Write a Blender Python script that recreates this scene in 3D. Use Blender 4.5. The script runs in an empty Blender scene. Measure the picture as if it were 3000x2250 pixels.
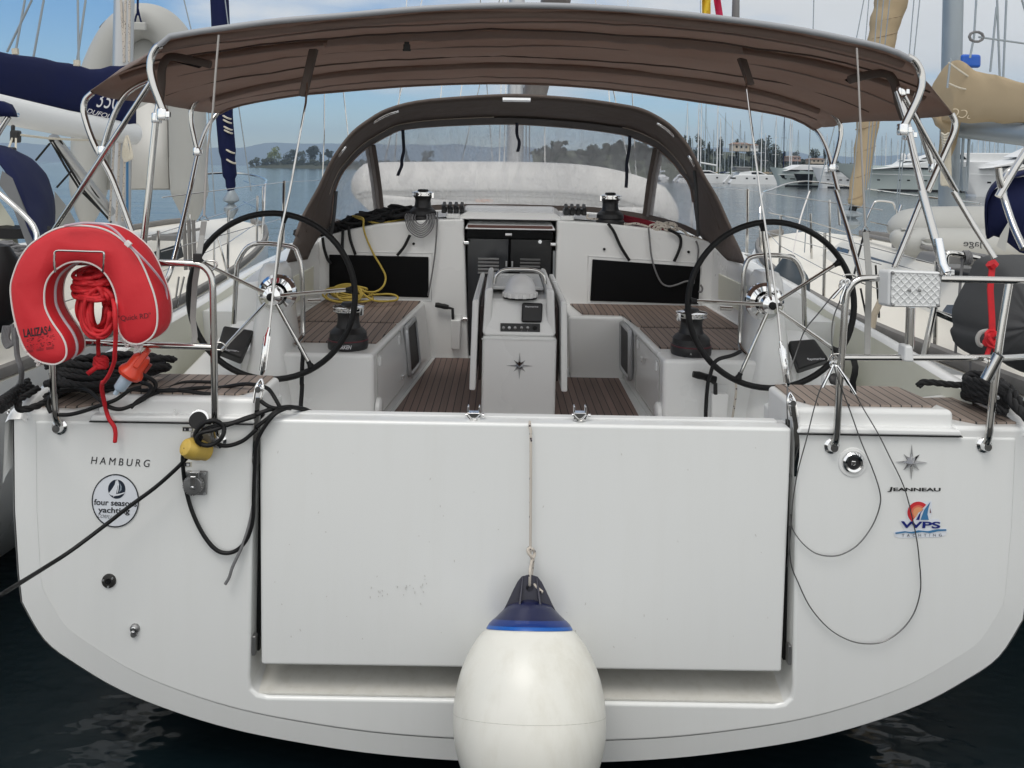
import bpy, math, random
from math import sin, cos, pi, radians
from mathutils import Vector, Matrix, noise
random.seed(7)
# ---------------------------------------------------------------- camera
S = bpy.context.scene
CX, CY, CZ, FP, ROLL = -0.105, -3.17, 2.4, 2400.0, radians(1.0)
cam = bpy.data.objects.new("camera", bpy.data.cameras.new("camera"))
S.collection.objects.link(cam); S.camera = cam
cam.location = (CX, CY, CZ); cam.rotation_euler = (radians(90), -ROLL, 0)
cam.data.sensor_width = 36; cam.data.lens = FP/3000*36
cam.data.shift_x = 26/3000; cam.data.shift_y = -628/3000
cam.data.clip_start = 0.05; cam.data.clip_end = 30000
# ---------------------------------------------------------------- sky and sun
SUN_EL, SUN_ROT = radians(62), radians(205)      # high, behind the camera, veiled by cloud
W = bpy.data.worlds.new("World"); S.world = W; W.use_nodes = True
nt = W.node_tree; N = nt.nodes; L = nt.links; N.clear()
wo = N.new('ShaderNodeOutputWorld'); bg = N.new('ShaderNodeBackground'); sky = N.new('ShaderNodeTexSky')
sky.sky_type = 'NISHITA'; sky.sun_disc = False; sky.sun_elevation = SUN_EL; sky.sun_rotation = SUN_ROT
sky.air_density = 1.0; sky.dust_density = 0.0; sky.ozone_density = 4.0
tc = N.new('ShaderNodeTexCoord'); sep = N.new('ShaderNodeSeparateXYZ'); L.new(tc.outputs['Generated'], sep.inputs[0])
def wmath(op, a, b=None, c=None, clamp=False):
    m = N.new('ShaderNodeMath'); m.operation = op; m.use_clamp = clamp
    for i, v in enumerate((a, b, c)):
        if v is None: continue
        if isinstance(v, (int, float)): m.inputs[i].default_value = v
        else: L.new(v, m.inputs[i])
    return m.outputs[0]
zc = wmath('MAXIMUM', sep.outputs[2], 0.0)
den = wmath('ADD', zc, 0.12)
comb = N.new('ShaderNodeCombineXYZ')
L.new(wmath('DIVIDE', sep.outputs[0], den), comb.inputs[0]); L.new(wmath('DIVIDE', sep.outputs[1], den), comb.inputs[1])
cn = N.new('ShaderNodeTexNoise'); L.new(comb.outputs[0], cn.inputs['Vector'])
comb.inputs[2].default_value = 9.1
cn.inputs['Scale'].default_value = 0.75; cn.inputs['Detail'].default_value = 7; cn.inputs['Roughness'].default_value = 0.5
# more cloud to the right and high up
bias = wmath('ADD', wmath('MULTIPLY', sep.outputs[0], 0.42), wmath('MULTIPLY', zc, 0.55))
cl = wmath('ADD', cn.outputs['Fac'], bias)
mr = N.new('ShaderNodeMapRange'); L.new(cl, mr.inputs[0])
for k, v in (('From Min', 0.50), ('From Max', 0.70)): mr.inputs[k].default_value = v
mr.interpolation_type = 'SMOOTHSTEP'
fade = wmath('MULTIPLY', mr.outputs[0], wmath('MULTIPLY', zc, 8.0, clamp=True), clamp=True)
behind = N.new('ShaderNodeMapRange'); behind.interpolation_type = 'SMOOTHSTEP'; L.new(sep.outputs[1], behind.inputs[0])
for k, v in (('From Min', 0.25), ('From Max', -0.45)): behind.inputs[k].default_value = v
cfac = wmath('MAXIMUM', wmath('MULTIPLY', fade, 0.97), wmath('MULTIPLY', behind.outputs[0], 0.9))
cbr = wmath('ADD', wmath('MULTIPLY', behind.outputs[0], 4.5), wmath('ADD', 8.6, wmath('MULTIPLY', cn.outputs['Fac'], 4.0)))
ccol = N.new('ShaderNodeCombineXYZ'); L.new(wmath('MULTIPLY', cbr, 1.0), ccol.inputs[0]); L.new(cbr, ccol.inputs[1]); L.new(wmath('MULTIPLY', cbr, .985), ccol.inputs[2])
mixc = N.new('ShaderNodeMix'); mixc.data_type = 'RGBA'
hs = N.new('ShaderNodeHueSaturation'); hs.inputs['Saturation'].default_value = 1.3; hs.inputs['Value'].default_value = 1.6; L.new(sky.outputs[0], hs.inputs['Color'])
L.new(cfac, mixc.inputs[0]); L.new(hs.outputs[0], mixc.inputs[6]); L.new(ccol.outputs[0], mixc.inputs[7])
L.new(mixc.outputs[2], bg.inputs[0]); bg.inputs[1].default_value = 0.068; L.new(bg.outputs[0], wo.inputs[0])
sl = bpy.data.lights.new("sun", 'SUN'); sl.energy = 1.0; sl.angle = radians(25); sl.color = (1, 0.96, 0.9)
sun = bpy.data.objects.new("sun", sl); S.collection.objects.link(sun)
sd = Vector((sin(SUN_ROT)*cos(SUN_EL), cos(SUN_ROT)*cos(SUN_EL), sin(SUN_EL)))
sun.rotation_euler = sd.to_track_quat('Z', 'Y').to_euler()
S.view_settings.view_transform = 'Standard'; S.view_settings.look = 'None'; S.view_settings.exposure = 0.17; S.view_settings.gamma = 1
try:
    S.cycles.use_denoising = True; S.cycles.max_bounces = 8; S.cycles.transparent_max_bounces = 16
except Exception: pass
# ---------------------------------------------------------------- measuring helpers
def U(px, py, Y):                                # point at distance Y seen at photo pixel
    d = Y-CY; x = (px-1474)/FP; y = (497-py)/FP
    return Vector(((x*cos(ROLL)-y*sin(ROLL))*d+CX, Y, (x*sin(ROLL)+y*cos(ROLL))*d+CZ))
TO = {'0': 0, '1': 750, '2': 1500, '3': 2250}; TY = {'t': 0, 'm': 560, 'l': 1100}
def TP(t, x, y): return (TO[t[1]]+x*.33906, TY[t[0]]+y*.33906)
def T(t, pts, Y):                                # tile-zoom points
    out = []
    for i, p in enumerate(pts):
        yy = p[2] if len(p) > 2 else Y
        out.append(U(*TP(t, p[0], p[1]), yy))
    return out
def PP(pts, Y): return [U(p[0], p[1], p[2] if len(p) > 2 else Y) for p in pts]
# ---------------------------------------------------------------- materials
MATS = {}
def mat(name, col, rough=.5, metal=0, coat=0, noise_s=0, noise_a=0, bump=0, bump_s=50, spec=.5, alpha=None, trans=0, sheen=0):
    m = bpy.data.materials.new(name); m.use_nodes = True; MATS[name] = m
    n = m.node_tree.nodes; l = m.node_tree.links; b = n['Principled BSDF']
    b.inputs['Base Color'].default_value = (*col, 1); b.inputs['Roughness'].default_value = rough
    b.inputs['Metallic'].default_value = metal; b.inputs['Coat Weight'].default_value = coat; b.inputs['Coat Roughness'].default_value = .12
    b.inputs['Specular IOR Level'].default_value = spec; b.inputs['Sheen Weight'].default_value = sheen
    if trans: b.inputs['Transmission Weight'].default_value = trans
    if noise_a or bump:
        co = n.new('ShaderNodeTexCoord')
    if noise_a:
        t = n.new('ShaderNodeTexNoise'); t.inputs['Scale'].default_value = noise_s; t.inputs['Detail'].default_value = 5
        l.new(co.outputs['Object'], t.inputs['Vector'])
        mx = n.new('ShaderNodeMix'); mx.data_type = 'RGBA'; l.new(t.outputs['Fac'], mx.inputs[0])
        mx.inputs[6].default_value = (*[max(0, c*(1-noise_a)) for c in col], 1); mx.inputs[7].default_value = (*[min(1, c*(1+noise_a)) for c in col], 1)
        l.new(mx.outputs[2], b.inputs['Base Color'])
        rr = n.new('ShaderNodeMapRange'); l.new(t.outputs['Fac'], rr.inputs[0])
        rr.inputs[3].default_value = max(.03, rough*.75); rr.inputs[4].default_value = min(1, rough*1.25); l.new(rr.outputs[0], b.inputs['Roughness'])
    if bump:
        t2 = n.new('ShaderNodeTexNoise'); t2.inputs['Scale'].default_value = bump_s; t2.inputs['Detail'].default_value = 4
        l.new(co.outputs['Object'], t2.inputs['Vector'])
        bp = n.new('ShaderNodeBump'); bp.inputs['Strength'].default_value = bump; bp.inputs['Distance'].default_value = .01
        l.new(t2.outputs['Fac'], bp.inputs['Height']); l.new(bp.outputs[0], b.inputs['Normal'])
    return m
gel = mat('gelcoat', (.80, .805, .795), .26, coat=.3, noise_s=1.1, noise_a=.014, bump=.02, bump_s=2.5)
gel2 = mat('nonslip_gelcoat', (.74, .75, .745), .6, noise_s=3, noise_a=.04)
cream = mat('cream_gelcoat', (.70, .70, .60), .45, noise_s=1.5, noise_a=.06)
grout = mat('dirty_gelcoat', (.70, .69, .645), .5, noise_s=6, noise_a=.10)
steel = mat('stainless', (.60, .59, .57), .08, metal=1)
chrome = mat('chrome', (.85, .85, .85), .05, metal=1)
alu = mat('aluminium', (.50, .51, .52), .35, metal=.6, noise_s=3, noise_a=.08)
greyal = mat('grey_anodised', (.30, .34, .37), .4, metal=.3, noise_s=3, noise_a=.06)
whitept = mat('white_paint', (.72, .73, .73), .4, noise_s=2, noise_a=.05)
rubber = mat('black_rubber', (.008, .008, .0085), .5, spec=.3, noise_s=20, noise_a=.2)
blackpl = mat('black_plastic', (.013, .013, .014), .45, noise_s=8, noise_a=.2)
darkwin = mat('tinted_acrylic', (.004, .004, .0045), .35, spec=.12)
brown = mat('taupe_canvas', (.24, .178, .150), .85, noise_s=5, noise_a=.16, bump=1.0, bump_s=6, sheen=.2)
dbrown = mat('dark_canvas', (.098, .077, .067), .85, noise_s=5, noise_a=.16, bump=.8, bump_s=12)
navy = mat('navy_canvas', (.007, .011, .050), .85, noise_s=3, noise_a=.25, bump=.5, bump_s=5, spec=.2)
beige = mat('beige_canvas', (.46, .36, .23), .85, noise_s=2.5, noise_a=.10, bump=.5, bump_s=5)
greycv = mat('charcoal_canvas', (.055, .057, .06), .85, noise_s=3, noise_a=.2, bump=.5, bump_s=6)
red = mat('red_canvas', (.62, .020, .030), .6, noise_s=3, noise_a=.10, bump=.7, bump_s=7)
redrope = mat('red_rope', (.56, .012, .02), .7, noise_s=60, noise_a=.25)
orange = mat('orange_plastic', (.75, .06, .025), .3)
piping = mat('white_piping', (.75, .72, .70), .6)
yellowrope = mat('yellow_rope', (.46, .34, .07), .8, noise_s=70, noise_a=.25)
yellowpl = mat('yellow_rubber', (.58, .40, .08), .5, noise_s=18, noise_a=.3)
greyrope = mat('grey_rope', (.17, .17, .175), .8, noise_s=90, noise_a=.35)
webbing = mat('grey_webbing', (.30, .30, .29), .8, noise_s=60, noise_a=.1)
whiterope = mat('white_rope', (.58, .54, .45), .8, noise_s=90, noise_a=.25)
blackrope = mat('black_rope', (.010, .010, .011), .85, noise_s=60, noise_a=.4)
hypalon = mat('grey_hypalon', (.42, .42, .40), .55, noise_s=2, noise_a=.06, bump=.15, bump_s=4)
hypdark = mat('dark_grey_hypalon', (.16, .16, .16), .6)
whyp = mat('white_hypalon', (.66, .65, .62), .5, noise_s=2, noise_a=.05, bump=.15, bump_s=4)
fendw = mat('fender_vinyl', (.78, .77, .71), .36, noise_s=4, noise_a=.11, bump=.03, bump_s=14)
fendb = mat('fender_blue', (.005, .009, .055), .3, noise_s=5, noise_a=.3); fendm = mat('fender_half_lit_blue', (.005, .03, .18), .3); fendl = mat('fender_lit_blue', (.004, .10, .42), .3)  # three blues put the light gradient of the collar into its colour
emblem = mat('emblem_chrome', (.48, .48, .49), .10, metal=1); darkletter = mat('dark_chrome_letter', (.09, .09, .09), .25, metal=.7)
fendk = mat('fender_eye', (.012, .012, .028), .35)
sockg = mat('cast_metal', (.30, .30, .30), .38, metal=.8, noise_s=25, noise_a=.35)
ink = mat('black_ink', (.012, .013, .018), .5); inkblue = mat('blue_ink', (.006, .015, .17), .45); inklb = mat('light_blue_ink', (.05, .19, .38), .45)
inkred = mat('red_ink', (.60, .03, .04), .45); inkor = mat('orange_ink', (.75, .33, .16), .45); inkdr = mat('faded_black_ink', (.10, .012, .018), .6)
stickw = mat('sticker_white', (.74, .77, .82), .35); lettw = mat('white_lettering', (.6, .6, .62), .6)
bluepl = mat('blue_plastic', (.02, .12, .55), .3)
flagy = mat('yellow_cloth', (.75, .50, .03), .8); flagr = mat('magenta_cloth', (.55, .02, .09), .8)
tgrey = mat('weathered_teak', (.22, .21, .20), .75, noise_s=14, noise_a=.25)
yacgel = mat('pale_green_hull', (.42, .48, .47), .35)
stone = mat('quay_stone', (.24, .23, .21), .85, noise_s=2, noise_a=.3, bump=.5, bump_s=8)
plaster = mat('house_plaster', (.50, .43, .34), .9, noise_s=1, noise_a=.15); plaster2 = mat('pink_plaster', (.42, .27, .22), .9); tile = mat('roof_tile', (.24, .15, .11), .9, noise_s=2, noise_a=.3)
bark = mat('bark', (.08, .06, .045), .9)
def leafmat(name, c):
    m = mat(name, c, .8, noise_s=.35, noise_a=.55); return m
leafd = leafmat('dark_foliage', (.020, .030, .018)); leafm = leafmat('olive_foliage', (.045, .055, .030)); leafl = leafmat('bright_foliage', (.15, .18, .06))
def streaky(m, amt, sc):                          # faint run marks and dulled patches on the mouldings
    n = m.node_tree.nodes; l = m.node_tree.links; b = n['Principled BSDF']; src = b.inputs['Base Color'].links[0].from_socket
    co = n.new('ShaderNodeTexCoord'); mp = n.new('ShaderNodeMapping'); mp.inputs['Scale'].default_value = sc; l.new(co.outputs['Object'], mp.inputs[0])
    t = n.new('ShaderNodeTexNoise'); t.inputs['Scale'].default_value = 1; t.inputs['Detail'].default_value = 7; t.inputs['Roughness'].default_value = .65; l.new(mp.outputs[0], t.inputs['Vector'])
    r = n.new('ShaderNodeMapRange'); l.new(t.outputs['Fac'], r.inputs[0]); r.inputs[1].default_value = .48; r.inputs[2].default_value = .78; r.inputs[3].default_value = 0; r.inputs[4].default_value = amt
    x = n.new('ShaderNodeMix'); x.data_type = 'RGBA'; x.blend_type = 'MULTIPLY'; l.new(r.outputs[0], x.inputs[0]); l.new(src, x.inputs[6]); x.inputs[7].default_value = (.62, .58, .48, 1); l.new(x.outputs[2], b.inputs['Base Color'])
gelt = mat('transom_gelcoat', (.80, .81, .80), .24, coat=.35, noise_s=1.1, noise_a=.014, bump=.025, bump_s=2.2); streaky(gelt, .05, (16, 3, 1.3)); streaky(fendw, .35, (9, 9, 2.2)); streaky(cream, .2, (7, 2, 2)); streaky(grout, .3, (22, 22, 8))
deckc = mat('warm_white_deck', (.80, .765, .69), .45, noise_s=2, noise_a=.05)
def glow(m, col, f):                             # thin cloth lets daylight through
    n = m.node_tree.nodes; l = m.node_tree.links; o = [q for q in n if q.type == 'OUTPUT_MATERIAL'][0]; p = n['Principled BSDF']
    t = n.new('ShaderNodeBsdfTranslucent'); t.inputs[0].default_value = (*col, 1); x = n.new('ShaderNodeMixShader'); x.inputs[0].default_value = f
    l.new(p.outputs[0], x.inputs[1]); l.new(t.outputs[0], x.inputs[2]); l.new(x.outputs[0], o.inputs[0])
glow(brown, (.66, .48, .40), .28); glow(beige, (.7, .55, .35), .15)
def cordmat():
    m = mat('flecked_rope', (.55, .50, .44), .8); n = m.node_tree.nodes; l = m.node_tree.links
    t = n.new('ShaderNodeTexVoronoi'); t.inputs['Scale'].default_value = 55; co = n.new('ShaderNodeTexCoord'); l.new(co.outputs['Object'], t.inputs['Vector'])
    r = n.new('ShaderNodeValToRGB'); r.color_ramp.elements[0].position = .22; r.color_ramp.elements[0].color = (.03, .02, .03, 1); r.color_ramp.elements[1].position = .26; r.color_ramp.elements[1].color = (.55, .50, .44, 1)
    l.new(t.outputs['Distance'], r.inputs[0]); l.new(r.outputs[0], n['Principled BSDF'].inputs['Base Color']); return m
fleck = cordmat()
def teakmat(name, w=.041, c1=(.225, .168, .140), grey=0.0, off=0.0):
    m = bpy.data.materials.new(name); m.use_nodes = True; n = m.node_tree.nodes; l = m.node_tree.links; b = n['Principled BSDF']
    co = n.new('ShaderNodeTexCoord'); s = n.new('ShaderNodeSeparateXYZ'); l.new(co.outputs['Object'], s.inputs[0])
    def M(op, a, bb=None):
        q = n.new('ShaderNodeMath'); q.operation = op
        for i, v in enumerate((a, bb)):
            if v is None: continue
            if isinstance(v, (int, float)): q.inputs[i].default_value = v
            else: l.new(v, q.inputs[i])
        return q.outputs[0]
    u = M('ADD', M('DIVIDE', s.outputs[0], w), 100+off); fr = M('FRACT', u); fl = M('FLOOR', u)
    seam = M('LESS_THAN', fr, .12)
    wn = n.new('ShaderNodeTexWhiteNoise'); wn.noise_dimensions = '1D'; l.new(fl, wn.inputs['W'])
    mp = n.new('ShaderNodeMapping'); mp.inputs['Scale'].default_value = (90, 5, 30); l.new(co.outputs['Object'], mp.inputs[0])
    g = n.new('ShaderNodeTexNoise'); g.inputs['Scale'].default_value = 1; g.inputs['Detail'].default_value = 6; l.new(mp.outputs[0], g.inputs['Vector'])
    val = M('ADD', M('MULTIPLY', wn.outputs['Value'], .45), M('MULTIPLY', g.outputs['Fac'], .75))
    mx = n.new('ShaderNodeMix'); mx.data_type = 'RGBA'; l.new(val, mx.inputs[0])
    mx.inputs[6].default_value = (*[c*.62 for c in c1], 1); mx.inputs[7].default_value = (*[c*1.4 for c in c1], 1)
    m2 = n.new('ShaderNodeMix'); m2.data_type = 'RGBA'; l.new(seam, m2.inputs[0]); l.new(mx.outputs[2], m2.inputs[6]); m2.inputs[7].default_value = (.008, .008, .009, 1)
    l.new(m2.outputs[2], b.inputs['Base Color']); b.inputs['Roughness'].default_value = .62
    bp = n.new('ShaderNodeBump'); bp.inputs['Strength'].default_value = .3; bp.inputs['Distance'].default_value = .002
    l.new(M('SUBTRACT', g.outputs['Fac'], seam), bp.inputs['Height']); l.new(bp.outputs[0], b.inputs['Normal'])
    return m
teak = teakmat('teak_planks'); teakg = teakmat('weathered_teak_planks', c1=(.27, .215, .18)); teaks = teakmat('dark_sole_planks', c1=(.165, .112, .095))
def vinylmat():
    m = bpy.data.materials.new('clear_vinyl'); m.use_nodes = True; n = m.node_tree.nodes; l = m.node_tree.links; n.clear()
    o = n.new('ShaderNodeOutputMaterial'); t = n.new('ShaderNodeBsdfTransparent'); d = n.new('ShaderNodeBsdfPrincipled'); mx = n.new('ShaderNodeMixShader')
    d.inputs['Base Color'].default_value = (.80, .80, .82, 1); d.inputs['Roughness'].default_value = .16
    d.inputs['Transmission Weight'].default_value = 0
    t.inputs[0].default_value = (.93, .93, .95, 1)
    co = n.new('ShaderNodeTexCoord'); mp = n.new('ShaderNodeMapping'); mp.inputs['Rotation'].default_value = (0, .5, 0); mp.inputs['Scale'].default_value = (5, 2, 1.6); l.new(co.outputs['Object'], mp.inputs[0])
    w = n.new('ShaderNodeTexNoise'); w.inputs['Scale'].default_value = 2.2; w.inputs['Detail'].default_value = 6; w.inputs['Distortion'].default_value = 1.2; l.new(mp.outputs[0], w.inputs['Vector'])
    bp = n.new('ShaderNodeBump'); bp.inputs['Strength'].default_value = .3; bp.inputs['Distance'].default_value = .02; l.new(w.outputs['Fac'], bp.inputs['Height']); l.new(bp.outputs[0], d.inputs['Normal'])
    r = n.new('ShaderNodeMapRange'); l.new(w.outputs['Fac'], r.inputs[0]); r.inputs[1].default_value = .35; r.inputs[2].default_value = .7; r.inputs[3].default_value = .30; r.inputs[4].default_value = .50
    l.new(r.outputs[0], mx.inputs[0]); l.new(t.outputs[0], mx.inputs[1]); l.new(d.outputs[0], mx.inputs[2]); l.new(mx.outputs[0], o.inputs[0]); return m
vinyl = vinylmat()
def watermat():
    m = bpy.data.materials.new('sea_water'); m.use_nodes = True; n = m.node_tree.nodes; l = m.node_tree.links; b = n['Principled BSDF']
    b.inputs['Base Color'].default_value = (.004, .010, .013, 1); b.inputs['Roughness'].default_value = .08; b.inputs['IOR'].default_value = 1.333
    co = n.new('ShaderNodeTexCoord'); mp = n.new('ShaderNodeMapping'); mp.inputs['Scale'].default_value = (.55, 1.0, 1); mp.inputs['Rotation'].default_value = (0, 0, .15); l.new(co.outputs['Object'], mp.inputs[0])
    a = n.new('ShaderNodeTexNoise'); a.inputs['Scale'].default_value = 1.6; a.inputs['Detail'].default_value = 4; a.inputs['Roughness'].default_value = .6; l.new(mp.outputs[0], a.inputs['Vector'])
    c = n.new('ShaderNodeTexNoise'); c.inputs['Scale'].default_value = .16; c.inputs['Detail'].default_value = 5; l.new(mp.outputs[0], c.inputs['Vector'])
    s = n.new('ShaderNodeMath'); s.operation = 'MULTIPLY_ADD'; l.new(c.outputs['Fac'], s.inputs[0]); s.inputs[1].default_value = 3.0; l.new(a.outputs['Fac'], s.inputs[2])
    bp = n.new('ShaderNodeBump'); bp.inputs['Strength'].default_value = .5; bp.inputs['Distance'].default_value = .09; l.new(s.outputs[0], bp.inputs['Height']); l.new(bp.outputs[0], b.inputs['Normal'])
    return m
water_m = watermat()
# ---------------------------------------------------------------- mesh helpers
COL = S.collection
def cr(pts, k=6, closed=False):                  # Catmull-Rom
    pts = [Vector(p) for p in pts]; n = len(pts)
    if n < 3: return pts
    out = []
    for i in range(n if closed else n-1):
        if closed: a, b, c, d = pts[(i-1) % n], pts[i], pts[(i+1) % n], pts[(i+2) % n]
        else: a, b, c, d = pts[max(i-1, 0)], pts[i], pts[i+1], pts[min(i+2, n-1)]
        for j in range(k):
            t = j/k; out.append(.5*((2*b)+(c-a)*t+(2*a-5*b+4*c-d)*t*t+(3*b-a-3*c+d)*t**3))
    if not closed: out.append(pts[-1])
    return out
class MB:
    def __init__(s): s.v = []; s.f = []
    def add(s, v, f):
        o = len(s.v); s.v += [Vector(p) for p in v]; s.f += [tuple(i+o for i in q) for q in f]; return s
    def xf(s, M, c=(0, 0, 0)):
        s.v = [M @ p+Vector(c) for p in s.v]; return s
    def box(s, c, d, M=None):
        x, y, z = (q/2 for q in d); v = [Vector((i*x, j*y, k*z)) for i in (-1, 1) for j in (-1, 1) for k in (-1, 1)]
        if M: v = [M @ p for p in v]
        c = Vector(c); return s.add([p+c for p in v], [(0, 1, 3, 2), (4, 6, 7, 5), (0, 4, 5, 1), (2, 3, 7, 6), (0, 2, 6, 4), (1, 5, 7, 3)])
    def hexa(s, a, b):                           # two quads (each 4 pts, same order)
        return s.add(list(a)+list(b), [(3, 2, 1, 0), (4, 5, 6, 7), (0, 1, 5, 4), (1, 2, 6, 5), (2, 3, 7, 6), (3, 0, 4, 7)])
    def prism(s, poly, y0, y1):                  # poly in (x, z)
        n = len(poly); v = [(p[0], y0, p[1]) for p in poly]+[(p[0], y1, p[1]) for p in poly]
        return s.add(v, [tuple(range(n)), tuple(range(2*n-1, n-1, -1))]+[(i, i+n, (i+1) % n+n, (i+1) % n) for i in range(n)])
    def vprism(s, poly, z0, z1):                 # poly in (x, y)
        n = len(poly); v = [(p[0], p[1], z0) for p in poly]+[(p[0], p[1], z1) for p in poly]
        return s.add(v, [tuple(range(n-1, -1, -1)), tuple(range(n, 2*n))]+[(i, (i+1) % n, (i+1) % n+n, i+n) for i in range(n)])
    def grid(s, rows, close_u=False):
        m = len(rows[0]); v = [p for r in rows for p in r]; f = []
        for i in range(len(rows)-1):
            for j in range(m if close_u else m-1):
                a = i*m+j; b = i*m+(j+1) % m; f.append((a, b, b+m, a+m))
        return s.add(v, f)
    def tube(s, pts, r, n=8, closed=False, flat=1.0):
        pts = [Vector(p) for p in pts]; q = [pts[0]]
        for p in pts[1:]:
            if (p-q[-1]).length > 1e-5: q.append(p)
        pts = q; m = len(pts)
        if m < 2: return s
        rs = r if isinstance(r, (list, tuple)) else [r]*m
        if len(rs) != m: rs = [rs[min(len(rs)-1, int(i*len(rs)/m))] for i in range(m)]
        up = None; rows = []
        for i in range(m):
            if closed: t = (pts[(i+1) % m]-pts[i-1])
            else: t = pts[min(i+1, m-1)]-pts[max(i-1, 0)]
            if t.length < 1e-9: t = Vector((0, 0, 1))
            t.normalize()
            if up is None:
                up = Vector((0, 0, 1)) if abs(t.z) < .9 else Vector((0, 1, 0))
            up = (up-t*up.dot(t))
            if up.length < 1e-6: up = t.orthogonal()
            up.normalize(); sd_ = t.cross(up)
            rows.append([pts[i]+(up*cos(a)*flat+sd_*sin(a))*rs[i] for a in (2*pi*k/n for k in range(n))])
        if closed: rows.append(rows[0])
        o = len(s.v); s.grid(rows, True)
        if not closed: s.f.append(tuple(o+k for k in range(n-1, -1, -1))); s.f.append(tuple(o+(m-1)*n+k for k in range(n)))
        return s
    def lathe(s, prof, c, M=None, n=24):         # prof (r, z)
        rows = [[Vector((r*cos(a), r*sin(a), z)) for a in (2*pi*k/n for k in range(n))] for r, z in prof]
        c = Vector(c); rows = [[(M @ p if M else p)+c for p in row] for row in rows]
        o = len(s.v); s.grid(rows, True); m = len(prof)
        s.f.append(tuple(o+k for k in range(n-1, -1, -1))); s.f.append(tuple(o+(m-1)*n+k for k in range(n))); return s
    def strip(s, pts, w, side, th=.003):         # flat ribbon, side = width direction
        side = Vector(side).normalized(); pts = [Vector(p) for p in pts]; rows = []
        for i, p in enumerate(pts):
            t = (pts[min(i+1, len(pts)-1)]-pts[max(i-1, 0)]).normalized(); nn = t.cross(side).normalized()
            a = side*w/2; b = nn*th/2; rows.append([p-a-b, p+a-b, p+a+b, p-a+b])
        o = len(s.v); s.grid(rows, True); m = len(pts); s.f += [(o+3, o+2, o+1, o), tuple(o+(m-1)*4+k for k in range(4))]; return s
    def build(s, name, m, parent=None, smooth=True, bevel=0, seg=3, sharp=.6, loc=None, wn=True):
        me = bpy.data.meshes.new(name); o = bpy.data.objects.new(name, me); COL.objects.link(o)
        base = Vector(loc) if loc is not None else Vector((0, 0, 0))
        q = parent
        off = base.copy()
        while q is not None: off += q.location; q = q.parent
        me.from_pydata([tuple(p-off) for p in s.v], [], s.f); me.validate(); me.update()
        import bmesh
        bm = bmesh.new(); bm.from_mesh(me); bmesh.ops.recalc_face_normals(bm, faces=bm.faces); bm.to_mesh(me); bm.free()
        if smooth:
            me.polygons.foreach_set('use_smooth', [True]*len(me.polygons)); me.set_sharp_from_angle(angle=sharp)
        if m: me.materials.append(m)
        o.location = base
        if parent: o.parent = parent
        if bevel:
            b = o.modifiers.new('bevel', 'BEVEL'); b.width = bevel; b.segments = seg; b.limit_method = 'ANGLE'; b.angle_limit = radians(35); b.harden_normals = True
        return o
def tag(o, label=None, cat=None, group=None, kind=None):
    if label: o['label'] = label
    if cat: o['category'] = cat
    if group: o['group'] = group
    if kind: o['kind'] = kind
    return o
def empty(name, loc=(0, 0, 0), label=None, cat=None, group=None):
    o = bpy.data.objects.new(name, None); COL.objects.link(o); o.location = loc; o.empty_display_size = .2; return tag(o, label, cat, group)
def copy_tree(o, parent=None):
    c = o.copy(); COL.objects.link(c); c.parent = parent
    for ch in list(o.children): copy_tree(ch, c)
    return c
def tb(name, pts, r, m, parent=None, k=6, n=8, closed=False): return MB().tube(cr(pts, k, closed) if k else pts, r, n, closed).build(name, m, parent, sharp=1.2)
def text(name, s, center, h, m, parent, shear=0, bold=0, rot=0, ext=.0006, width=None, nrm=None, sp=1.0, flip=False):
    cu = bpy.data.curves.new('t', 'FONT'); cu.body = s; cu.size = 1; cu.shear = shear; cu.offset = bold; cu.space_character = sp
    to = bpy.data.objects.new('t', cu); COL.objects.link(to); bpy.context.view_layer.update()
    me = bpy.data.meshes.new_from_object(to.evaluated_get(bpy.context.evaluated_depsgraph_get()))
    bpy.data.objects.remove(to); xs = [v.co.x for v in me.vertices]; ys = [v.co.y for v in me.vertices]
    w = max(xs)-min(xs); hh = max(ys)-min(ys); sy = h/hh; sx = sy if width is None else width/w
    mx, my = (max(xs)+min(xs))/2, (max(ys)+min(ys))/2
    # local x -> X axis, local y -> up axis of the carrying face
    nrm = Vector(nrm or (0, -1, 0)).normalized(); up = Vector((0, 0, 1)); up = (up-nrm*up.dot(nrm)).normalized(); xa = up.cross(nrm)
    R = Matrix.Rotation(rot, 3, nrm); up = R @ up; xa = R @ xa
    if flip: xa = -xa
    b = MB(); c = Vector(center)
    vs = [c+xa*((v.co.x-mx)*sx)+up*((v.co.y-my)*sy)+nrm*ext for v in me.vertices]
    b.add(vs, [tuple(p.vertices) for p in me.polygons]); bpy.data.meshes.remove(me)
    return b.build(name, m, parent, smooth=False)
def disc(c, rx, rz, nrm=(0, -1, 0), n=40, th=.001, r0=0, rot=0):
    b = MB(); nrm = Vector(nrm).normalized(); up = Vector((0, 0, 1)); up = (up-nrm*up.dot(nrm)).normalized(); xa = up.cross(nrm); c = Vector(c)
    P_ = lambda k, f, h: c+xa*cos(2*pi*k/n)*rx*f+up*sin(2*pi*k/n)*rz*f+nrm*h
    if r0: b.grid([[P_(k, r0, 0) for k in range(n)], [P_(k, r0, th) for k in range(n)], [P_(k, 1, th) for k in range(n)], [P_(k, 1, 0) for k in range(n)]], True)
    else: b.grid([[P_(k, 1, 0) for k in range(n)], [P_(k, 1, th) for k in range(n)]], True); b.f.append(tuple(len(b.v)-n+k for k in range(n)))
    return b
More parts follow.
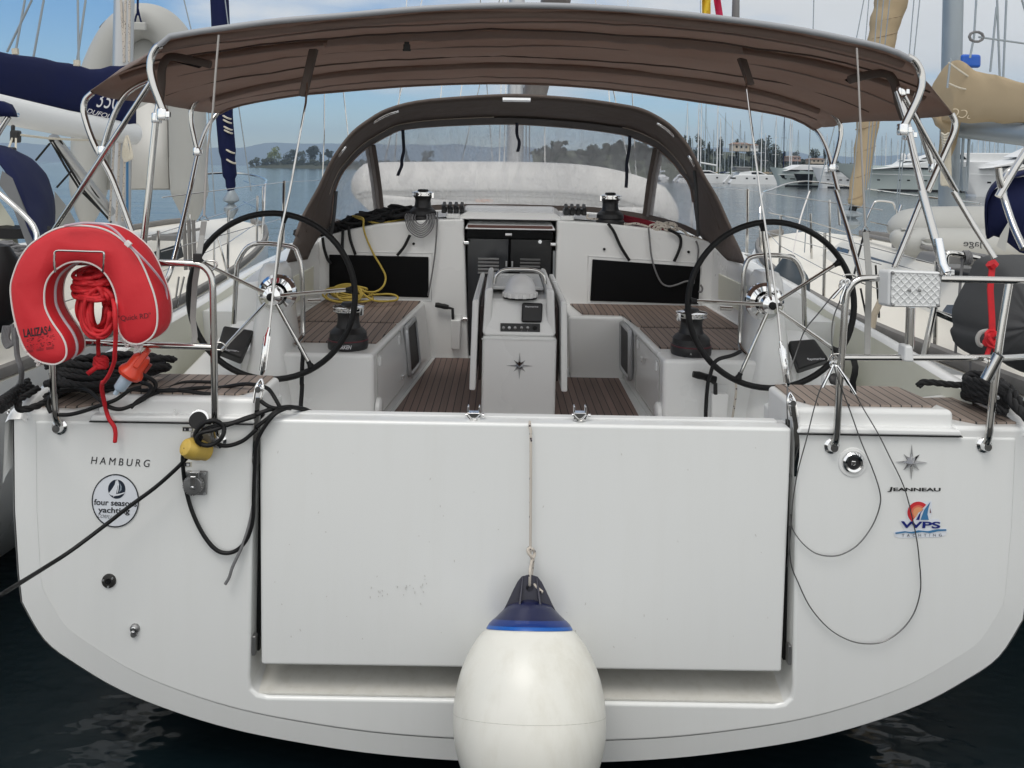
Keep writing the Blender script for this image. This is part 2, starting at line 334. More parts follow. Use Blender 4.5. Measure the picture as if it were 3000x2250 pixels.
def rope3(path, R, name, m, parent=None, pitch=None, k=5):   # three-strand laid rope
    pts = cr(path, k); pitch = pitch or R*7; b = MB(); acc = 0; dense = []
    for i in range(len(pts)-1):
        a, c = pts[i], pts[i+1]; n = max(1, int((c-a).length/(pitch/6)))
        dense += [a.lerp(c, j/n) for j in range(n)]
    dense.append(pts[-1])
    for sidx in range(3):
        ph = sidx*2*pi/3; out = []; dist = 0; up = Vector((.1, .2, 1)).normalized()
        for i, p in enumerate(dense):
            t = (dense[min(i+1, len(dense)-1)]-dense[max(i-1, 0)]).normalized()
            up = (up-t*up.dot(t)).normalized(); s_ = t.cross(up)
            if i: dist += (p-dense[i-1]).length
            a = ph+dist/pitch*2*pi; out.append(p+(up*cos(a)+s_*sin(a))*R*.5)
        b.tube(out, R*.56, 6)
    return b.build(name, m, parent, sharp=1.5)
def solid(o, t, off=0):
    s = o.modifiers.new('solid', 'SOLIDIFY'); s.thickness = t; s.offset = off; return o
# ================================================================ setting
b = MB(); g = [-6400, -400, -60, -20, -6, 0, 6, 20, 60, 400, 6400]; gy = [-30, -10, -2, 4, 12, 40, 120, 500, 2000, 8800]
b.grid([[(x, y, 0) for x in g] for y in gy]); tag(b.build('water', water_m, smooth=False), kind='structure')
b = MB().box((0, -4.6, -1.2), (60, 3.6, 4.2)); tag(b.build('quay', stone, bevel=.05), kind='structure')
# the far mountains, a rolling ridge across the bay
def ridge(name, x0, x1, y, hf, m, depth=900):
    rows = [[], [], []]
    n = 140
    for i in range(n+1):
        x = x0+(x1-x0)*i/n; h = max(.5, hf(i/n, x))
        rows[0].append((x, y-depth*.5, -1)); rows[1].append((x, y-depth*.12+noise.noise((x*.002, 3, 0))*90, h*.62+noise.noise((x*.006, 1, 0))*12)); rows[2].append((x, y+noise.noise((x*.001, 8, 0))*80, h))
    return tag(MB().grid(rows).build(name, m), kind='structure')
hill_m = mat('hazy_hillside', (.07, .09, .09), .95, noise_s=.004, noise_a=.3)
ridge('mountains', -6200, 6200, 7600, lambda t, x: 215+85*noise.noise((x*.0008, 2, 0))+30*noise.noise((x*.0035, 5, 0))-90*max(0, 1-abs(x+3600)/2200), hill_m, 1300)
# ---------------------------------------------------------------- trees
def crown(b, c, rx, ry, rz, n, s, seed=0):
    rnd = random.Random(seed); c = Vector(c)
    nl = max(4, int(n/45)); lobes = []
    for i in range(nl):
        a = rnd.uniform(0, 2*pi); h = rnd.uniform(-.8, .8); q = math.sqrt(max(0, 1-h*h))*rnd.uniform(.35, .8)
        lobes.append((Vector((cos(a)*q*rx, sin(a)*q*ry, h*rz)), rnd.uniform(.28, .5)))
    for i in range(n):
        lc, lr = lobes[i % nl]; d = Vector((rnd.gauss(0, 1), rnd.gauss(0, 1), rnd.gauss(0, 1))).normalized()*rnd.uniform(.6, 1.05)
        p = c+lc+Vector((d.x*rx*lr, d.y*ry*lr, d.z*rz*lr)); sz = s*rnd.uniform(.5, 1.3)
        u = Vector((rnd.uniform(-1, 1), rnd.uniform(-1, 1), rnd.uniform(-1, 1))).normalized(); v = u.orthogonal().normalized()
        b.add([p-u*sz, p+v*sz*.8, p+u*sz, p-v*sz*.6], [(0, 1, 2, 3)])
    return b
def tree(name, base, h, w, m, label, group, kind='round', seed=0, n=420):
    t = empty(name, base, label, 'tree', group); x, y, z = base
    k = MB(); tr = h*(.55 if kind == 'pine' else .4)
    k.tube([(x, y, z-.5), (x+w*.03, y, z+tr*.5), (x-w*.02, y, z+tr)], [h*.03, h*.022, h*.012], 6)
    for i in range(4):
        a = i*1.7+seed; k.tube([(x, y, z+tr*.7), (x+cos(a)*w*.25, y+sin(a)*w*.2, z+tr*1.15)], h*.008, 5)
    k.build('trunk', bark, t, loc=(0, 0, 0))
    c = MB()
    if kind == 'cypress': crown(c, (x, y, z+h*.52), w*.5, w*.5, h*.5, n, h*.035, seed)
    elif kind == 'pine':
        crown(c, (x, y, z+h*.78), w*.5, w*.4, h*.2, n, h*.035, seed); crown(c, (x+w*.12, y, z+h*.6), w*.3, w*.3, h*.12, n//3, h*.03, seed+5)
    else: crown(c, (x, y, z+h*.55), w*.5, w*.5, h*.45, n, h*.04, seed)
    c.build('crown', m, t, smooth=False, loc=(0, 0, 0)); return t
# wooded islet left of the boat (about 900 m off)
YI = 900
def PI_(px, py, Y=YI): return U(px, py, Y)
b = MB(); rows = [[], [], [], []]
for i in range(41):
    px = 735+(1280-735)*i/40; a = PI_(px, 484); x = a.x; e = min(1, i/5, (40-i)/4)
    hh = (7.0+2.5*noise.noise((i*.4, 0, 0)))*max(e, .1)
    rows[0].append((x, YI-14, -.3)); rows[1].append((x, YI-10, hh*.45)); rows[2].append((x, YI+6, hh)); rows[3].append((x, YI+26, -.3))
isl = tag(b.grid(rows).build('islet_ground', mat('islet_scrub', (.05, .055, .035), .95, noise_s=.3, noise_a=.4)), kind='structure')
sp = MB()
for i in range(26):
    px = 752+i*20.5; p = PI_(px, 480); crown(sp, (p.x, YI-6, 5.0+random.uniform(-1, 1.5)), 6.5, 5, 5.2, 320, 1.1, i)
tag(sp.build('shoreline_scrub', leafm, smooth=False), label='olive green scrub covering the low wooded islet', cat='scrub', kind='stuff')
for i, (px, top, w, kd, m, lab) in enumerate([
    (803, 434, 40, 'round', leafl, 'bright yellow-green bushy tree at the left end of the islet'),
    (850, 437, 44, 'round', leafd, 'dark rounded tree right of the yellow-green one on the islet'),
    (868, 440, 9, 'cypress', leafd, 'thin dark cypress standing in the middle of the islet'),
    (884, 444, 30, 'round', leafm, 'low olive tree beneath the tall pine on the islet'),
    (915, 426, 38, 'pine', leafd, 'tallest dark pine in the middle of the islet'),
    (913, 447, 30, 'round', leafd, 'dark bushy tree under the tall islet pine'),
    (939, 446, 8, 'cypress', leafd, 'second thin cypress right of the tall islet pine'),
    (963, 437, 26, 'pine', leafd, 'smaller dark pine near the right of the islet'),
    (994, 443, 34, 'round', leafd, 'dark round tree just left of the sprayhood on the islet'),
    (1190, 440, 12, 'cypress', leafd, 'islet cypress seen blurred through the sprayhood window'),
    (1255, 440, 46, 'round', leafd, 'rounded islet tree seen blurred through the sprayhood window')]):
    base = PI_(px, 484); t_ = PI_(px, top); h = t_.z-1.5
    tree('cypress_tree' if kd == 'cypress' else ('pine_tree' if kd == 'pine' else 'leafy_tree'), (base.x, YI, 1.5), h, w*(YI-CY)/FP, m, lab, 'trees on the islet', kd, i, 900)
# wooded headland behind the marina on the right (about 320 m off)
YH = 330
def hx(px): return U(px, 505, YH).x
b = MB(); rows = [[], [], [], []]
for i in range(61):
    px = 1560+(2620-1560)*i/60; x = hx(px); e = min(1, i/10, (60-i)/8)
    prof = [(1560, 80), (1700, 84), (1990, 92), (2100, 90), (2190, 86), (2290, 74), (2340, 56), (2450, 42), (2540, 28), (2620, 10)]
    for (a, ha), (c, hc) in zip(prof, prof[1:]):
        if a <= px <= c: hh = (ha+(hc-ha)*(px-a)/(c-a))/7.2
    rows[0].append((x, YH-16, -.4)); rows[1].append((x, YH-10, hh*.35)); rows[2].append((x, YH+14, hh*.95)); rows[3].append((x, YH+60, hh*.9))
tag(b.grid(rows).build('headland_ground', mat('headland_scrub', (.05, .06, .035), .95, noise_s=.5, noise_a=.5)), kind='structure')
sp = MB(); rnd = random.Random(4)
for i in range(190):
    px = 1580+rnd.random()*980; x = hx(px); f = rnd.random()
    top = (84 if px < 2200 else 66 if px < 2310 else 40 if px < 2480 else 26)/7.2
    if 2120 < px < 2205 and f > .62: continue
    crown(sp, (x, YH-13+f*24, top*f*.95+1.3), 4.0, 3, 2.9, 170, .75, i)
tag(sp.build('hillside_wood', leafd, smooth=False), label='dark evergreen wood covering the headland behind the marina', cat='wood', kind='stuff')
for i, (px, top, w, kd) in enumerate([(1999, 397, 10, 'cypress'), (2012, 404, 9, 'cypress'), (2040, 398, 34, 'round'), (2068, 418, 10, 'cypress'), (2103, 403, 14, 'cypress'), (2213, 410, 44, 'round'), (2235, 404, 40, 'round'), (2262, 425, 34, 'round'), (2288, 444, 8, 'cypress'), (2318, 440, 34, 'round'), (2372, 440, 36, 'round'), (2405, 434, 8, 'cypress'), (2414, 440, 8, 'cypress'), (1950, 410, 40, 'round'), (2150, 414, 12, 'cypress')]):
    x = hx(px); z0 = (50 if px < 2300 else 28)/7.2; tz = U(px, top, YH).z
    lab = ['slim cypress at the left end of the headland wood', 'slim cypress second from the left on the headland', 'broad dark tree left of the orange house on the headland', 'pointed cypress just left of the orange house', 'dark cypress standing before the orange house', 'tall dark tree cluster right of the orange house', 'tallest dark tree of the headland wood, right of the white house', 'dark tree sloping down right of the tallest headland tree', 'small cypress at the foot of the headland wood', 'round tree above the pink house', 'broad tree at the right end of the headland', 'tall slim cypress near the right end of the headland', 'rightmost slim cypress of the headland', 'broad tree half hidden by the sprayhood edge', 'slim cypress between the orange and the white house'][i]
    tree('cypress_tree' if kd == 'cypress' else 'leafy_tree', (x, YH-4, z0), tz-z0, w*(YH-CY)/FP, leafd, lab, 'trees on the headland', kd, i+40, 800)
def house(px, top, wpx, hpx, m, label):
    x = hx(px); z1 = U(px, top, YH-8).z; w = wpx/7.3; h = hpx/7.3; t = empty('villa', (x, YH-8, z1-h), label, 'house', 'villas on the headland')
    MB().box((x, YH-8, z1-h*.5-h*.12), (w, 6, h*.76)).build('wall', m, t, loc=(0, 0, 0))
    MB().hexa([(x-w*.56, YH-11.5, z1-h*.24), (x+w*.56, YH-11.5, z1-h*.24), (x+w*.56, YH-4.5, z1-h*.24), (x-w*.56, YH-4.5, z1-h*.24)], [(x-w*.4, YH-8.3, z1), (x+w*.4, YH-8.3, z1), (x+w*.4, YH-7.7, z1), (x-w*.4, YH-7.7, z1)]).build('roof', tile, t, loc=(0, 0, 0))
    for i in range(3): MB().box((x+(i-1)*w*.3, YH-11.06, z1-h*.52), (w*.11, .1, h*.26)).build('window', darkwin, t, loc=(0, 0, 0))
house(2148, 417, 46, 26, plaster, 'ochre villa with tiled roof among the headland trees')
house(2185, 421, 22, 22, whitept, 'small white villa right of the ochre one')
house(2300, 456, 34, 16, plaster2, 'pink villa low on the headland above the boats')
house(2366, 463, 40, 16, plaster, 'long low ochre house at the right end of the headland')
# ---------------------------------------------------------------- far boats
def far_sailboat(px, Y, top, label, group, hull_len=11, lw=whitept, stay=True, boomside=1):
    x = U(px, 520, Y).x; t = empty('moored_sailboat', (x, Y, 0), label, 'sailboat', group); zt = U(px, top, Y).z
    rows = []
    for k in range(9):
        f = k/8; hw = 1.6*math.sqrt(max(0, 1-(max(0, f-.35)/.66)**2)) if f > .35 else 1.35+.25*f/.35
        yy = Y+hull_len*(f-.5); rows.append([(x-hw, yy, 1.15+.25*f), (x-hw*.85, yy, .3), (x, yy, -.3), (x+hw*.85, yy, .3), (x+hw, yy, 1.15+.25*f)])
    h = MB().grid(rows); h.f.append((0, 1, 2, 3, 4)); h.grid([[r[0], r[4]] for r in rows]); h.build('hull', whitept, t, loc=(0, 0, 0))
    MB().hexa([(x-1, Y-2.5, 1.2), (x+1, Y-2.5, 1.2), (x+.8, Y+2.5, 1.3), (x-.8, Y+2.5, 1.3)], [(x-.8, Y-2.4, 1.8), (x+.8, Y-2.4, 1.8), (x+.6, Y+1.8, 1.75), (x-.6, Y+1.8, 1.75)]).build('cabin', whitept, t, loc=(0, 0, 0))
    m = MB().tube([(x, Y+.5, 1), (x, Y+.5, zt)], [.13, .09], 6); m.build('mast', lw, t, loc=(0, 0, 0))
    s = MB()
    for f in (.38, .66): s.box((x, Y+.5, 1.5+(zt-1.5)*f), (2.2-f, .06, .05))
    s.build('spreaders', lw, t, loc=(0, 0, 0))
    r = MB()
    for sx in (-1, 1): r.tube([(x+sx*1.2, Y+.3, 1.3), (x+sx*(1.1-.38), Y+.5, 1.5+(zt-1.5)*.38), (x, Y+.5, zt)], .018, 4)
    r.tube([(x, Y+hull_len*.48, 1.5), (x, Y+.5, zt)], .02, 4); r.tube([(x, Y-hull_len*.48, 1.3), (x, Y+.5, zt)], .018, 4)
    r.build('rigging', greyal, t, loc=(0, 0, 0))
    MB().tube([(x, Y+.3, 2.6), (x+boomside*.4, Y-3.8, 2.8)], .2, 8).build('boom_with_sail', [whitept, navy, beige][int(px) % 3], t, loc=(0, 0, 0)); return t
rnd = random.Random(11)
far = []
GR = 'sailboats moored across the harbour'
spec = [(2012, 200, 300, 1), (2028, 210, 405, 0), (2053, 190, 290, 1), (2066, 250, 300, 0), (2110, 205, 345, 1), (2124, 280, 330, 0), (2145, 230, 355, 1), (2168, 240, 352, 0), (2181, 260, 385, 0), (2231, 200, 325, 1), (2243, 240, 390, 1), (2273, 190, 341, 1), (2297, 185, 343, 2), (2315, 190, 350, 1), (2320, 230, 352, 1), (2423, 260, 392, 1), (2443, 300, 410, 0), (2478, 300, 409, 0), (2496, 300, 408, 0), (2550, 260, 395, 0), (2565, 300, 410, 1), (2584, 300, 398, 0), (2596, 280, 388, 1), (2612, 260, 405, 0), (2631, 310, 408, 1), (2652, 300, 414, 0), (2668, 260, 396, 1), (2700, 290, 405, 0), (2738, 320, 418, 0), (2758, 280, 408, 1), (2846, 330, 423, 0), (2850, 300, 416, 0), (2867, 260, 396, 1), (2881, 300, 392, 0), (2887, 320, 396, 1), (2900, 290, 405, 0), (2915, 300, 412, 1), (2925, 270, 395, 0), (2943, 320, 418, 0), (2980, 280, 404, 1), (1935, 230, 380, 1), (2090, 300, 380, 0), (2205, 300, 372, 0), (2338, 300, 380, 0)]
NW_ = 'first second third fourth fifth sixth seventh eighth ninth tenth eleventh twelfth thirteenth fourteenth fifteenth sixteenth seventeenth eighteenth nineteenth twentieth twenty-first twenty-second twenty-third twenty-fourth twenty-fifth twenty-sixth twenty-seventh twenty-eighth'.split()
cnt = [0, 0]
for i, (px, Y, top, c) in enumerate(sorted(spec)):
    rgt = px > 2420; o_ = NW_[cnt[rgt]]; cnt[rgt] += 1; cw_ = ('grey', 'white', 'navy blue')[c]; tall = 'tall ' if top < 350 else ''
    lab = '%s%s masted sailboat, %s mast from the left %s' % (tall, cw_, o_, 'in the row behind the motor yachts' if rgt else 'below the wooded headland')
    far_sailboat(px, Y if rgt else max(Y, 205), top, lab, GR if rgt else 'sailboats moored below the headland', lw=(greyal, whitept, navy)[c])
def catamaran(px0, px1, Y, label, mast_top, mast_px):
    x0 = U(px0, 530, Y).x; x1 = U(px1, 530, Y).x; w = x1-x0; t = empty('catamaran', ((x0+x1)/2, Y, 0), label, 'catamaran', 'catamarans moored side on')
    for j, yy in enumerate((0, 5)):
        MB().prism([(x0, .25), (x0+w*.05, 1.0), (x0+w*.12, 2.0), (x0+w*.2, 2.15), (x1, 2.25), (x1-w*.01, -.2), (x0+w*.03, -.2)], Y+yy, Y+yy+1.7).build('hull', whitept, t, bevel=.15, loc=(0, 0, 0))
    MB().prism([(x0+w*.2, 2.1), (x0+w*.24, 2.75), (x0+w*.5, 3.1), (x0+w*.62, 3.1), (x0+w*.82, 2.1)], Y+.6, Y+6).build('coachroof', whitept, t, bevel=.1, loc=(0, 0, 0))
    MB().prism([(x0+w*.46, 2.35), (x0+w*.46, 2.8), (x0+w*.6, 2.85), (x0+w*.74, 2.35)], Y+.55, Y+.6).build('saloon_window', darkwin, t, loc=(0, 0, 0))
    for q in (.02, .3, .45, .7): MB().box((x0+w*q+.6, Y-.01, 1.35), (1.3 if q < .1 else .5, .03, .35)).build('hull_window', darkwin, t, loc=(0, 0, 0))
    MB().box((x0+w*.3, Y+3, 3.5), (w*.28, 4, .9)).build('cockpit_cover', hypdark, t, bevel=.2, loc=(0, 0, 0))
    MB().box((x0+w*.3, Y+3, 4.0), (w*.32, 4.4, .1)).build('hard_top', whitept, t, bevel=.04, loc=(0, 0, 0))
    mx = U(mast_px, 500, Y).x; zt = U(mast_px, mast_top, Y).z
    MB().tube([(mx, Y+3, 2.8), (mx, Y+3, zt)], [.16, .11], 8).build('mast', whitept, t, loc=(0, 0, 0))
    MB().tube([(mx-.2, Y+3, 4.3), (mx-w*.35, Y+3, 4.9)], .22, 8).build('boom', whitept, t, loc=(0, 0, 0))
    r = MB(); r.tube([(x1-w*.06, Y+3, 2.3), (mx, Y+3, zt*.9)], .03, 4); r.tube([(mx, Y, 2.3), (mx, Y+3, zt*.9)], .02, 4); r.tube([(mx, Y+6, 2.3), (mx, Y+3, zt*.9)], .02, 4); r.build('stays', greyal, t, loc=(0, 0, 0)); return t
catamaran(1985, 2140, 196, 'white catamaran partly behind the sprayhood edge', 288, 2053)
catamaran(2137, 2282, 190, 'white catamaran with grey cockpit cover, right of the other one', 300, 2110)
def motoryacht(x0, x1, Y, h, label, m, decks=2, big=True, bow=-1, domes=0):
    # side on, bow to the left
    w = x1-x0; t = empty('motor_yacht', ((x0+x1)/2, Y, 0), label, 'motor yacht', 'motor yachts in the harbour')
    rows = []
    for k in range(13):
        f = k/12; hw = 3.0*min(1, (f*1.9)**.6)+.02; x = x0+w*f; sh = h*(1-.22*min(1, f*1.6)); rake = (1-f)**3*w*.0
        foot = x+max(0, .17-f)*w*.9
        rows.append([(x, Y+3-hw, sh), (foot, Y+3-hw*.8, .3), (foot, Y+3-hw*.8, -.3), (foot, Y+3+hw*.8, -.3), (foot, Y+3+hw*.8, .3), (x, Y+3+hw, sh)])
    q = MB().grid(rows); q.grid([[r[0], r[5]] for r in rows]); q.build('hull', m, t, loc=(0, 0, 0))
    hb = h*.8
    MB().prism([(x0+w*.17, hb*.98), (x0+w*.30, hb*1.18), (x0+w*.46, hb*1.42), (x0+w*.99, hb*1.42), (x0+w*.99, hb*.98)], Y+.4, Y+5.6).build('deckhouse', whitept, t, bevel=.15, loc=(0, 0, 0))
    MB().prism([(x0+w*.22, hb*1.01), (x0+w*.30, hb*1.09), (x0+w*.97, hb*1.09), (x0+w*.97, hb*.99)], Y+.30, Y+.41).build('window_band', darkwin, t, loc=(0, 0, 0))
    if decks > 1:
        MB().prism([(x0+w*.38, hb*1.4), (x0+w*.50, hb*1.78), (x0+w*.9, hb*1.84), (x0+w*.95, hb*1.4)], Y+1, Y+5).build('upper_deckhouse', whitept, t, bevel=.15, loc=(0, 0, 0))
        MB().prism([(x0+w*.405, hb*1.5), (x0+w*.485, hb*1.72), (x0+w*.6, hb*1.72), (x0+w*.62, hb*1.5)], Y+.9, Y+1.01).build('wheelhouse_window', darkwin, t, loc=(0, 0, 0))
    for q in (.2, .3, .34, .42, .55, .62): MB().box((x0+w*q, Y+3-3.0*.9, hb*.5), (.45, .1, .22)).build('porthole', darkwin, t, loc=(0, 0, 0))
    MB().box((x0+w*.60, Y+.57, .16), (w*.80, .08, .34)).build('waterline_stripe', rubber, t, loc=(0, 0, 0))
    rl = MB(); zr = h*.72
    rl.tube([(x0+w*.09, Y-.05+1.2*(1), hb*.78), (x0+w*.5, Y-.03, hb*.72), (x1, Y-.03, hb*.66)], .05, 5); rl.build('rubbing_strake', whitept, t, loc=(0, 0, 0))
    for j in range(domes):
        xx = x0+w*(.52+.10*j); MB().lathe([(.35, 0), (.5, .25), (.62, .6), (.6, 1.0), (.4, 1.3), (.05, 1.42)], (xx, Y+3, hb*1.84), n=14).build('radar_dome', whitept, t, loc=(0, 0, 0))
    if domes: MB().box((x0+w*.57, Y+3, hb*1.82), (w*.22, 2, .2)).build('radar_arch', whitept, t, bevel=.05, loc=(0, 0, 0))
    return t
xx = lambda px, Y: U(px, 540, Y).x
motoryacht(xx(2450, 130), xx(3080, 130), 130, 4.5, 'largest pale green hulled motor yacht with dark window band', yacgel, 2)
mg = motoryacht(xx(2268, 160), xx(2440, 160), 160, 3.9, 'grey green motor yacht with large black hull windows', yacgel, 1)
bx0 = xx(2268, 160); bw = xx(2440, 160)-bx0
for a, c, z0, z1 in ((.34, .66, .6, 2.6), (.70, .84, 1.0, 2.3), (.10, .17, 1.6, 2.3)):
    MB().prism([(bx0+bw*a, z1), (bx0+bw*c, z1), (bx0+bw*(c-.02), z0), (bx0+bw*(a+.08), z0)], 159.9, 160.3).build('hull_window', darkwin, mg, loc=(0, 0, 0))
motoryacht(xx(2395, 150), xx(2560, 150), 150, 3.9, 'white motor yacht with ridged bow beside the grey green one', whitept, 1)
motoryacht(xx(2560, 175), xx(2760, 175), 175, 4.2, 'white motor yacht with two radar domes behind the largest one', whitept, 2, domes=2)
motoryacht(xx(2790, 100), xx(3350, 100), 100, 4.6, 'tall white motor yacht with pair of satellite domes at the right edge', whitept, 2, domes=2)
# ================================================================ our yacht
Y0 = empty('sailing_yacht', (0, 0, 0), 'white sailing yacht seen stern on, with brown bimini, sprayhood and two steering wheels', 'yacht')
half = [(1.985, 1.40), (1.975, 1.05), (1.955, .80), (1.94, .69), (1.85, .545), (1.72, .45), (1.55, .355), (1.34, .275), (1.12, .213), (.88, .168), (.6, .13), (.3, .108), (0, .1)]
half = half[:4]+[(p.x, p.y) for p in cr([Vector((x, z, 0)) for x, z in half[3:]], 4)][1:]
outer = half+[(-x, z) for x, z in half[-2::-1]]
def inset(poly, d):
    out = []; n = len(poly)
    for i, (x, z) in enumerate(poly):
        a = Vector(poly[max(i-1, 0)]); c = Vector(poly[min(i+1, n-1)]); t = (c-a).normalized(); out.append((x+t.y*d, z-t.x*d))
    return out
# transom shell: outer rim chamfer band plus flat face with the cut-out for the swim platform
bandw = .075
inn = [(x*(1-bandw/2.0) if abs(x) > 1.9 else x*(1-bandw/2.2), z) if z > .69 else (x*(1-bandw/2.2), z+bandw*(1.15-.35*abs(x)/2)) for x, z in outer]
cut = [(-1.052, 1.40), (-1.052, .42), (-1.045, .375), (-1.02, .352), (-.98, .344), (.98, .344), (1.02, .352), (1.045, .375), (1.052, .42), (1.052, 1.40)]
poly = [(x, z) for x, z in inn]+cut
hl = MB().prism([(p[0], p[1]) for p in inn]+[(p[0], p[1]) for p in cut], 0.0, .42)
tr = hl.build('transom', gelt, Y0, bevel=.014, seg=4)
mod = tr.modifiers['bevel']
b = MB()
r0 = [Vector((x*.992, -.0042, z+(.006 if z < .69 else 0))) for x, z in inn]; r1 = [Vector((x, .008, z)) for x, z in outer]
b.grid([[p+Vector((0, .003, 0)) for p in r0], r1]); b.build('transom_edge_band', gelt, Y0)
b = MB(); o2 = [Vector((x*1.004, .012, z-.003)) for x, z in outer]; o3 = [Vector((x*1.010, .030, z-.012)) for x, z in outer]; b.grid([o2, o3, [p+Vector((0, .06, -.002)) for p in o3]]); b.build('hull_edge_moulding', gel, Y0)
b = MB(); b.tube([p+Vector((0, .004, -.001)) for p in r1], .0019, 6); b.build('sealant_line', mat('sealant', (.30, .29, .28), .6), Y0)
# hull sides
rows = []
for yy, sx, dz in ((.08, 1.008, 0), (1.5, 1.0, .02), (4, .93, .1), (7, .6, .2), (9.2, .25, .3), (10.4, .02, .4)):
    rows.append([Vector((x*sx, yy, z-.02+dz*(1 if z > .6 else -.6))) for x, z in outer])
MB().grid(rows).build('hull', gel, Y0)
# platform slot
MB().hexa([(-1.05, .012, .346), (1.05, .012, .346), (1.05, .30, .372), (-1.05, .30, .372)][::-1], [(-1.05, .012, .352), (1.05, .012, .352), (1.05, .30, .378), (-1.05, .30, .378)][::-1]).build('slot_ledge', grout, Y0)
MB().box((0, .31, .6), (2.1, .02, .6)).build('slot_back', grout, Y0)
# swim platform door
dr = MB().hexa([(-1.008, -.004, .468), (1.006, -.004, .474), (1.032, .006, 1.417), (-1.034, .006, 1.417)], [(-1.008, .072, .468), (1.006, .072, .474), (1.032, .082, 1.417), (-1.034, .082, 1.417)])
door = dr.build('swim_platform_door', gelt, Y0, bevel=.013, seg=4)
MB().box((0, .10, 1.416), (2.0, .04, .012)).build('door_top_sill', gel2, door, bevel=.004)
# scuffs on the door
def scuff(name, pts, parent, m, w=.0015, y=-.0055):
    b = MB()
    for px, py in pts:
        p = U(px, py, y); a = random.uniform(-1, 1); l = random.uniform(.002, .010)
        b.add([p+Vector((-w, 0, 0)), p+Vector((w, 0, 0)), p+Vector((w+a*l*.4, 0, l)), p+Vector((-w+a*l*.4, 0, l))], [(0, 1, 2, 3)])
    return b.build(name, m, parent, smooth=False)
scm = mat('scuff', (.56, .55, .53), .6)
rnd = random.Random(5)
scuff('scuff_marks', [(1085+rnd.random()*170, 1722+rnd.gauss(0, 1)*18) for _ in range(24)]+[(rnd.uniform(800, 2250), rnd.uniform(1300, 1900)) for _ in range(40)], door, scm)
# latches on top of the door, and side hinges
for px in (1388, 1698):
    c = U(px, 1222, .06); k = MB(); k.box(c+Vector((0, 0, .006)), (.05, .035, .03)); 
    for s in (-1, 1): k.box(c+Vector((s*.022, 0, .028)), (.006, .03, .035)); k.lathe([(.009, 0), (.009, .01)], c+Vector((s*.032, -.01, .01)), Matrix.Rotation(pi/2, 3, 'Y'), 10)
    lt = k.build('door_latch', chrome, Y0, bevel=.002)
    MB().tube(cr([c+Vector((-.026, -.02, .014)), c+Vector((0, -.026, -.008)), c+Vector((.026, -.02, .014))], 6), .004, 6).build('latch_bail', steel, lt)
for s in (-1, 1):
    MB().box((s*1.043, .03, .53), (.014, .03, .075)).build('door_hinge', sockg, Y0, bevel=.003)
    MB().box((s*1.047, .09, .95), (.016, .02, .95)).build('door_gasket', rubber, Y0)
# deck quarters and helm seats
gun = [(2.0, .0, 1.40), (1.995, .06, 1.45), (1.97, .25, 1.49), (1.93, .43, 1.51), (1.90, .96, 1.565), (1.88, 1.6, 1.61), (1.89, 2.2, 1.65), (1.9, 3.2, 1.69), (1.86, 4.6, 1.72), (1.6, 6.5, 1.78), (1.1, 8.3, 1.85), (.1, 10.4, 1.95)]
for s in (-1, 1):
    g = cr([(s*x, y, z) for x, y, z in gun], 4)
    b = MB(); b.grid([[p+Vector((s*.02, 0, -.25)) for p in g], [p+Vector((s*.015, 0, -.012)) for p in g], g, [p+Vector((-s*.05, 0, .003)) for p in g], [p+Vector((-s*.065, .0, -.012)) for p in g]])
    b.build('gunwale', gel, Y0, sharp=1.0)
    gi = [p for p in g if p.y > .28 and p.y < 3.4]
    b = MB(); b.grid([[p+Vector((-s*.065, 0, -.012)) for p in gi], [Vector((p.x-s*.13, p.y, .99)) for p in gi]]); b.build('bulwark_inner_face', cream, Y0)
    # quarter deck outboard of the seat
    b = MB(); b.vprism([(s*1.66, .004), (s*1.925, .004), (s*1.985, .05), (s*1.96, .25), (s*1.90, .5), (s*1.66, .40)], 1.34, 1.435); b.build('quarter_deck', gel, Y0, bevel=.018, seg=4)
    q = MB(); q.vprism([(s*1.70, .10), (s*1.77, .035), (s*1.93, .05), (s*1.90, .40), (s*1.70, .38)], 1.434, 1.444); q.build('quarter_deck_teak', teakg, Y0, bevel=.003)
    b = MB(); b.vprism([(s*1.05, .02), (s*1.67, .02), (s*1.62, .36), (s*1.05, .36)], 1.2, 1.492)
    st = b.build('helm_seat', gel, Y0, bevel=.02, seg=4)
    lip = MB(); lip.prism([(s*1.045, 1.402), (s*1.685, 1.402), (s*1.675, 1.428), (s*1.055, 1.43)], -.016, .06); lip.build('seat_lid_lip', gel, st, bevel=.010)
    q = MB(); q.vprism([(s*1.075, .14), (s*1.13, .055), (s*1.60, .055), (s*1.64, .10), (s*1.60, .345), (s*1.075, .345)], 1.491, 1.500); q.build('teak_inlay', teakg, st, bevel=.003)
    MB().prism([(s*1.05, 1.3995), (s*1.683, 1.3995), (s*1.683, 1.4025), (s*1.05, 1.4025)], -.0155, -.002).build('lid_gap', rubber, st)
# cockpit sole
MB().box((0, 1.56, .985), (3.62, 2.75, .05)).build('cockpit_sole', gel2, Y0)
MB().box((0, .15, 1.18), (2.1, .04, .44)).build('sole_aft_riser', gel2, Y0)
MB().vprism([(-.73, .2), (.69, .2), (.685, 1.2), (.69, 2.30), (.34, 2.30), (.34, 2.80), (-.575, 2.80), (-.72, 1.2)], 1.0, 1.022).build('teak_sole', teaks, Y0)
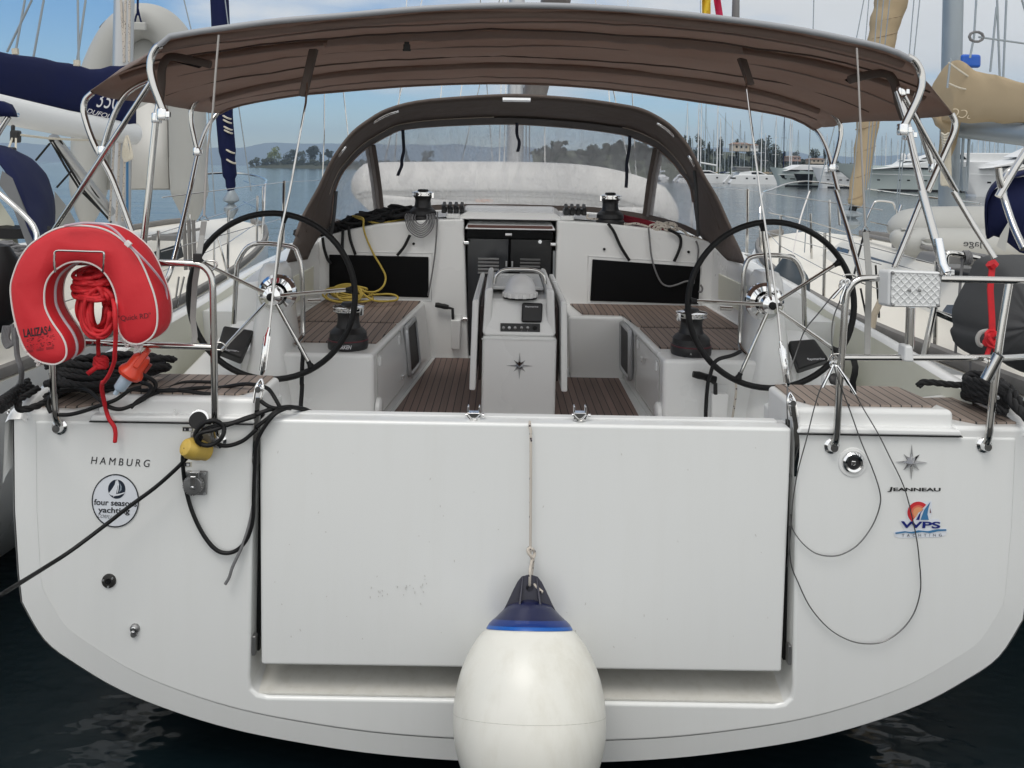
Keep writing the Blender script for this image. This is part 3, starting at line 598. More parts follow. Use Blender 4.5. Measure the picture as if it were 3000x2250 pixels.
# cockpit side seats, plinths for the winches
def seat(s):
    top, bot = ((.767, .665), (.752, .60)) if s < 0 else ((.748, .705), (.748, .715))
    b = MB().hexa([(s*bot[0], 1.10, 1.0), (s*1.46, 1.10, 1.0), (s*1.46, 2.84, 1.0), (s*bot[1], 2.84, 1.0)], [(s*top[0], 1.10, 1.425), (s*1.46, 1.10, 1.425), (s*1.46, 2.84, 1.425), (s*top[1], 2.84, 1.425)])
    o = b.build('cockpit_seat', gel, Y0, bevel=.022, seg=4)
    if s < 0:
        t = [[(-.79, 1.36), (-1.42, 1.36), (-1.41, 1.92), (-.752, 1.92)], [(-.748, 1.97), (-1.41, 1.97), (-1.385, 2.8), (-.69, 2.8)]]
    else:
        t = [[(.78, 1.36), (1.42, 1.36), (1.41, 1.92), (.76, 1.92)], [(.758, 1.97), (1.41, 1.97), (1.385, 2.8), (.40, 2.8), (.45, 2.40), (.72, 2.38)]]
    for p in t: MB().vprism(p, 1.424, 1.434).build('seat_teak', teak, o, bevel=.002)
    MB().box((s*1.09, 1.945, 1.427), (.64, .012, .008)).build('locker_gap', rubber, o)
    # locker lid on the inner face: port light, hinges, latch
    def face(Yv, zf, off=.004):               # point on the leaning inner face
        k = (Yv-1.10)/1.74; xt = top[0]+(top[1]-top[0])*k; xb = bot[0]+(bot[1]-bot[0])*k
        return Vector((s*(xb+(xt-xb)*(zf-1.0)/.425-off), Yv, zf))
    f = MB()
    def fq(y0, y1, z0, z1, off, n=4, rr=.03):
        pts = []
        for cy_, cz_, a0 in ((y1-rr, z1-rr, 0), (y0+rr, z1-rr, 90), (y0+rr, z0+rr, 180), (y1-rr, z0+rr, 270)):
            for j in range(n+1):
                a = radians(a0+90*j/n); pts.append(face(cy_+rr*cos(a), cz_+rr*sin(a), off))
        return pts
    pl = MB().tube(fq(1.95, 2.28, 1.10, 1.40, .020), .016, 6, True).build('port_light', alu, Y0)
    a = fq(1.955, 2.275, 1.105, 1.395, .024); g = MB(); g.add(a, [tuple(range(len(a)))]); g.build('port_light_glass', darkwin, pl)
    MB().tube(fq(1.18, 1.86, 1.07, 1.405, .002), .004, 5, True).build('locker_lid_seam', mat('seam_%d' % s, (.4, .4, .38), .6), o)
    for yy in (1.24, 1.78): MB().box(face(yy, 1.36, .006), (.012, .03, .05)).build('hinge', gel2, o, bevel=.003)
    MB().box(face(1.8 if s < 0 else 1.6, 1.13 if s < 0 else 1.31, .01), (.02, .03, .03)).build('locker_catch', chrome, o, bevel=.004)
    d = MB().lathe([(.055, 0), (.055, .02), (.04, .03), (.0, .03)], face(1.16, 1.13, .0), Matrix.Rotation(-s*pi/2, 3, 'Y'), 20); d.build('vent_cover', gel, o)
    return o
seat(-1); sR = seat(1)
MB().hexa([(.37, 2.33, 1.0), (.73, 2.33, 1.0), (.73, 2.84, 1.0), (.37, 2.84, 1.0)], [(.35, 2.33, 1.424), (.73, 2.33, 1.424), (.73, 2.84, 1.424), (.35, 2.84, 1.424)]).build('seat_return', gel, sR, bevel=.02)
# sidedeck, coamings
for s in (-1, 1):
    MB().hexa([(s*1.42, 1.42, .98), (s*1.70, 1.48, .98), (s*1.76, 3.3, .98), (s*1.40, 3.3, .98)], [(s*1.47, 1.46, 1.745), (s*1.62, 1.50, 1.715), (s*1.66, 3.3, 1.88), (s*1.44, 3.3, 1.91)]).build('cockpit_coaming', gel, Y0, bevel=.03, seg=4)
    MB().hexa([(s*1.6, 1.52, 1.2), (s*1.86, 1.52, 1.2), (s*1.86, 5.2, 1.3), (s*1.2, 5.2, 1.3)], [(s*1.6, 1.52, 1.56), (s*1.86, 1.52, 1.56), (s*1.86, 5.2, 1.68), (s*1.2, 5.2, 1.7)]).build('side_deck', gel2, Y0)
    MB().box((s*1.442, 2.2, 1.60), (.012, .9, .18)).build('coaming_recess', cream, Y0, bevel=.01)
    for yy in (1.75, 2.05): MB().box((s*1.446, yy, 1.70), (.008, .018, .014)).build('deck_stud', rubber, Y0)
# coachroof bulkhead
topz = [(-1.45, 1.875), (-1.25, 1.935), (-1.02, 1.985), (-.70, 2.02), (-.39, 2.035)]
MB().prism([(-1.46, .98), (-.335, .98), (-.388, 2.035)]+[(x, z) for x, z in topz[-2::-1]], 2.83, 3.0).build('bulkhead', gel, Y0, bevel=.018, seg=4)
MB().prism([(.288, .98), (1.46, .98), (1.45, 1.89), (1.25, 1.94), (1.0, 1.985), (.66, 2.02), (.296, 2.035)], 2.83, 3.0).build('bulkhead', gel, Y0, bevel=.018, seg=4)
for nm, q in (('bulkhead_window', [(-1.362, 1.462), (-.634, 1.455), (-.640, 1.752), (-1.366, 1.757)]), ('bulkhead_window', [(.548, 1.452), (1.34, 1.440), (1.352, 1.712), (.560, 1.756)])):
    w = MB().prism(q, 2.815, 2.84).build(nm, darkwin, Y0, bevel=.006)
    cx = (q[0][0]+q[1][0])/2; hw = (q[1][0]-q[0][0])/2+.02
    MB().tube([(cx-hw, 2.832, 1.44), (cx+hw, 2.832, 1.432), (cx+hw, 2.832, 1.78 if cx < 0 else 1.74), (cx-hw, 2.832, 1.78)], .006, 6, True).build('window_rebate', gel2, w)
for px, py in ((1212, 714), (1770, 730), (2017, 738)): MB().lathe([(.010, 0), (.010, .008)], U(px, py, 2.83), Matrix.Rotation(pi/2, 3, 'X'), 12).build('deck_stud', rubber, Y0)
# coachroof
rows = []
for yy, dz, sx in ((3.0, 0, 1), (3.4, .02, 1), (4.2, .02, .97), (5.6, -.04, .85), (7.4, -.12, .6)):
    rows.append([Vector((x*sx, yy, z+dz)) for x, z in ((-1.5, 1.62), (-1.46, 1.87), (-1.25, 1.94), (-1.0, 1.99), (-.7, 2.025), (-.39, 2.045), (.3, 2.045), (.66, 2.025), (1.0, 1.99), (1.25, 1.945), (1.46, 1.88), (1.5, 1.62))])
MB().grid(rows).build('coachroof', gel, Y0, sharp=1.0)
MB().grid([[Vector((x*(1 if y < 5 else .8 if y < 7 else .3 if y < 9 else .05), y, 1.70+.02*y)) for x in (-1.87, 0, 1.87)] for y in (3.3, 5, 6, 8, 10)]).build('foredeck', gel2, Y0)
# companionway: garage, sliding hatch, doors
cw = -.047
MB().hexa([(-.47, 2.86, 2.03), (.38, 2.86, 2.03), (.40, 3.9, 2.03), (-.49, 3.9, 2.03)], [(-.36, 2.90, 2.088), (.27, 2.90, 2.088), (.33, 3.9, 2.105), (-.42, 3.9, 2.105)]).build('hatch_garage', gel, Y0, bevel=.012, seg=3)
for s in (-1, 1): MB().box((cw+s*.42, 3.0, 2.05), (.10, .3, .035)).build('hatch_rail', gel, Y0, bevel=.01)
h = MB().hexa([(-.375, 2.80, 1.962), (.283, 2.80, 1.962), (.27, 3.1, 1.99), (-.36, 3.1, 1.99)], [(-.372, 2.802, 1.976), (.28, 2.802, 1.976), (.24, 3.1, 2.05), (-.33, 3.1, 2.05)]).build('sliding_hatch', whitept, Y0, bevel=.005)
MB().box((cw, 2.812, 1.981), (.62, .02, .024)).build('hatch_teak_trim', mat('dark_teak', (.10, .035, .025), .35), h, bevel=.003)
MB().box((cw, 2.87, 2.025), (.60, .01, .014)).build('hatch_slot', rubber, h)
MB().box((cw, 2.86, 1.925), (.63, .02, .055)).build('hatch_visor', darkwin, h)
MB().box((cw-.01, 2.84, 1.925), (.055, .02, .025)).build('hatch_catch', chrome, h, bevel=.008)
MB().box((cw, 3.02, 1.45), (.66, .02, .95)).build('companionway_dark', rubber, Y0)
for s, nm, mm in ((-1, 'door', mat('smoked_door', (.028, .030, .034), .12, spec=.8)), (1, 'door', mat('black_door', (.007, .007, .008), .25))):
    dd = MB().prism([(cw+s*.008, 1.02), (cw+s*.295, 1.02), (cw+s*.315, 1.885), (cw+s*.008, 1.885)], 2.925, 2.945).build('companionway_door', mm, Y0, bevel=.004)
    v = MB()
    for i in range(5): v.box((cw+s*.155, 2.918, 1.735-i*.026), (.155 if s < 0 else .15, .012, .010), Matrix.Rotation(.5, 3, 'X'))
    v.build('louvre_vent', alu if s < 0 else hypdark, dd)
    MB().box((cw+s*.022, 2.918, 1.70), (.013, .012, .042)).build('door_lock', alu, dd, bevel=.003)
    for zz in (1.86, 1.30): MB().box((cw+s*.318, 2.83, zz), (.045, .03, .028)).build('door_hinge', chrome, dd, bevel=.008)
MB().lathe([(.014, 0), (.014, .01)], U(1582, 708, 2.92), Matrix.Rotation(pi/2, 3, 'X'), 14).build('key_lock', chrome, Y0)
# ---------------------------------------------------------------- cockpit table / binnacle
tbx = -.004
tab = MB().prism([(-.205, 1.02), (.208, 1.02), (.212, 1.45), (.205, 1.47), (-.205, 1.47), (-.205, 1.45)], 1.40, 2.3).build('cockpit_table', gel, Y0, bevel=.018, seg=4)
MB().hexa([(-.205, 1.402, 1.47), (.205, 1.402, 1.47), (.205, 2.3, 1.47), (-.205, 2.3, 1.47)], [(-.188, 1.49, 1.665), (.188, 1.49, 1.665), (.19, 2.3, 1.665), (-.19, 2.3, 1.665)]).build('table_console', gel, tab, bevel=.02, seg=4)
MB().box((tbx, 1.396, 1.455), (.41, .006, .006)).build('console_seam', gel2, tab)
MB().prism([(-.20, 1.005), (.20, 1.005), (.20, 1.035), (-.20, 1.035)], 1.385, 1.41).build('table_foot', gel, tab, bevel=.004)
for s in (-1, 1):
    MB().hexa([(s*.155, 1.44, 1.49), (s*.205, 1.402, 1.475), (s*.21, 2.25, 1.5), (s*.155, 2.25, 1.5)], [(s*.15, 1.44, 1.735), (s*.195, 1.44, 1.725), (s*.19, 2.3, 1.745), (s*.155, 2.3, 1.75)]).build('console_cheek', gel, tab, bevel=.016, seg=4)
    MB().hexa([(s*.238, 1.36, 1.175), (s*.272, 1.36, 1.175), (s*.262, 2.38, 1.20), (s*.228, 2.38, 1.20)], [(s*.228, 1.36, 1.68), (s*.262, 1.36, 1.675), (s*.243, 2.30, 1.71), (s*.213, 2.30, 1.71)]).build('table_leaf', gel, tab, bevel=.01)
    MB().hexa([(s*.212, 1.50, 1.2), (s*.228, 1.50, 1.2), (s*.222, 2.3, 1.22), (s*.205, 2.3, 1.22)], [(s*.205, 1.50, 1.62), (s*.221, 1.50, 1.62), (s*.212, 2.3, 1.68), (s*.20, 2.3, 1.68)]).build('leaf_gap_slab', mat('leaf_gap_brown%d' % s, (.07, .05, .045), .6), tab)  # dark brown slab between the table side and the leaf
MB().box((tbx, 1.98, 1.70), (.30, .6, .02)).build('table_top_panel', gel, tab, bevel=.006)
hd = [U(1449, 830, 1.62), U(1452, 800, 1.62), U(1473, 791, 1.62), U(1500, 789, 1.62)]; hd2 = [U(1449, 830, 1.62), U(1455, 806, 1.62), U(1478, 791, 1.62), U(1525, 789, 1.62), U(1570, 792, 1.62), U(1592, 808, 1.62), U(1597, 832, 1.62)]
tb('grab_handle', hd2, .011, steel, tab)
cc = U(1524, 866, 1.52)+Vector((0, 0, .004)); R = MB().lathe([(.094, -.015), (.094, .02), (.087, .026), (.083, .06), (.062, .095), (.03, .115), (.001, .12)], cc, n=28).build('compass_dome', mat('dome_white', (.72, .72, .72), .35), Y0)
MB().lathe([(.097, -.018), (.097, -.008)], cc, n=28).build('dome_base_ring', rubber, R)
k = MB()
for i in range(14): a = 2*pi*i/14; k.box(cc+Vector((cos(a)*.090, sin(a)*.090, .005)), (.022, .022, .028), Matrix.Rotation(a, 3, 'Z'))
k.build('dome_rim_blocks', gel, R, bevel=.003)
def quadpx(name, px, Y, th, m, parent, bevel=.006):
    a = [U(*p[:2], p[2] if len(p) > 2 else Y) for p in px]; n = (a[1]-a[0]).cross(a[2]-a[1]).normalized()
    if n.y > 0: n = -n
    return MB().hexa([p+n*th for p in a], [p for p in a]).build(name, m, parent, bevel=bevel)
plot = quadpx('instrument_cover', [(1527, 946, 1.433), (1587, 947, 1.433), (1590, 890, 1.476), (1529, 889, 1.476)], 1.42, .028, blackpl, Y0, .012)
text('cover_lettering', 'Raymarine', U(1558, 899, 1.440), .011, lettw, plot, bold=.02, width=.072, nrm=(0, -1, .42))
sw = quadpx('switch_panel', [(1466, 971, 1.411), (1582, 973, 1.411), (1582, 949, 1.430), (1466, 947, 1.430)], 1.41, .006, blackpl, Y0, .002)
for i, px in enumerate((1475, 1492, 1509, 1528, 1546, 1567)):
    MB().lathe([(.0085 if i < 5 else .013, 0), (.0085 if i < 5 else .013, .006), (.004, .008)], U(px, 960, 1.412), Matrix.Rotation(pi/2, 3, 'X'), 12).build('switch', [sockg, alu, sockg, sockg, sockg, rubber][i], sw)
for px, s_ in ((1528, '1'), (1546, '2')): text('switch_number', s_, U(px, 969, 1.400), .005, lettw, sw)
def star(c, rv, rh, rd, parent, m=emblem, depth=.016, name='star_emblem'):
    b = MB(); c = Vector(c); n = 8; ring = []
    for i in range(16):
        a = pi/2+2*pi*i/16
        if i % 8 == 0: r = rv
        elif i % 4 == 0: r = rh
        elif i % 2 == 0: r = rd
        else: r = .0185*rv/.077
        ring.append(c+Vector((cos(a)*r, 0, sin(a)*r)))
    b.add([c+Vector((0, -depth, 0))]+ring, [(0, i+1, (i+1) % 16+1) for i in range(16)]); return b.build(name, m, parent, smooth=False)
star(U(1522, 1072, 1.398), .077, .077, .046, tab)
# ---------------------------------------------------------------- winches
def winch(c, s=1.0, parent=Y0, base=True, handle_side=1, txt=None):
    w = empty('winch', (0, 0, 0)); w.parent = parent; w.location = c
    if base:
        MB().lathe([(.105*s, 0), (.108*s, .01), (.108*s, .045*s), (.102*s, .058*s)], c, n=30).build('base', blackpl, w, loc=(0, 0, 0))
        MB().lathe([(.1085*s, .046*s), (.1085*s, .052*s)], c, n=30).build('base_red_ring', mat('winch_ring', (.09, .008, .015), .4) if 'winch_ring' not in MATS else MATS['winch_ring'], w, loc=(0, 0, 0))
        z0 = .058*s
    else:
        MB().lathe([(.105*s, 0), (.105*s, .03*s), (.09*s, .05*s)], c, n=30).build('base', blackpl, w, loc=(0, 0, 0)); z0 = .05*s
    MB().lathe([(.100*s, z0), (.098*s, z0+.028*s), (.083*s, z0+.045*s), (.068*s, z0+.055*s), (.060*s, z0+.075*s), (.057*s, z0+.105*s), (.060*s, z0+.125*s), (.072*s, z0+.138*s)], c, n=30).build('drum', blackpl, w, loc=(0, 0, 0))
    jw = MB(); jw.lathe([(.070*s, z0+.138*s), (.082*s, z0+.142*s), (.082*s, z0+.147*s), (.066*s, z0+.150*s), (.066*s, z0+.156*s), (.084*s, z0+.160*s), (.084*s, z0+.166*s), (.05*s, z0+.174*s), (.02*s, z0+.176*s)], c, n=30); jw.build('self_tailer', chrome, w, loc=(0, 0, 0))
    MB().lathe([(.045*s, z0+.172*s), (.035*s, z0+.188*s), (.01*s, z0+.190*s)], c, n=20).build('top_cap', blackpl, w, loc=(0, 0, 0))
    MB().box(Vector(c)+Vector((handle_side*.075*s, -.03, z0+.145*s)), (.018*s, .03*s, .045*s)).build('stripper_arm', chrome, w, bevel=.004, loc=(0, 0, 0))
    if txt: text('base_lettering', txt, Vector(c)+Vector((-.004, -.1095*s, .026*s)), .021, lettw, w, shear=.25, bold=.03, width=.086)
    return w
wl = winch((-.925, 1.25, 1.425), 1.0, txt='HARKEN'); wr = winch((.925, 1.25, 1.425), 1.0, handle_side=-1)
text('base_lettering', 'A', Vector((.90, 1.141, 1.447)), .010, lettw, wr); 
winch((-.70, 2.95, 2.0), 1.02, base=False); winch((.70, 2.95, 2.0), 1.02, base=False, handle_side=-1)
# clutches
for cx, n in ((-.47, 4), (.45, 4)):
    c = MB()
    for i in range(n): c.box((cx-.075+i*.045, 3.05, 2.09), (.034, .16, .05)); c.box((cx-.075+i*.045, 3.0, 2.125), (.026, .09, .03), Matrix.Rotation(.3, 3, 'X'))
    c.build('rope_clutch', blackpl, Y0, bevel=.008)
# handle pockets with handles resting in them
def pocket(c, parent, h=.17, w=.062):
    c = Vector(c); p = MB(); p.hexa([(c.x-w*.85/2, c.y-.045, c.z), (c.x+w*.85/2, c.y-.045, c.z), (c.x+w*.85/2, c.y, c.z), (c.x-w*.85/2, c.y, c.z)], [(c.x-w/2, c.y-.06, c.z+h), (c.x+w/2, c.y-.06, c.z+h), (c.x+w/2, c.y, c.z+h), (c.x-w/2, c.y, c.z+h)]); o = p.build('winch_handle_pocket', gel, Y0, bevel=.008)
    MB().box((c.x, c.y-.003, c.z+h+.015), (w*1.1, .006, .04)).build('pocket_flange', gel, o, bevel=.002); return o
pocket(U(1335, 1020, 2.825), Y0, .215, .075); pocket(U(2100, 1250, 1.095), Y0, .185, .092)
def handle(pts, grip, Y, label):
    h = empty('winch_crank', U(*pts[0], Y), label, 'winch handle', 'winch handles in their pockets'); a = [U(*p, Y) for p in pts]; g = [U(*p, Y) for p in grip]
    MB().tube(a, .011, 8).build('arm', blackpl, h, loc=(0, 0, 0)); MB().tube(g, [.016, .020, .018, .020, .016], 10).build('grip', rubber, h, loc=(0, 0, 0))
handle([(1327, 935), (1326, 905), (1312, 901)], [(1314, 900), (1302, 898), (1293, 896), (1283, 894), (1275, 893)], 2.79, 'black winch handle in the pocket left of the companionway')
handle([(2096, 1155), (2096, 1125), (2084, 1115)], [(2098, 1112), (2078, 1108), (2062, 1103), (2046, 1099), (2030, 1096)], 1.045, 'black winch handle in the pocket under the right wheel')
# ---------------------------------------------------------------- steering pedestals and wheels
for s in (-1, 1):
    pd = MB(); cx = s*1.27
    cols = []
    for z, hw, y0, y1 in ((.99, .30, 1.02, 1.45), (1.2, .27, 1.05, 1.45), (1.45, .20, 1.08, 1.45), (1.62, .155, 1.10, 1.43), (1.76, .14, 1.11, 1.40), (1.84, .125, 1.12, 1.36), (1.878, .09, 1.14, 1.33), (1.885, .03, 1.18, 1.28)):
        ring = []
        for q in range(24):
            a = 2*pi*q/24; ex = .55; X = math.copysign(abs(cos(a))**ex, cos(a)); Yq = math.copysign(abs(sin(a))**ex, sin(a))
            ring.append(Vector((cx+s*.05+X*hw*.54, (y0+y1)/2+Yq*(y1-y0)/2, z)))
        cols.append(ring)
    pd.grid(cols, True); pd.f.append(tuple(len(pd.v)-24+k for k in range(24))); ped = pd.build('steering_pedestal', gel, Y0, sharp=1.2)
    # outboard instrument pod
    MB().hexa([(s*1.34, 1.02, 1.0), (s*1.80, 1.02, 1.0), (s*1.78, 1.6, 1.0), (s*1.34, 1.6, 1.0)], [(s*1.36, 1.04, 1.30), (s*1.77, 1.04, 1.30), (s*1.62, 1.50, 1.52), (s*1.36, 1.50, 1.56)]).build('instrument_pod', gel, ped, bevel=.03, seg=4)
    if s < 0: q = [(640, 1040, 1.02), (697, 1054, 1.02), (0,0)]; q = [(634, 1027, 1.03), (708, 1056, 1.03), (744, 972, 1.13), (655, 958, 1.13)]
    else: q = [(2338, 1086, 1.03), (2418, 1068, 1.03), (2385, 996, 1.13), (2309, 1002, 1.13)]
    a = [U(*p) for p in q]; n_ = (a[1]-a[0]).cross(a[3]-a[0]).normalized()
    if n_.z < 0: n_ = -n_
    if s > 0: a = [a[0], U(2428, 1056, 1.05), a[2], a[3]]
    pc = MB().hexa([p-n_*.05 for p in a], [p+n_*.02 for p in a]).build('plotter_cover', blackpl, Y0, bevel=.012)
    tc_ = a[0].lerp(a[1], .62).lerp(a[3].lerp(a[2], .6), .14)
    text('cover_lettering', 'Raymarine', tc_+n_*.0212, .016, lettw, pc, bold=.02, width=.088, nrm=n_, shear=.15, rot=(-.18 if s < 0 else .10))
    # guard rail round the pedestal
    if s < 0: g = [(1490-0, 0)]
    gl = [U(*p) for p in ((685, 948, 1.30), (693, 800, 1.28), (700, 762, 1.28), (742, 716, 1.28), (850, 722, 1.28), (872, 745, 1.28), (884, 800, 1.28), (888, 960, 1.28), (884, 985, 1.25), (862, 1012, 1.2))] if s < 0 else [U(*p) for p in ((2358, 970, 1.30), (2355, 850, 1.28), (2352, 805, 1.28), (2318, 755, 1.28), (2215, 750, 1.28), (2184, 778, 1.28), (2176, 860, 1.28), (2168, 985, 1.28), (2172, 1020, 1.25), (2192, 1040, 1.2))]
    tb('guard_rail', gl, .0135, steel, ped, k=5)
    MB().tube([Vector((cx-s*.12, 1.26, 1.67)), Vector((cx-s*.185, 1.28, 1.67))], .012, 10).build('throttle_stub', steel, ped)
    # bezel
    MB().lathe([(.10, 0), (.10, .02), (.085, .04), (.06, .045), (.055, .03), (.03, .03)], (cx, 1.115, 1.735), Matrix.Rotation(pi/2, 3, 'X'), 32).build('compass_bezel', chrome, ped)
    whl = empty('steering_wheel', (cx, 1.0, 1.735)); whl.parent = Y0
    c = Vector((cx, 1.0, 1.735)); Rr = .423
    rim = [c+Vector((cos(a)*Rr, 0, sin(a)*Rr)) for a in (2*pi*i/64 for i in range(64))]
    MB().tube(rim, .0155, 12, True).build('rim', rubber, whl, loc=(0, 0, 0), sharp=2)
    MB().lathe([(.050, -.03), (.052, .0), (.045, .03), (.028, .04), (.02, .045)], c+Vector((0, .02, 0)), Matrix.Rotation(pi/2, 3, 'X'), 28).build('hub', chrome, whl, loc=(0, 0, 0))
    MB().lathe([(.020, 0), (.020, .012), (.012, .016)], c+Vector((0, -.02, 0)), Matrix.Rotation(pi/2, 3, 'X'), 16).build('hub_cap', rubber, whl, loc=(0, 0, 0))
    MB().tube([c, c+Vector((0, .12, 0))], .03, 12).build('axle', steel, whl, loc=(0, 0, 0))
    angs = (82, 6, -60, -132, 155) if s < 0 else (97, 178, -113, -34, 33)
    for an in angs:
        a = radians(an); d = Vector((cos(a), 0, sin(a)))
        MB().tube([c+d*.045, c+d*(Rr-.035)], .0095, 10).build('spoke', steel, whl, loc=(0, 0, 0))
        MB().tube([c+d*(Rr-.045), c+d*(Rr-.03), c+d*(Rr-.012)], [.012, .013, .02], 10).build('spoke_boot', rubber, whl, loc=(0, 0, 0))
for px, py in ((2446, 1112), (2446, 1130)):
    MB().lathe([(.028, 0), (.026, .012), (.02, .016)], U(px, py, .50), Matrix.Rotation(pi*.3, 3, 'X'), 18).build('foot_switch', blackpl, Y0)
MB().hexa([U(2415, 1095, .55), U(2475, 1095, .55), U(2480, 1145, .45), U(2420, 1145, .45)], [p+Vector((0, .05, -.02)) for p in (U(2415, 1095, .55), U(2475, 1095, .55), U(2480, 1145, .45), U(2420, 1145, .45))]).build('switch_plate', gel, Y0, bevel=.01)
# ================================================================ bimini
secA = PP([(468, 134), (500, 112), (560, 100), (650, 86), (800, 68), (976, 51), (1150, 37), (1300, 29), (1500, 22), (1573, 21), (1750, 31), (1900, 41), (2034, 52), (2200, 72), (2305, 86), (2420, 108), (2510, 126), (2600, 148), (2669, 176)], 0.0)
def sect(pts, Y, n=40):
    pts = cr([U(p[0], p[1], Y) for p in pts], 8); L_ = [0]
    for a, c in zip(pts, pts[1:]): L_.append(L_[-1]+(c-a).length)
    out = []
    for i in range(n+1):
        t = L_[-1]*i/n; j = 0
        while j < len(L_)-2 and L_[j+1] < t: j += 1
        f = (t-L_[j])/max(1e-9, L_[j+1]-L_[j]); out.append(pts[j].lerp(pts[j+1], f))
    return out
NA = 48
A = sect([(466, 140), (485, 116), (560, 101), (650, 88), (800, 68), (976, 53), (1250, 30), (1500, 21), (1750, 27), (2034, 50), (2305, 86), (2510, 126), (2610, 152), (2669, 180)], 0.0, NA)
B = sect([(262, 268), (275, 254), (330, 225), (430, 190), (600, 158), (900, 118), (1250, 96), (1510, 90), (1800, 100), (2150, 134), (2400, 176), (2600, 232), (2720, 282), (2780, 312), (2793, 336)], .5, NA)
C = sect([(545, 318), (560, 305), (640, 278), (800, 238), (1000, 208), (1250, 189), (1510, 183), (1800, 199), (2050, 230), (2250, 268), (2400, 318), (2450, 345), (2468, 360)], 1.15, NA)
D = sect([(641, 331), (680, 312), (750, 295), (868, 276), (953, 268), (1225, 247), (1496, 241), (1754, 255), (2025, 291), (2250, 326), (2335, 348), (2386, 378)], 1.7, NA)
def lerp_sec(P_, Q_, f, sag, amp=0.0, seed=0):
    out = []
    for i in range(NA+1):
        p = P_[i].lerp(Q_[i], f); u = i/NA; p.z -= sag*4*f*(1-f)*(.35+.65*sin(pi*u))
        p.z += amp*noise.noise((u*9+seed, f*2.2+seed, 0))+amp*.55*noise.noise((u*26+f*5, f*3+seed, 4)); out.append(p)
    return out
rows = []
NR = 7
for k, (P_, Q_, sg) in enumerate(((A, B, .012), (B, C, .022), (C, D, .018))):
    for j in range(NR): rows.append(lerp_sec(P_, Q_, j/NR, sg, .012, k*7))
rows.append(D)
# the trailing hem hangs a little below the aft bow
canopy = solid(MB().grid(rows).build('bimini_canopy', brown, Y0, sharp=1.2), .004)
def hem(name, sec, r, off, i0=0, i1=NA, m=brown): return MB().tube([sec[i]+Vector((0, off[0], off[1])) for i in range(i0, i1+1)], r, 8).build(name, m, canopy, sharp=1.5)
hem('aft_hem_sunlit_line', A, .012, (-.004, .006), m=mat('hem_highlight', (.33, .34, .36), .5))  # pale grey tube paints the sunlit top side along the aft edge
hem('front_hem', D, .010, (0, -.004)); hem('bow_sleeve', B, .017, (0, -.017), 2, NA-2); hem('bow_sleeve', C, .017, (0, -.016), 2, NA-2)
hem('bow_sleeve', lerp_sec(A, B, .12, .0), .020, (0, -.012), 1, NA-1)
for f, P_, Q_ in ((.35, A, B), (.72, A, B), (.3, B, C), (.62, B, C), (.5, C, D)):
    sc_ = lerp_sec(P_, Q_, f, .02, .012, 0); hem('canopy_seam', sc_, .0040, (0, -.005), 1, NA-1, m=(dbrown if f > .5 else mat('seam_highlight', (.26, .21, .19), .8) if 'seam_highlight' not in MATS else MATS['seam_highlight']))  # the lighter seams are painted highlight lines on the cloth
# zip flap that droops in the middle of the canopy
zf = []
for j, (f, dr_) in enumerate(((.80, 0), (.88, .03), (.96, .010))):
    s_ = lerp_sec(A, B, f, .012); zf.append([s_[i]+Vector((0, 0, -.012-dr_*(1+.6*noise.noise((i*.7, j, 3))))) for i in range(13, 37)])
MB().grid(zf).build('zip_flap', brown, canopy, sharp=1.5)
bk = U(1192, 138, .40); MB().box(bk, (.030, .015, .024)).box(bk+Vector((0, 0, .016)), (.022, .012, .014)).box(bk+Vector((0, 0, -.013)), (.036, .012, .01)).build('strap_buckle', blackpl, canopy, bevel=.003)
def tt(name, tile, pts, Y, r, m=steel, parent=Y0, k=6, n=12): return MB().tube(cr(T(tile, pts, Y), k) if k else T(tile, pts, Y), r, n).build(name, m, parent, sharp=1.5)
def pt(name, pts, Y, r, m=steel, parent=Y0, k=6, n=12): return MB().tube(cr(PP(pts, Y), k) if k else PP(pts, Y), r, n).build(name, m, parent, sharp=1.5)
bow = empty('bimini_frame', (0, 0, 0)); bow.parent = Y0
def bt(name, tile, pts, Y, r=.0125, m=steel, k=6): return tt(name, tile, pts, Y, r, m, bow, k)
bt('bow_tube', 't0', [(1395, 385), (1350, 415), (1310, 490), (1300, 600), (1330, 740), (1370, 850), (1422, 985)], .0, .0145)
bt('bow_tube', 't3', [(1205, 490), (1270, 530), (1320, 620), (1325, 730), (1290, 850), (1230, 980), (1165, 1115)], .0, .0145)
bt('bow_post', 't0', [(1375, 900, .3), (1350, 1010, .3), (1318, 1320, .3), (1288, 1652, .3), (1236, 2140, .3), (1220, 2300, .3)], .3, .0138, k=0)
bt('bow_sleeve_tube', 't0', [(1820, 560), (1700, 530), (1500, 490), (1430, 520), (1400, 600), (1395, 720), (1378, 900)], .3, .017, dbrown)
bt('bow_sleeve_tube', 't3', [(700, 690), (850, 650), (1010, 635), (1080, 690), (1115, 800), (1135, 900), (1180, 1030)], .3, .018, dbrown)
bt('bow_post', 't3', [(1120, 790, .28), (1190, 1010, .25), (1260, 1330, .2), (1335, 1652, .14)], .3, .0138, k=0)
bt('bow_post', 'm3', [(1330, 0, .14), (1440, 400, .08), (1515, 655, .03)], .3, .0165, k=0)
bt('diagonal_brace', 't0', [(1310, 700, .06), (1000, 1175, .10), (690, 1650, .15), (470, 1985, .2), (300, 2245, .25)], .1, .0112, k=0)
bt('diagonal_brace', 't3', [(1170, 830, .06), (1400, 1250, .10), (1625, 1652, .15)], .1, .0112, k=0)
bt('diagonal_brace', 'm3', [(1600, 0, .15), (1780, 300, .12), (1960, 580, .06)], .1, .0112, k=0)
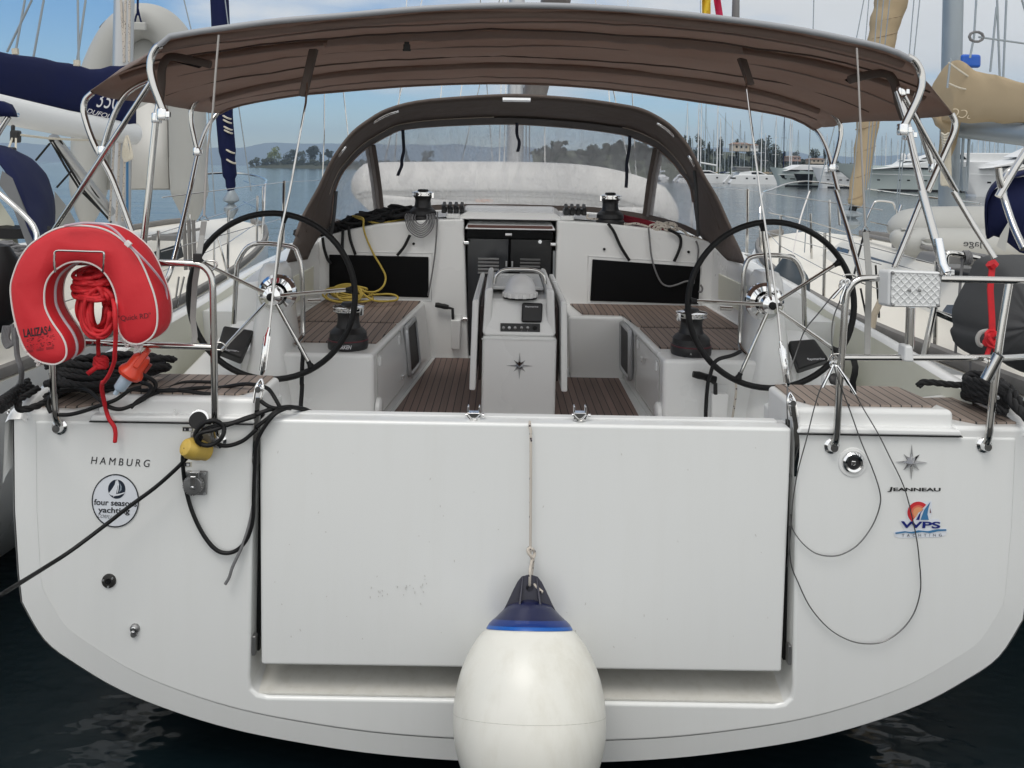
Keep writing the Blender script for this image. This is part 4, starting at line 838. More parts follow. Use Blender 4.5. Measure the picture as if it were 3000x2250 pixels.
bt('bow_tube', 't0', [(800, 800), (740, 860), (722, 950), (750, 1070), (800, 1210), (865, 1345), (950, 1500), (1012, 1652), (1140, 2000)], .5, .0135)
bt('bow_tube', 't3', [(1585, 985), (1615, 1060), (1600, 1150), (1540, 1290), (1380, 1652)], .5, .0135)
bt('bow_tube', 'm3', [(1345, 30), (1230, 320), (1095, 650)], .5, .0135, k=0)
bt('inner_bow', 't0', [(1300, 690), (1170, 750), (1075, 830), (1000, 960), (940, 1120), (888, 1300)], .6, .013)
bt('inner_bow', 't3', [(1265, 970), (1320, 1120), (1380, 1310), (1425, 1445)], .6, .013, k=0)
bt('forward_bow', 't0', [(1930, 775), (1830, 790), (1730, 840), (1660, 930), (1652, 1040), (1675, 1170), (1705, 1300)], 1.15, .0125)
bt('forward_bow', 't3', [(430, 912), (520, 950), (600, 1030), (630, 1120), (610, 1260), (560, 1440)], 1.15, .0125)
bt('front_strut', 't0', [(1890, 968, 1.7), (1810, 1070, 1.65), (1750, 1200, 1.5), (1700, 1370, 1.35), (1640, 1650, 1.15), (1500, 2250, .85), (1430, 2440, .8)], 1.2, .0125, k=4)
bt('front_strut', 't3', [(405, 1110, 1.7), (455, 1180, 1.6), (510, 1300, 1.45), (560, 1470, 1.3), (605, 1652, 1.15)], 1.2, .0125, k=4)
bt('front_strut', 'm3', [(585, 0, 1.15), (700, 370, .95), (800, 735, .8)], 1, .0125, k=0)
for t_, x, y, yy in (('t0', 1405, 990, .0), ('t0', 1355, 1020, .3), ('t0', 888, 1305, .5), ('t0', 1705, 1310, 1.15), ('t3', 1165, 1120, .0), ('t3', 1215, 1165, .25), ('t3', 550, 1450, 1.15), ('t3', 1430, 1450, .6), ('m3', 1530, 700, .02), ('t3', 1150, 790, .28)):
    p = T(t_, [(x, y)], yy)[0]; MB().lathe([(.020, -.022), (.0215, -.015), (.0215, .015), (.020, .022)], p, None, 14).box(p+Vector((.018, -.004, 0)), (.026, .016, .022)).build('frame_clamp', chrome, bow, bevel=.002)
pt('post_socket', [(2748, 700, .05), (2762, 775, .02), (2775, 800, 0)], .03, .0165, chrome, bow, k=0)
# slits in the canopy underside where the sleeves open, and the backstay boots
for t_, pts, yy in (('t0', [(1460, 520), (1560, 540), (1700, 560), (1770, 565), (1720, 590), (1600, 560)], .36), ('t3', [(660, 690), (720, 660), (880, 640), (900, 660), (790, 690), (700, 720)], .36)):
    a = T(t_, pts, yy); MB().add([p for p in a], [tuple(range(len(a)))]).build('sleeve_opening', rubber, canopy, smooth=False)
for t_, q, yy in (('t1', [(455, 420), (525, 418), (472, 850), (412, 845)], .42), ('t2', [(1962, 495), (2032, 508), (2042, 752), (1985, 745)], .42)):
    a = T(t_, q, yy); a[2].y -= .1; a[3].y -= .1; MB().hexa(a, [p+Vector((0, .045, 0)) for p in a]).build('backstay_boot', dbrown, canopy, bevel=.006)
# backstays with turnbuckles
def stay(wire, tbk, fork, chain):
    e = empty('backstay', (0, 0, 0)); e.parent = Y0
    MB().tube(PP(wire, 0), .0045, 8).build('wire', steel, e)
    MB().tube(PP(tbk, 0), [.006, .010, .010, .010, .006], 8).build('turnbuckle_screw', chrome, e)
    a = PP(tbk, 0)
    for o in (-1, 1): MB().tube([a[1]+Vector((o*.010, 0, 0)), a[-2]+Vector((o*.010, 0, 0))], .0042, 6).build('turnbuckle_body', chrome, e)
    f = PP(fork, 0)
    for o in (-1, 1): MB().tube(cr([f[0], f[0].lerp(f[1], .35)+Vector((o*.014, 0, 0)), f[1]+Vector((o*.014, 0, 0))], 4), .005, 8).build('fork', chrome, e)
    MB().lathe([(.012, -.02), (.012, .02)], f[0].lerp(f[1], .4), Matrix.Rotation(pi/2, 3, 'X'), 12).build('clevis_pin', chrome, e)
    MB().strip(PP(chain, 0), .018, (1, 0, 0), .006).build('chainplate', steel, e)
stay([(906, 150, .44), (896, 300, .30), (849, 560, .22), (817, 700, .16), (789, 960, .06)], [(789, 960, .05), (783, 985, .04), (777, 1030, .03), (770, 1085, .02), (766, 1098, .02)], [(765, 1110, .01), (752, 1180, .0)], [(756, 1165, -.004), (752, 1230, -.004), (748, 1300, .0), (744, 1385, .01)])
stay([(2180, 175, .44), (2188, 262, .30), (2226, 560, .22), (2264, 800, .16), (2278, 900, .1), (2287, 1000, .06)], [(2287, 1000, .05), (2291, 1020, .04), (2299, 1070, .03), (2307, 1120, .02), (2310, 1132, .02)], [(2314, 1150, .01), (2326, 1220, .0)], [(2322, 1190, -.004), (2330, 1240, -.004), (2335, 1300, .0), (2333, 1395, .01)])
# bimini tie-down cords and webbing
cord = mat('pale_cord', (.42, .40, .38), .8)
pt('tie_cord', [(641, 102, .0), (632, 210, .0), (624, 320, .0), (608, 440, .02), (598, 632, .03)], 0, .0042, cord, bow, k=0)
pt('tie_cord', [(2510, 140, .0), (2515, 230, .0), (2521, 368, .0), (2528, 530, .02), (2535, 662, .03)], 0, .0038, cord, bow, k=0)
pt('strap_ring', [(598, 628), (583, 645), (612, 646), (598, 628)], .03, .003, steel, bow, k=0)
pt('strap_ring', [(2535, 660), (2523, 680), (2549, 679), (2535, 660)], .03, .003, steel, bow, k=0)
MB().strip(PP([(598, 648, .03), (592, 690, .03), (582, 750, -.03), (577, 790, -.02), (571, 830, .01), (568, 880, .02), (565, 930, .02), (571, 985, .0), (566, 1018, -.02)], 0), .022, (1, 0, 0)).build('webbing_strap', webbing, bow)
MB().strip(PP([(2536, 680, .03), (2541, 740, .02), (2546, 800, -.03), (2545, 830, -.035), (2544, 900, .0), (2542, 960, .0), (2541, 1052, -.02)], 0), .024, (1, 0, 0)).build('webbing_strap', webbing, bow)
MB().box(U(579, 756, -.035), (.032, .014, .035)).build('strap_buckle', blackpl, bow, bevel=.003)
# ---------------------------------------------------------------- pushpits
def pushpit(s):
    e = empty('pushpit', (0, 0, 0)); e.parent = Y0
    def t(name, pts, r=.0135, m=steel, k=5, n=12): return MB().tube(cr(PP(pts, -.03), k) if k else PP(pts, -.03), r, n).build(name, m, e, sharp=1.5)
    if s < 0:
        t('top_rail', [(640, 1292, .0), (634, 1262, -.02), (630, 1236, -.03), (628, 1100, -.03), (624, 900, -.03), (622, 830, -.03), (614, 800, -.03), (592, 778, -.03), (560, 772, -.03), (480, 770, -.03), (300, 768, -.02), (170, 768, -.01)])
        t('outer_leg', [(178, 1250, .0), (172, 1240, -.02), (163, 1215, -.03), (158, 1150, -.03), (153, 1000, -.03), (150, 800, -.03), (140, 772, .0), (90, 770, .2), (20, 765, .6)])
        t('lower_rail', [(154, 1000), (400, 1009), (622, 1017)], k=0, r=.0125)
        for px, py in ((176, 1250), (642, 1290)): MB().lathe([(.030, 0), (.030, .005), (.020, .012), (.015, .03)], U(px, py, .0), Matrix.Rotation(pi/2, 3, 'X'), 18).build('rail_flange', chrome, e)
        t('lifeline_loop', [(590, 770, -.03), (605, 764, -.03), (630, 766, -.03), (636, 778, -.03), (622, 792, -.03)], .0035); t('lifeline_loop', [(628, 1004, -.03), (648, 1004, -.03), (660, 1014, -.03), (650, 1025, -.03), (628, 1024, -.03)], .0035)
    else:
        t('top_rail', [(2435, 1305, .0), (2442, 1298, -.02), (2450, 1280, -.03), (2458, 1150, -.03), (2466, 1050, -.03), (2478, 880, -.03), (2487, 845, -.03), (2510, 822, -.03), (2550, 815, -.03), (2700, 816, -.03), (2900, 820, -.03), (3000, 822, -.03), (3080, 824, .1)])
        t('outer_leg', [(2882, 1303, .0), (2890, 1295, -.02), (2897, 1270, -.03), (2905, 1200, -.03), (2915, 1110, -.03), (2935, 960, -.03), (2957, 825, -.03)])
        t('lower_rail', [(2470, 1048), (2700, 1048), (2940, 1049), (3060, 1040, .3)], k=0, r=.0125)
        t('middle_post', [(2668, 900), (2664, 1020)], r=.0165, k=0)
        for px, py in ((2436, 1306), (2882, 1303)): MB().lathe([(.030, 0), (.030, .005), (.020, .012), (.015, .03)], U(px, py, .0), Matrix.Rotation(pi/2, 3, 'X'), 18).build('rail_flange', chrome, e)
        t('lifeline_loop', [(2470, 812, -.03), (2474, 806, -.03), (2500, 805, -.03), (2510, 815, -.03)], .004); t('lifeline_loop', [(2432, 1060, -.03), (2434, 1042, -.03), (2450, 1037, -.03), (2465, 1040, -.03)], .004)
        # clamp on the lower rail
        a = PP([(2653, 1014), (2675, 1014), (2679, 1062), (2650, 1060)], -.065); MB().hexa(a, [p+Vector((0, .06, 0)) for p in a]).build('post_clamp', whitept, e, bevel=.008)
        # ribbed outboard bracket pad
        q = PP([(2606, 791), (2763, 797), (2756, 902), (2604, 900)], -.10); pad = MB().hexa(q, [p+Vector((-.012, .075, -.004)) for p in q]).build('engine_bracket_pad', whitept, Y0, bevel=.014, seg=4)
        rb = MB(); w0, w1, w2, w3 = q
        def at(u, v): return (w3.lerp(w2, u)).lerp(w0.lerp(w1, u), v)+Vector((0, -.001, 0))
        n = 7
        for d_ in (1, -1):
            for i in range(-n, n*2):
                seg = []
                for kk in range(0, 41):
                    v = kk/40; u = (i+d_*v*4.7)/n
                    if .035 < u < .965 and .05 < v < .95: seg.append(at(u, v))
                if len(seg) > 2: rb.tube([seg[0], seg[-1]], .0026, 6)
        rb.tube([at(.03, .05), at(.97, .05), at(.97, .95), at(.03, .95)], .003, 6, True); rb.build('lattice_ribs', whitept, pad)
        sc_ = MB()
        for u, v in ((.05, .93), (.95, .93), (.06, .07), (.93, .07), (.37, .48), (.56, .48)): sc_.lathe([(.006, 0), (.006, .008), (.003, .009)], at(u, v), Matrix.Rotation(pi/2, 3, 'X'), 10)
        sc_.build('pad_screws', sockg, pad)
        MB().tube(PP([(2926, 1040, -.07), (2888, 1112, -.055)], 0), .0205, 16).build('rod_holder', steel, e); d = disc(U(2926.5, 1039, -.073), .0165, .0165, nrm=(.35, -.25, .9)); d.build('rod_holder_mouth', rubber, e)
        MB().tube(PP([(2884, 1052, -.04), (2905, 1064, -.06)], 0), .006, 8).build('rod_holder_arm', steel, e)
        # small shackles and short wire stays on the rail loops
        for cx_, cy_ in ((2476, 828), (2444, 1060)):
            for i in range(7): p = U(cx_+rnd.gauss(0, 1)*5, cy_+rnd.gauss(0, 1)*5, -.05); MB().tube([p+Vector((cos(a)*.009, 0, sin(a)*.011)) for a in (2*pi*k/10+i for k in range(10))], .0028, 5, True).build('shackle', chrome, e)
        for pts in ([(2476, 832, -.05), (2442, 870, -.05), (2438, 874, -.05)], [(2478, 838, -.05), (2466, 870, -.05), (2462, 890, -.05)], [(2442, 1068, -.05), (2428, 1098, -.05), (2410, 1135, -.05)], [(2452, 1072, -.05), (2478, 1110, -.05), (2506, 1155, -.05)]):
            MB().tube(PP(pts, 0), [.005, .0065, .005], 8).build('wire_tensioner', chrome, e)
pushpit(-1); pushpit(1)
MB().strip(PP([(2502, 1056, -.035), (2506, 1075, -.04), (2504, 1095, -.04), (2498, 1118, -.035), (2500, 1150, -.03)], 0), .020, (1, 0, 0), .012).build('black_tie', rubber, Y0)
# ---------------------------------------------------------------- sprayhood
so = [(838, 770, 1.95), (850, 735, 2.0), (868, 690, 2.25), (888, 635, 2.4), (935, 550, 2.45), (967, 482, 2.45), (997, 435, 2.45), (1035, 388, 2.45), (1085, 350, 2.45), (1138, 321, 2.45), (1223, 299, 2.45), (1349, 287, 2.45), (1482, 280, 2.45), (1564, 282, 2.45), (1700, 292, 2.45), (1815, 308, 2.45), (1880, 322, 2.45), (1933, 348, 2.45), (1972, 377, 2.45), (2010, 422, 2.45), (2035, 465, 2.45), (2066, 525, 2.45), (2100, 582, 2.45), (2144, 680, 2.4), (2168, 730, 2.2), (2184, 775, 1.95)]
si = [(900, 760, 2.5), (920, 715, 2.7), (945, 680, 2.85), (968, 655, 2.95), (976, 573, 3.0), (997, 514, 3.05), (1026, 476, 3.05), (1073, 432, 3.05), (1144, 391, 3.05), (1179, 378, 3.05), (1261, 369, 3.05), (1379, 363, 3.05), (1482, 361, 3.05), (1564, 364, 3.05), (1703, 375, 3.05), (1800, 388, 3.05), (1839, 396, 3.05), (1880, 411, 3.05), (1914, 426, 3.05), (1944, 448, 3.05), (1975, 478, 3.05), (1992, 501, 3.05), (2025, 552, 3.05), (2046, 680, 2.95), (2090, 720, 2.8), (2130, 762, 2.5)]
A_ = cr(PP(so, 0), 3); B_ = cr(PP(si, 0), 3)
rows = []
for j in range(7):
    f = j/6; row = []
    for i, (a, c) in enumerate(zip(A_, B_)):
        p = a.lerp(c, f); u = i/(len(A_)-1); e_ = min(1, u*6, (1-u)*6); p.z += .012*4*f*(1-f)*e_; row.append(p)
    rows.append(row)
hood = solid(MB().grid(rows).build('sprayhood', dbrown, Y0, sharp=1.2), .006)
MB().tube([p+Vector((0, 0, 0)) for p in A_[6:-6]], .013, 8).build('hood_aft_edge', dbrown, hood, sharp=2)
MB().tube([a.lerp(c, .33)+Vector((0, 0, .02)) for a, c in zip(A_[6:-6], B_[6:-6])], .010, 8).build('hood_bow_ridge', dbrown, hood, sharp=2)
MB().tube([p for p in B_[9:-8]], .012, 8).build('window_edge_piping', brown, hood, sharp=2)
MB().grid([[a.lerp(c, f)+Vector((0, -.010, -.006)) for a, c in zip(A_[9:-9], B_[9:-9])] for f in (.76, .88, 1.01)]).build('hood_inner_band', mat('dark_brown_binding', (.045, .036, .033), .8), hood, sharp=2)
tanz = mat('tan_zip', (.34, .29, .25), .7)
for i0_, i1_ in ((12, 36), (46, len(A_)-12)): MB().tube([a.lerp(c, .74)+Vector((0, -.014, -.004)) for a, c in zip(A_[i0_:i1_], B_[i0_:i1_])], .0042, 6).build('hood_zip', tanz, hood, sharp=2)
def hoodpt(px, w=.5): # interpolate on the rows at pixel column
    return None
for i0, i1 in ((24, 29), (51, 56), (17, 20), (59, 62)):
    q = [A_[i].lerp(B_[i], .14)+Vector((0, -.012, -.004)) for i in range(i0, i1)]; MB().tube(q, .013, 10).build('exposed_bow_tube', chrome, hood, sharp=2)
c = U(1522, 292, 2.42); MB().tube([c+Vector((-.115, 0, 0)), c+Vector((.075, 0, 0))], .015, 10).build('grab_bar', chrome, hood)
# clear windows
wt = B_[9:-8]; nb = len(wt)
wbp = cr([U(*p) for p in ((968, 655, 2.95), (1010, 648, 3.1), (1060, 637, 3.35), (1104, 620, 3.58), (1200, 609, 3.63), (1314, 602, 3.65), (1500, 602, 3.66), (1703, 608, 3.65), (1800, 617, 3.62), (1896, 632, 3.55), (1950, 645, 3.3), (2005, 662, 3.05), (2046, 682, 2.95))], 6)
def resamp(pts, n):
    L_ = [0]
    for a, c in zip(pts, pts[1:]): L_.append(L_[-1]+(c-a).length)
    out = []
    for i in range(n+1):
        t = L_[-1]*i/n; j = 0
        while j < len(L_)-2 and L_[j+1] < t: j += 1
        out.append(pts[j].lerp(pts[j+1], (t-L_[j])/max(1e-9, L_[j+1]-L_[j])))
    return out
NW = 60
# match the posts: arc-position of left and right posts on both edges
def xkey(pts, xs): return [min(range(len(pts)), key=lambda i: abs(pts[i].x-x)) for x in xs]
ta = resamp(wt, 240); ba = resamp(wbp, 240)
tx = U(1083, 425, 3.05).x, U(1930, 440, 3.05).x; bx = U(1110, 618, 3.58).x, U(1895, 630, 3.55).x
ka = [0]+xkey(ta, tx)+[240]; kb = [0]+xkey(ba, bx)+[240]
top = []; bot = []
for (a0, a1), (b0, b1), n in zip(zip(ka, ka[1:]), zip(kb, kb[1:]), (12, 36, 12)):
    for i in range(n): top.append(ta[int(a0+(a1-a0)*i/n)]); bot.append(ba[int(b0+(b1-b0)*i/n)])
top.append(ta[240]); bot.append(ba[240])
rows = []
for j in range(11):
    f = j/10; rows.append([t_.lerp(q, f)+Vector((0, .04*sin(pi*f)+.012*noise.noise((i*.35, f*3, 1)), 0)) for i, (t_, q) in enumerate(zip(top, bot))])
MB().grid(rows).build('clear_window', vinyl, hood, sharp=2)
for i in (12, 48):
    q = [r[i] for r in rows]; MB().strip([p+Vector((0, -.01, 0)) for p in q], .085, (1, 0, 0), .006).build('window_post', dbrown, hood); MB().tube([p+Vector((0, -.02, 0)) for p in q], .012, 8).build('post_zip', mat('zip_tape%d' % i, (.17, .15, .14), .7), hood)
MB().strip([p+Vector((0, -.006, -.012)) for p in bot], .045, (0, 0, 1), .006).build('window_hem', dbrown, hood)
for s_, pts in ((-1, [(985, 560, 2.6), (980, 620, 2.6), (974, 662, 2.65), (968, 700, 2.7)]), (1, [(2034, 500, 2.6), (2040, 560, 2.6), (2043, 640, 2.65), (2046, 690, 2.7)])): MB().tube(cr(PP(pts, 0), 4), .012, 8).build('hood_bow_leg', greycv, hood)
# straps hanging in the windows
strapm = mat('navy_strap', (.012, .015, .03), .8)
for pts in ([(1180, 380), (1182, 415), (1183, 440), (1180, 455), (1177, 470), (1177, 485), (1171, 500), (1165, 515)], [(1515, 360), (1514, 385), (1516, 400), (1521, 415), (1520, 430), (1516, 445)], [(1845, 397), (1844, 430), (1840, 455), (1836, 480), (1836, 520), (1834, 550)]):
    q = cr(PP(pts, 2.98), 4); st = MB().strip(q, .024, (1, 0, -.1), .004).build('window_strap', strapm, hood); 
# ---------------------------------------------------------------- mast, boom, rigging of our yacht
MB().tube([Vector((0.012, 5.6, 1.9)), Vector((0.012, 5.6, 14.5))], .085, 20).build('mast', alu, Y0)
MB().tube([Vector((.17, 5.3, 3.0)), Vector((.42, 1.5, 4.55))], [.12, .12], 16).build('boom', mat('boom_grey_brown', (.17, .15, .14), .5), Y0)
MB().box((.18, 5.35, 3.02), (.11, .12, .25)).lathe([(.05, 0), (.05, .08)], (.19, 5.25, 3.0), Matrix.Rotation(pi/2, 3, 'X'), 16).build('gooseneck_block', blackpl, Y0, bevel=.02)
b = MB()
for a, c in (((.35, 5.5, 1.95), (.05, 5.6, 14)), ((-.1, 5.4, 1.95), (-.02, 5.5, 14)), ((-.15, 5.4, 1.95), (-.08, 5.5, 14)), ((-1.3, 5.6, 1.9), (-.95, 5.6, 8)), ((1.35, 5.6, 1.9), (.95, 5.6, 8)), ((-1.45, 5.3, 1.9), (-.7, 5.4, 5.5)), ((1.3, 5.2, 1.9), (.4, 5.5, 6.2)), ((-.95, 5.6, 8), (0, 5.6, 14)), ((.95, 5.6, 8), (0, 5.6, 14)), ((-.8, 8, 1.9), (.1, 5.6, 5.5)), ((-.2, 8.5, 1.9), (-.5, 5.6, 5.5))): b.tube([a, c], .006, 6)
for q_ in ([(951, 180), (950, 400), (944, 552)], [(1003, 180), (1006, 265), (1021, 405)], [(1300, 180), (1290, 300)], [(1365, 150), (1352, 260), (1346, 300)], [(1775, 150), (1786, 300)]): b.tube(PP(q_, 4.6), .0055, 6)
b.build('rigging', steel, Y0)
b = MB()
for px in (1533, 1542, 1552): b.tube([U(px, 180, 5.1), U(px-1, 500, 5.1), U(1545, 540, 5.1)], .006, 6)
b.tube(cr(PP([(1545, 540), (1542, 575), (1530, 590), (1505, 600)], 5.1), 5), .007, 6); b.tube(PP([(1545, 540), (1543, 575), (1535, 600)], 5.1), .007, 6)
b.build('running_rigging', greyrope, Y0); MB().box(U(1544, 512, 5.1), (.05, .05, .12)).build('halyard_block', greyal, Y0, bevel=.015)
for s in (-1, 1):
    ll = MB()
    for y in (3.4, 5.2, 7.0): MB().tube([(s*(1.86-.02*max(0, y-4)**2), y, 1.66), (s*(1.86-.02*max(0, y-4)**2), y, 2.28)], .012, 8).build('stanchion', steel, Y0)
    for z in (2.27, 1.98): ll.tube([(s*1.92, 1.2, z-.05), (s*1.86, 3.4, z), (s*1.83, 5.2, z), (s*1.68, 7.0, z)], .003, 6)
    ll.build('lifeline', steel, Y0)
# ---------------------------------------------------------------- transom fittings and lettering
yl = -.0012
text('port_lettering', 'HAMBURG', U(353, 1353, yl), .0285, ink, tr, shear=.12, width=.228, rot=-radians(2.2), sp=1.5)
sk = disc(U(338, 1467, yl), .0915, .1035).build('charter_sticker', stickw, tr)
yl2 = -.0028
disc(U(338, 1467, yl2), .0915, .1035, r0=.955, th=.0008).build('ring', ink, tr)
lc = U(342, 1433, yl2); disc(lc, .0335, .037, th=.0006).build('logo_disc', mat('dark_navy_ink', (.010, .018, .035), .5), tr)
def flat(name, pts, Y, m, parent): a = [U(x, y, Y) for x, y in pts]; return MB().add(a, [tuple(range(len(a)))]).build(name, m, parent, smooth=False)
lq = lambda p: [(0+x*.33906, 1100+y*.33906) for x, y in p]
flat('logo_sail', lq([(1003, 900), (1018, 930), (1012, 980), (1003, 1022), (975, 1060), (985, 1030), (938, 1020), (965, 985), (990, 945)]), -.0042, stickw, tr)
flat('logo_sail_small', lq([(1030, 918), (1052, 960), (1050, 990), (1028, 1012), (1040, 965)]), -.0042, mat('grey_blue_ink', (.25, .3, .36), .5), tr)
flat('logo_wave', lq([(940, 1020), (985, 1028), (1040, 1020), (1078, 1008), (1075, 1018), (1030, 1036), (990, 1042), (960, 1036)]), -.0044, stickw, tr)
flat('logo_mast', lq([(1010, 900), (1020, 905), (1028, 940), (1022, 1000), (1010, 1022), (1018, 960)]), -.0046, stickw, tr)
text('sticker_line', 'four seasons', U(*TP('l0', 998, 1100), yl2), .0235, ink, tr, bold=.018, width=.166, rot=-radians(1.5))
text('sticker_line', 'yachting', U(*TP('l0', 985, 1172), yl2), .0285, ink, tr, bold=.02, width=.122, rot=-radians(1.5))
text('handwriting', 'CORFU', U(*TP('l0', 905, 1218), yl2), .013, ink, tr, shear=.5, width=.053, rot=-radians(4), bold=-.01)
star(U(*TP('l3', 1240, 750), -.002), .070, .063, .044, tr)
text('maker_lettering', 'J', U(*TP('l3', 1055, 985), -.002), .020, darkletter, tr, bold=.03, width=.020, shear=.1)
text('maker_lettering', 'EANNEAU', U(*TP('l3', 1287, 985), -.002), .0135, darkletter, tr, bold=.035, width=.183, rot=radians(.7))
# second charter sticker
F = lambda n, p, m, y: flat(n, [TP('l3', a, c) for a, c in p], y, m, tr)
F('sticker_backing', [(1085, 1355), (1120, 1340), (1180, 1335), (1135, 1262), (1150, 1245), (1200, 1240), (1195, 1170), (1225, 1110), (1290, 1082), (1350, 1088), (1390, 1085), (1415, 1080), (1418, 1180), (1400, 1240), (1470, 1238), (1495, 1260), (1490, 1320), (1545, 1320), (1550, 1350), (1530, 1385), (1460, 1398), (1130, 1405), (1095, 1390)], stickw, -.0015)
def arcp(cx, cy, r0, r1, a0, a1, n=18): return [(cx+r1*cos(radians(a0+(a1-a0)*i/n)), cy-r1*sin(radians(a0+(a1-a0)*i/n))) for i in range(n+1)]+[(cx+r0*cos(radians(a1+(a0-a1)*i/n)), cy-r0*sin(radians(a1+(a0-a1)*i/n))) for i in range(n+1)]
F('sun_red_arc', arcp(1300, 1185, 62, 95, 45, 235), inkred, -.0025); F('sun_orange_arc', arcp(1300, 1185, 45, 64, 45, 235), mat('coral_ink', (.70, .16, .10), .45), -.0028); F('sun_disc', arcp(1300, 1185, 1, 47, 30, 240), inkor, -.0031)
F('dark_sail', [(1350, 1145), (1320, 1190), (1308, 1248), (1280, 1248), (1305, 1200)], inkblue, -.0036); F('blue_sail', [(1405, 1090), (1350, 1160), (1318, 1248), (1390, 1248), (1378, 1200), (1385, 1150)], inklb, -.0039)
F('pennant', [(1402, 1145), (1398, 1188), (1410, 1188)], mat('maroon_ink', (.15, .05, .06), .5), -.0036)
text('sticker_letters', 'WPS', U(*TP('l3', 1318, 1290), -.0042), .036*.72, inkblue, tr, bold=.028, width=.152, shear=.03)
F('wave_stripe', [(1098, 1358), (1180, 1345), (1240, 1352), (1300, 1338), (1380, 1345), (1460, 1330), (1540, 1328), (1542, 1342), (1470, 1346), (1400, 1362), (1330, 1352), (1250, 1366), (1190, 1358), (1105, 1370)], inklb, -.0042)
text('sticker_small_letters', 'YACHTING', U(*TP('l3', 1328, 1380), -.0042), .0105, mat('grey_ink', (.06, .07, .1), .5), tr, width=.154, sp=2.2, rot=radians(1.5))
# keyed steering emergency plate, drains, plugs
k = U(2498, 1354, 0); RX = Matrix.Rotation(pi/2, 3, 'X')
MB().lathe([(.058, -.002), (.055, .004), (.045, .0055), (.042, .001)], k, RX, 36).build('fitting_recess', gel, tr)
f = MB().lathe([(.0405, .0), (.0405, .008), (.034, .014), (.026, .012), (.024, .004)], k, RX, 36).build('round_fitting', chrome, Y0)
MB().lathe([(.024, 0), (.024, .007), (.001, .007)], k, RX, 24).build('fitting_core', blackpl, f); MB().box(k+Vector((0, -.009, 0)), (.017, .006, .017)).build('key_square', chrome, f, bevel=.003)
k = U(320, 1701, 0); f = MB().lathe([(.0275, 0), (.0265, .006), (.012, .009), (.010, .004)], k, RX, 28).build('drain_outlet', mat('dark_bronze', (.06, .058, .055), .45, metal=.5, noise_s=40, noise_a=.4), Y0)
MB().lathe([(.010, 0), (.010, .0095)], k, RX, 20).build('outlet_bore', rubber, f)
q = MB()
for a in (40, 165, 270): q.lathe([(.004, .004), (.004, .010)], k+Vector((cos(radians(a))*.020, 0, sin(radians(a))*.020)), RX, 10)
q.build('outlet_screws', alu, f)
k = U(396, 1843, 0); f = MB().lathe([(.019, 0), (.017, .008), (.009, .014)], k+Vector((0, 0, .004)), RX, 22).lathe([(.012, 0), (.011, .012)], k+Vector((-.002, 0, -.016)), RX, 16).build('tow_eye', sockg, Y0)
MB().tube([k+Vector((cos(a)*.008, -.016, .006+sin(a)*.009)) for a in (2*pi*i/14 for i in range(14))], .0026, 6, True).build('eye_ring', chrome, f)
# shore power sockets
def socket(px, py, label):
    c = U(px, py, 0); e = MB().box(c+Vector((0, -.008, 0)), (.082, .016, .092)).build('shore_power_socket', sockg, Y0, bevel=.006)
    q = MB()
    for a in (-1, 1):
        for z in (-1, 1): q.lathe([(.005, .014), (.005, .019)], c+Vector((a*.034, 0, z*.039)), RX, 10)
    q.build('socket_screws', alu, e); return c, e
c, e = socket(578, 1412, ''); c1, e1 = socket(592, 1298, '')
b = MB()
for i in range(26): a = 2*pi*i/26; b.box(c+Vector((cos(a)*.034-.004, -.028, sin(a)*.034)), (.011, .020, .006), Matrix.Rotation(-a, 3, 'Y'))
b.lathe([(.034, .015), (.036, .035), (.033, .040), (.001, .041)], c+Vector((-.004, 0, 0)), RX, 30); b.build('screw_cap', sockg, e, bevel=.0015)
MB().box(c+Vector((.0, -.046, .014)), (.020, .006, .05)).box(c+Vector((.003, -.036, .045)), (.034, .02, .018)).build('cap_latch', chrome, e, bevel=.002)
MB().lathe([(.006, 0), (.005, .005)], c+Vector((-.002, -.049, -.004)), RX, 12).build('latch_rivet', chrome, e)
cap = U(582, 1228, -.05); Mx = Matrix.Rotation(radians(25), 3, 'Y') @ Matrix.Rotation(radians(62), 3, 'X')
b = MB().lathe([(.036, 0), (.037, .010), (.034, .014), (.001, .015)], cap, Mx @ Matrix.Rotation(pi, 3, 'X'), 30)
b.build('open_screw_cap', chrome, e1, bevel=.001); MB().lathe([(.032, 0), (.032, .012)], cap+Vector((0, -.006, -.004)), Mx, 28).build('cap_seal', rubber, e1)
for px, py in ((552, 1257), (545, 1360)):
    c = U(px, py, 0); l_ = MB().box(c+Vector((0, -.001, 0)), (.046, .002, .019)).build('socket_label', mat('label_white', (.6, .58, .5), .5) if 'label_white' not in MATS else MATS['label_white'], Y0)
    MB().box(c+Vector((-.002, -.0025, .0)), (.038, .001, .0145)).build('label_black_field', ink, l_); MB().box(c+Vector((.009, -.0035, -.001)), (.011, .001, .009)).build('label_symbol', lettw, l_); MB().box(c+Vector((-.012, -.0035, -.001)), (.004, .001, .007)).build('label_symbol', lettw, l_)
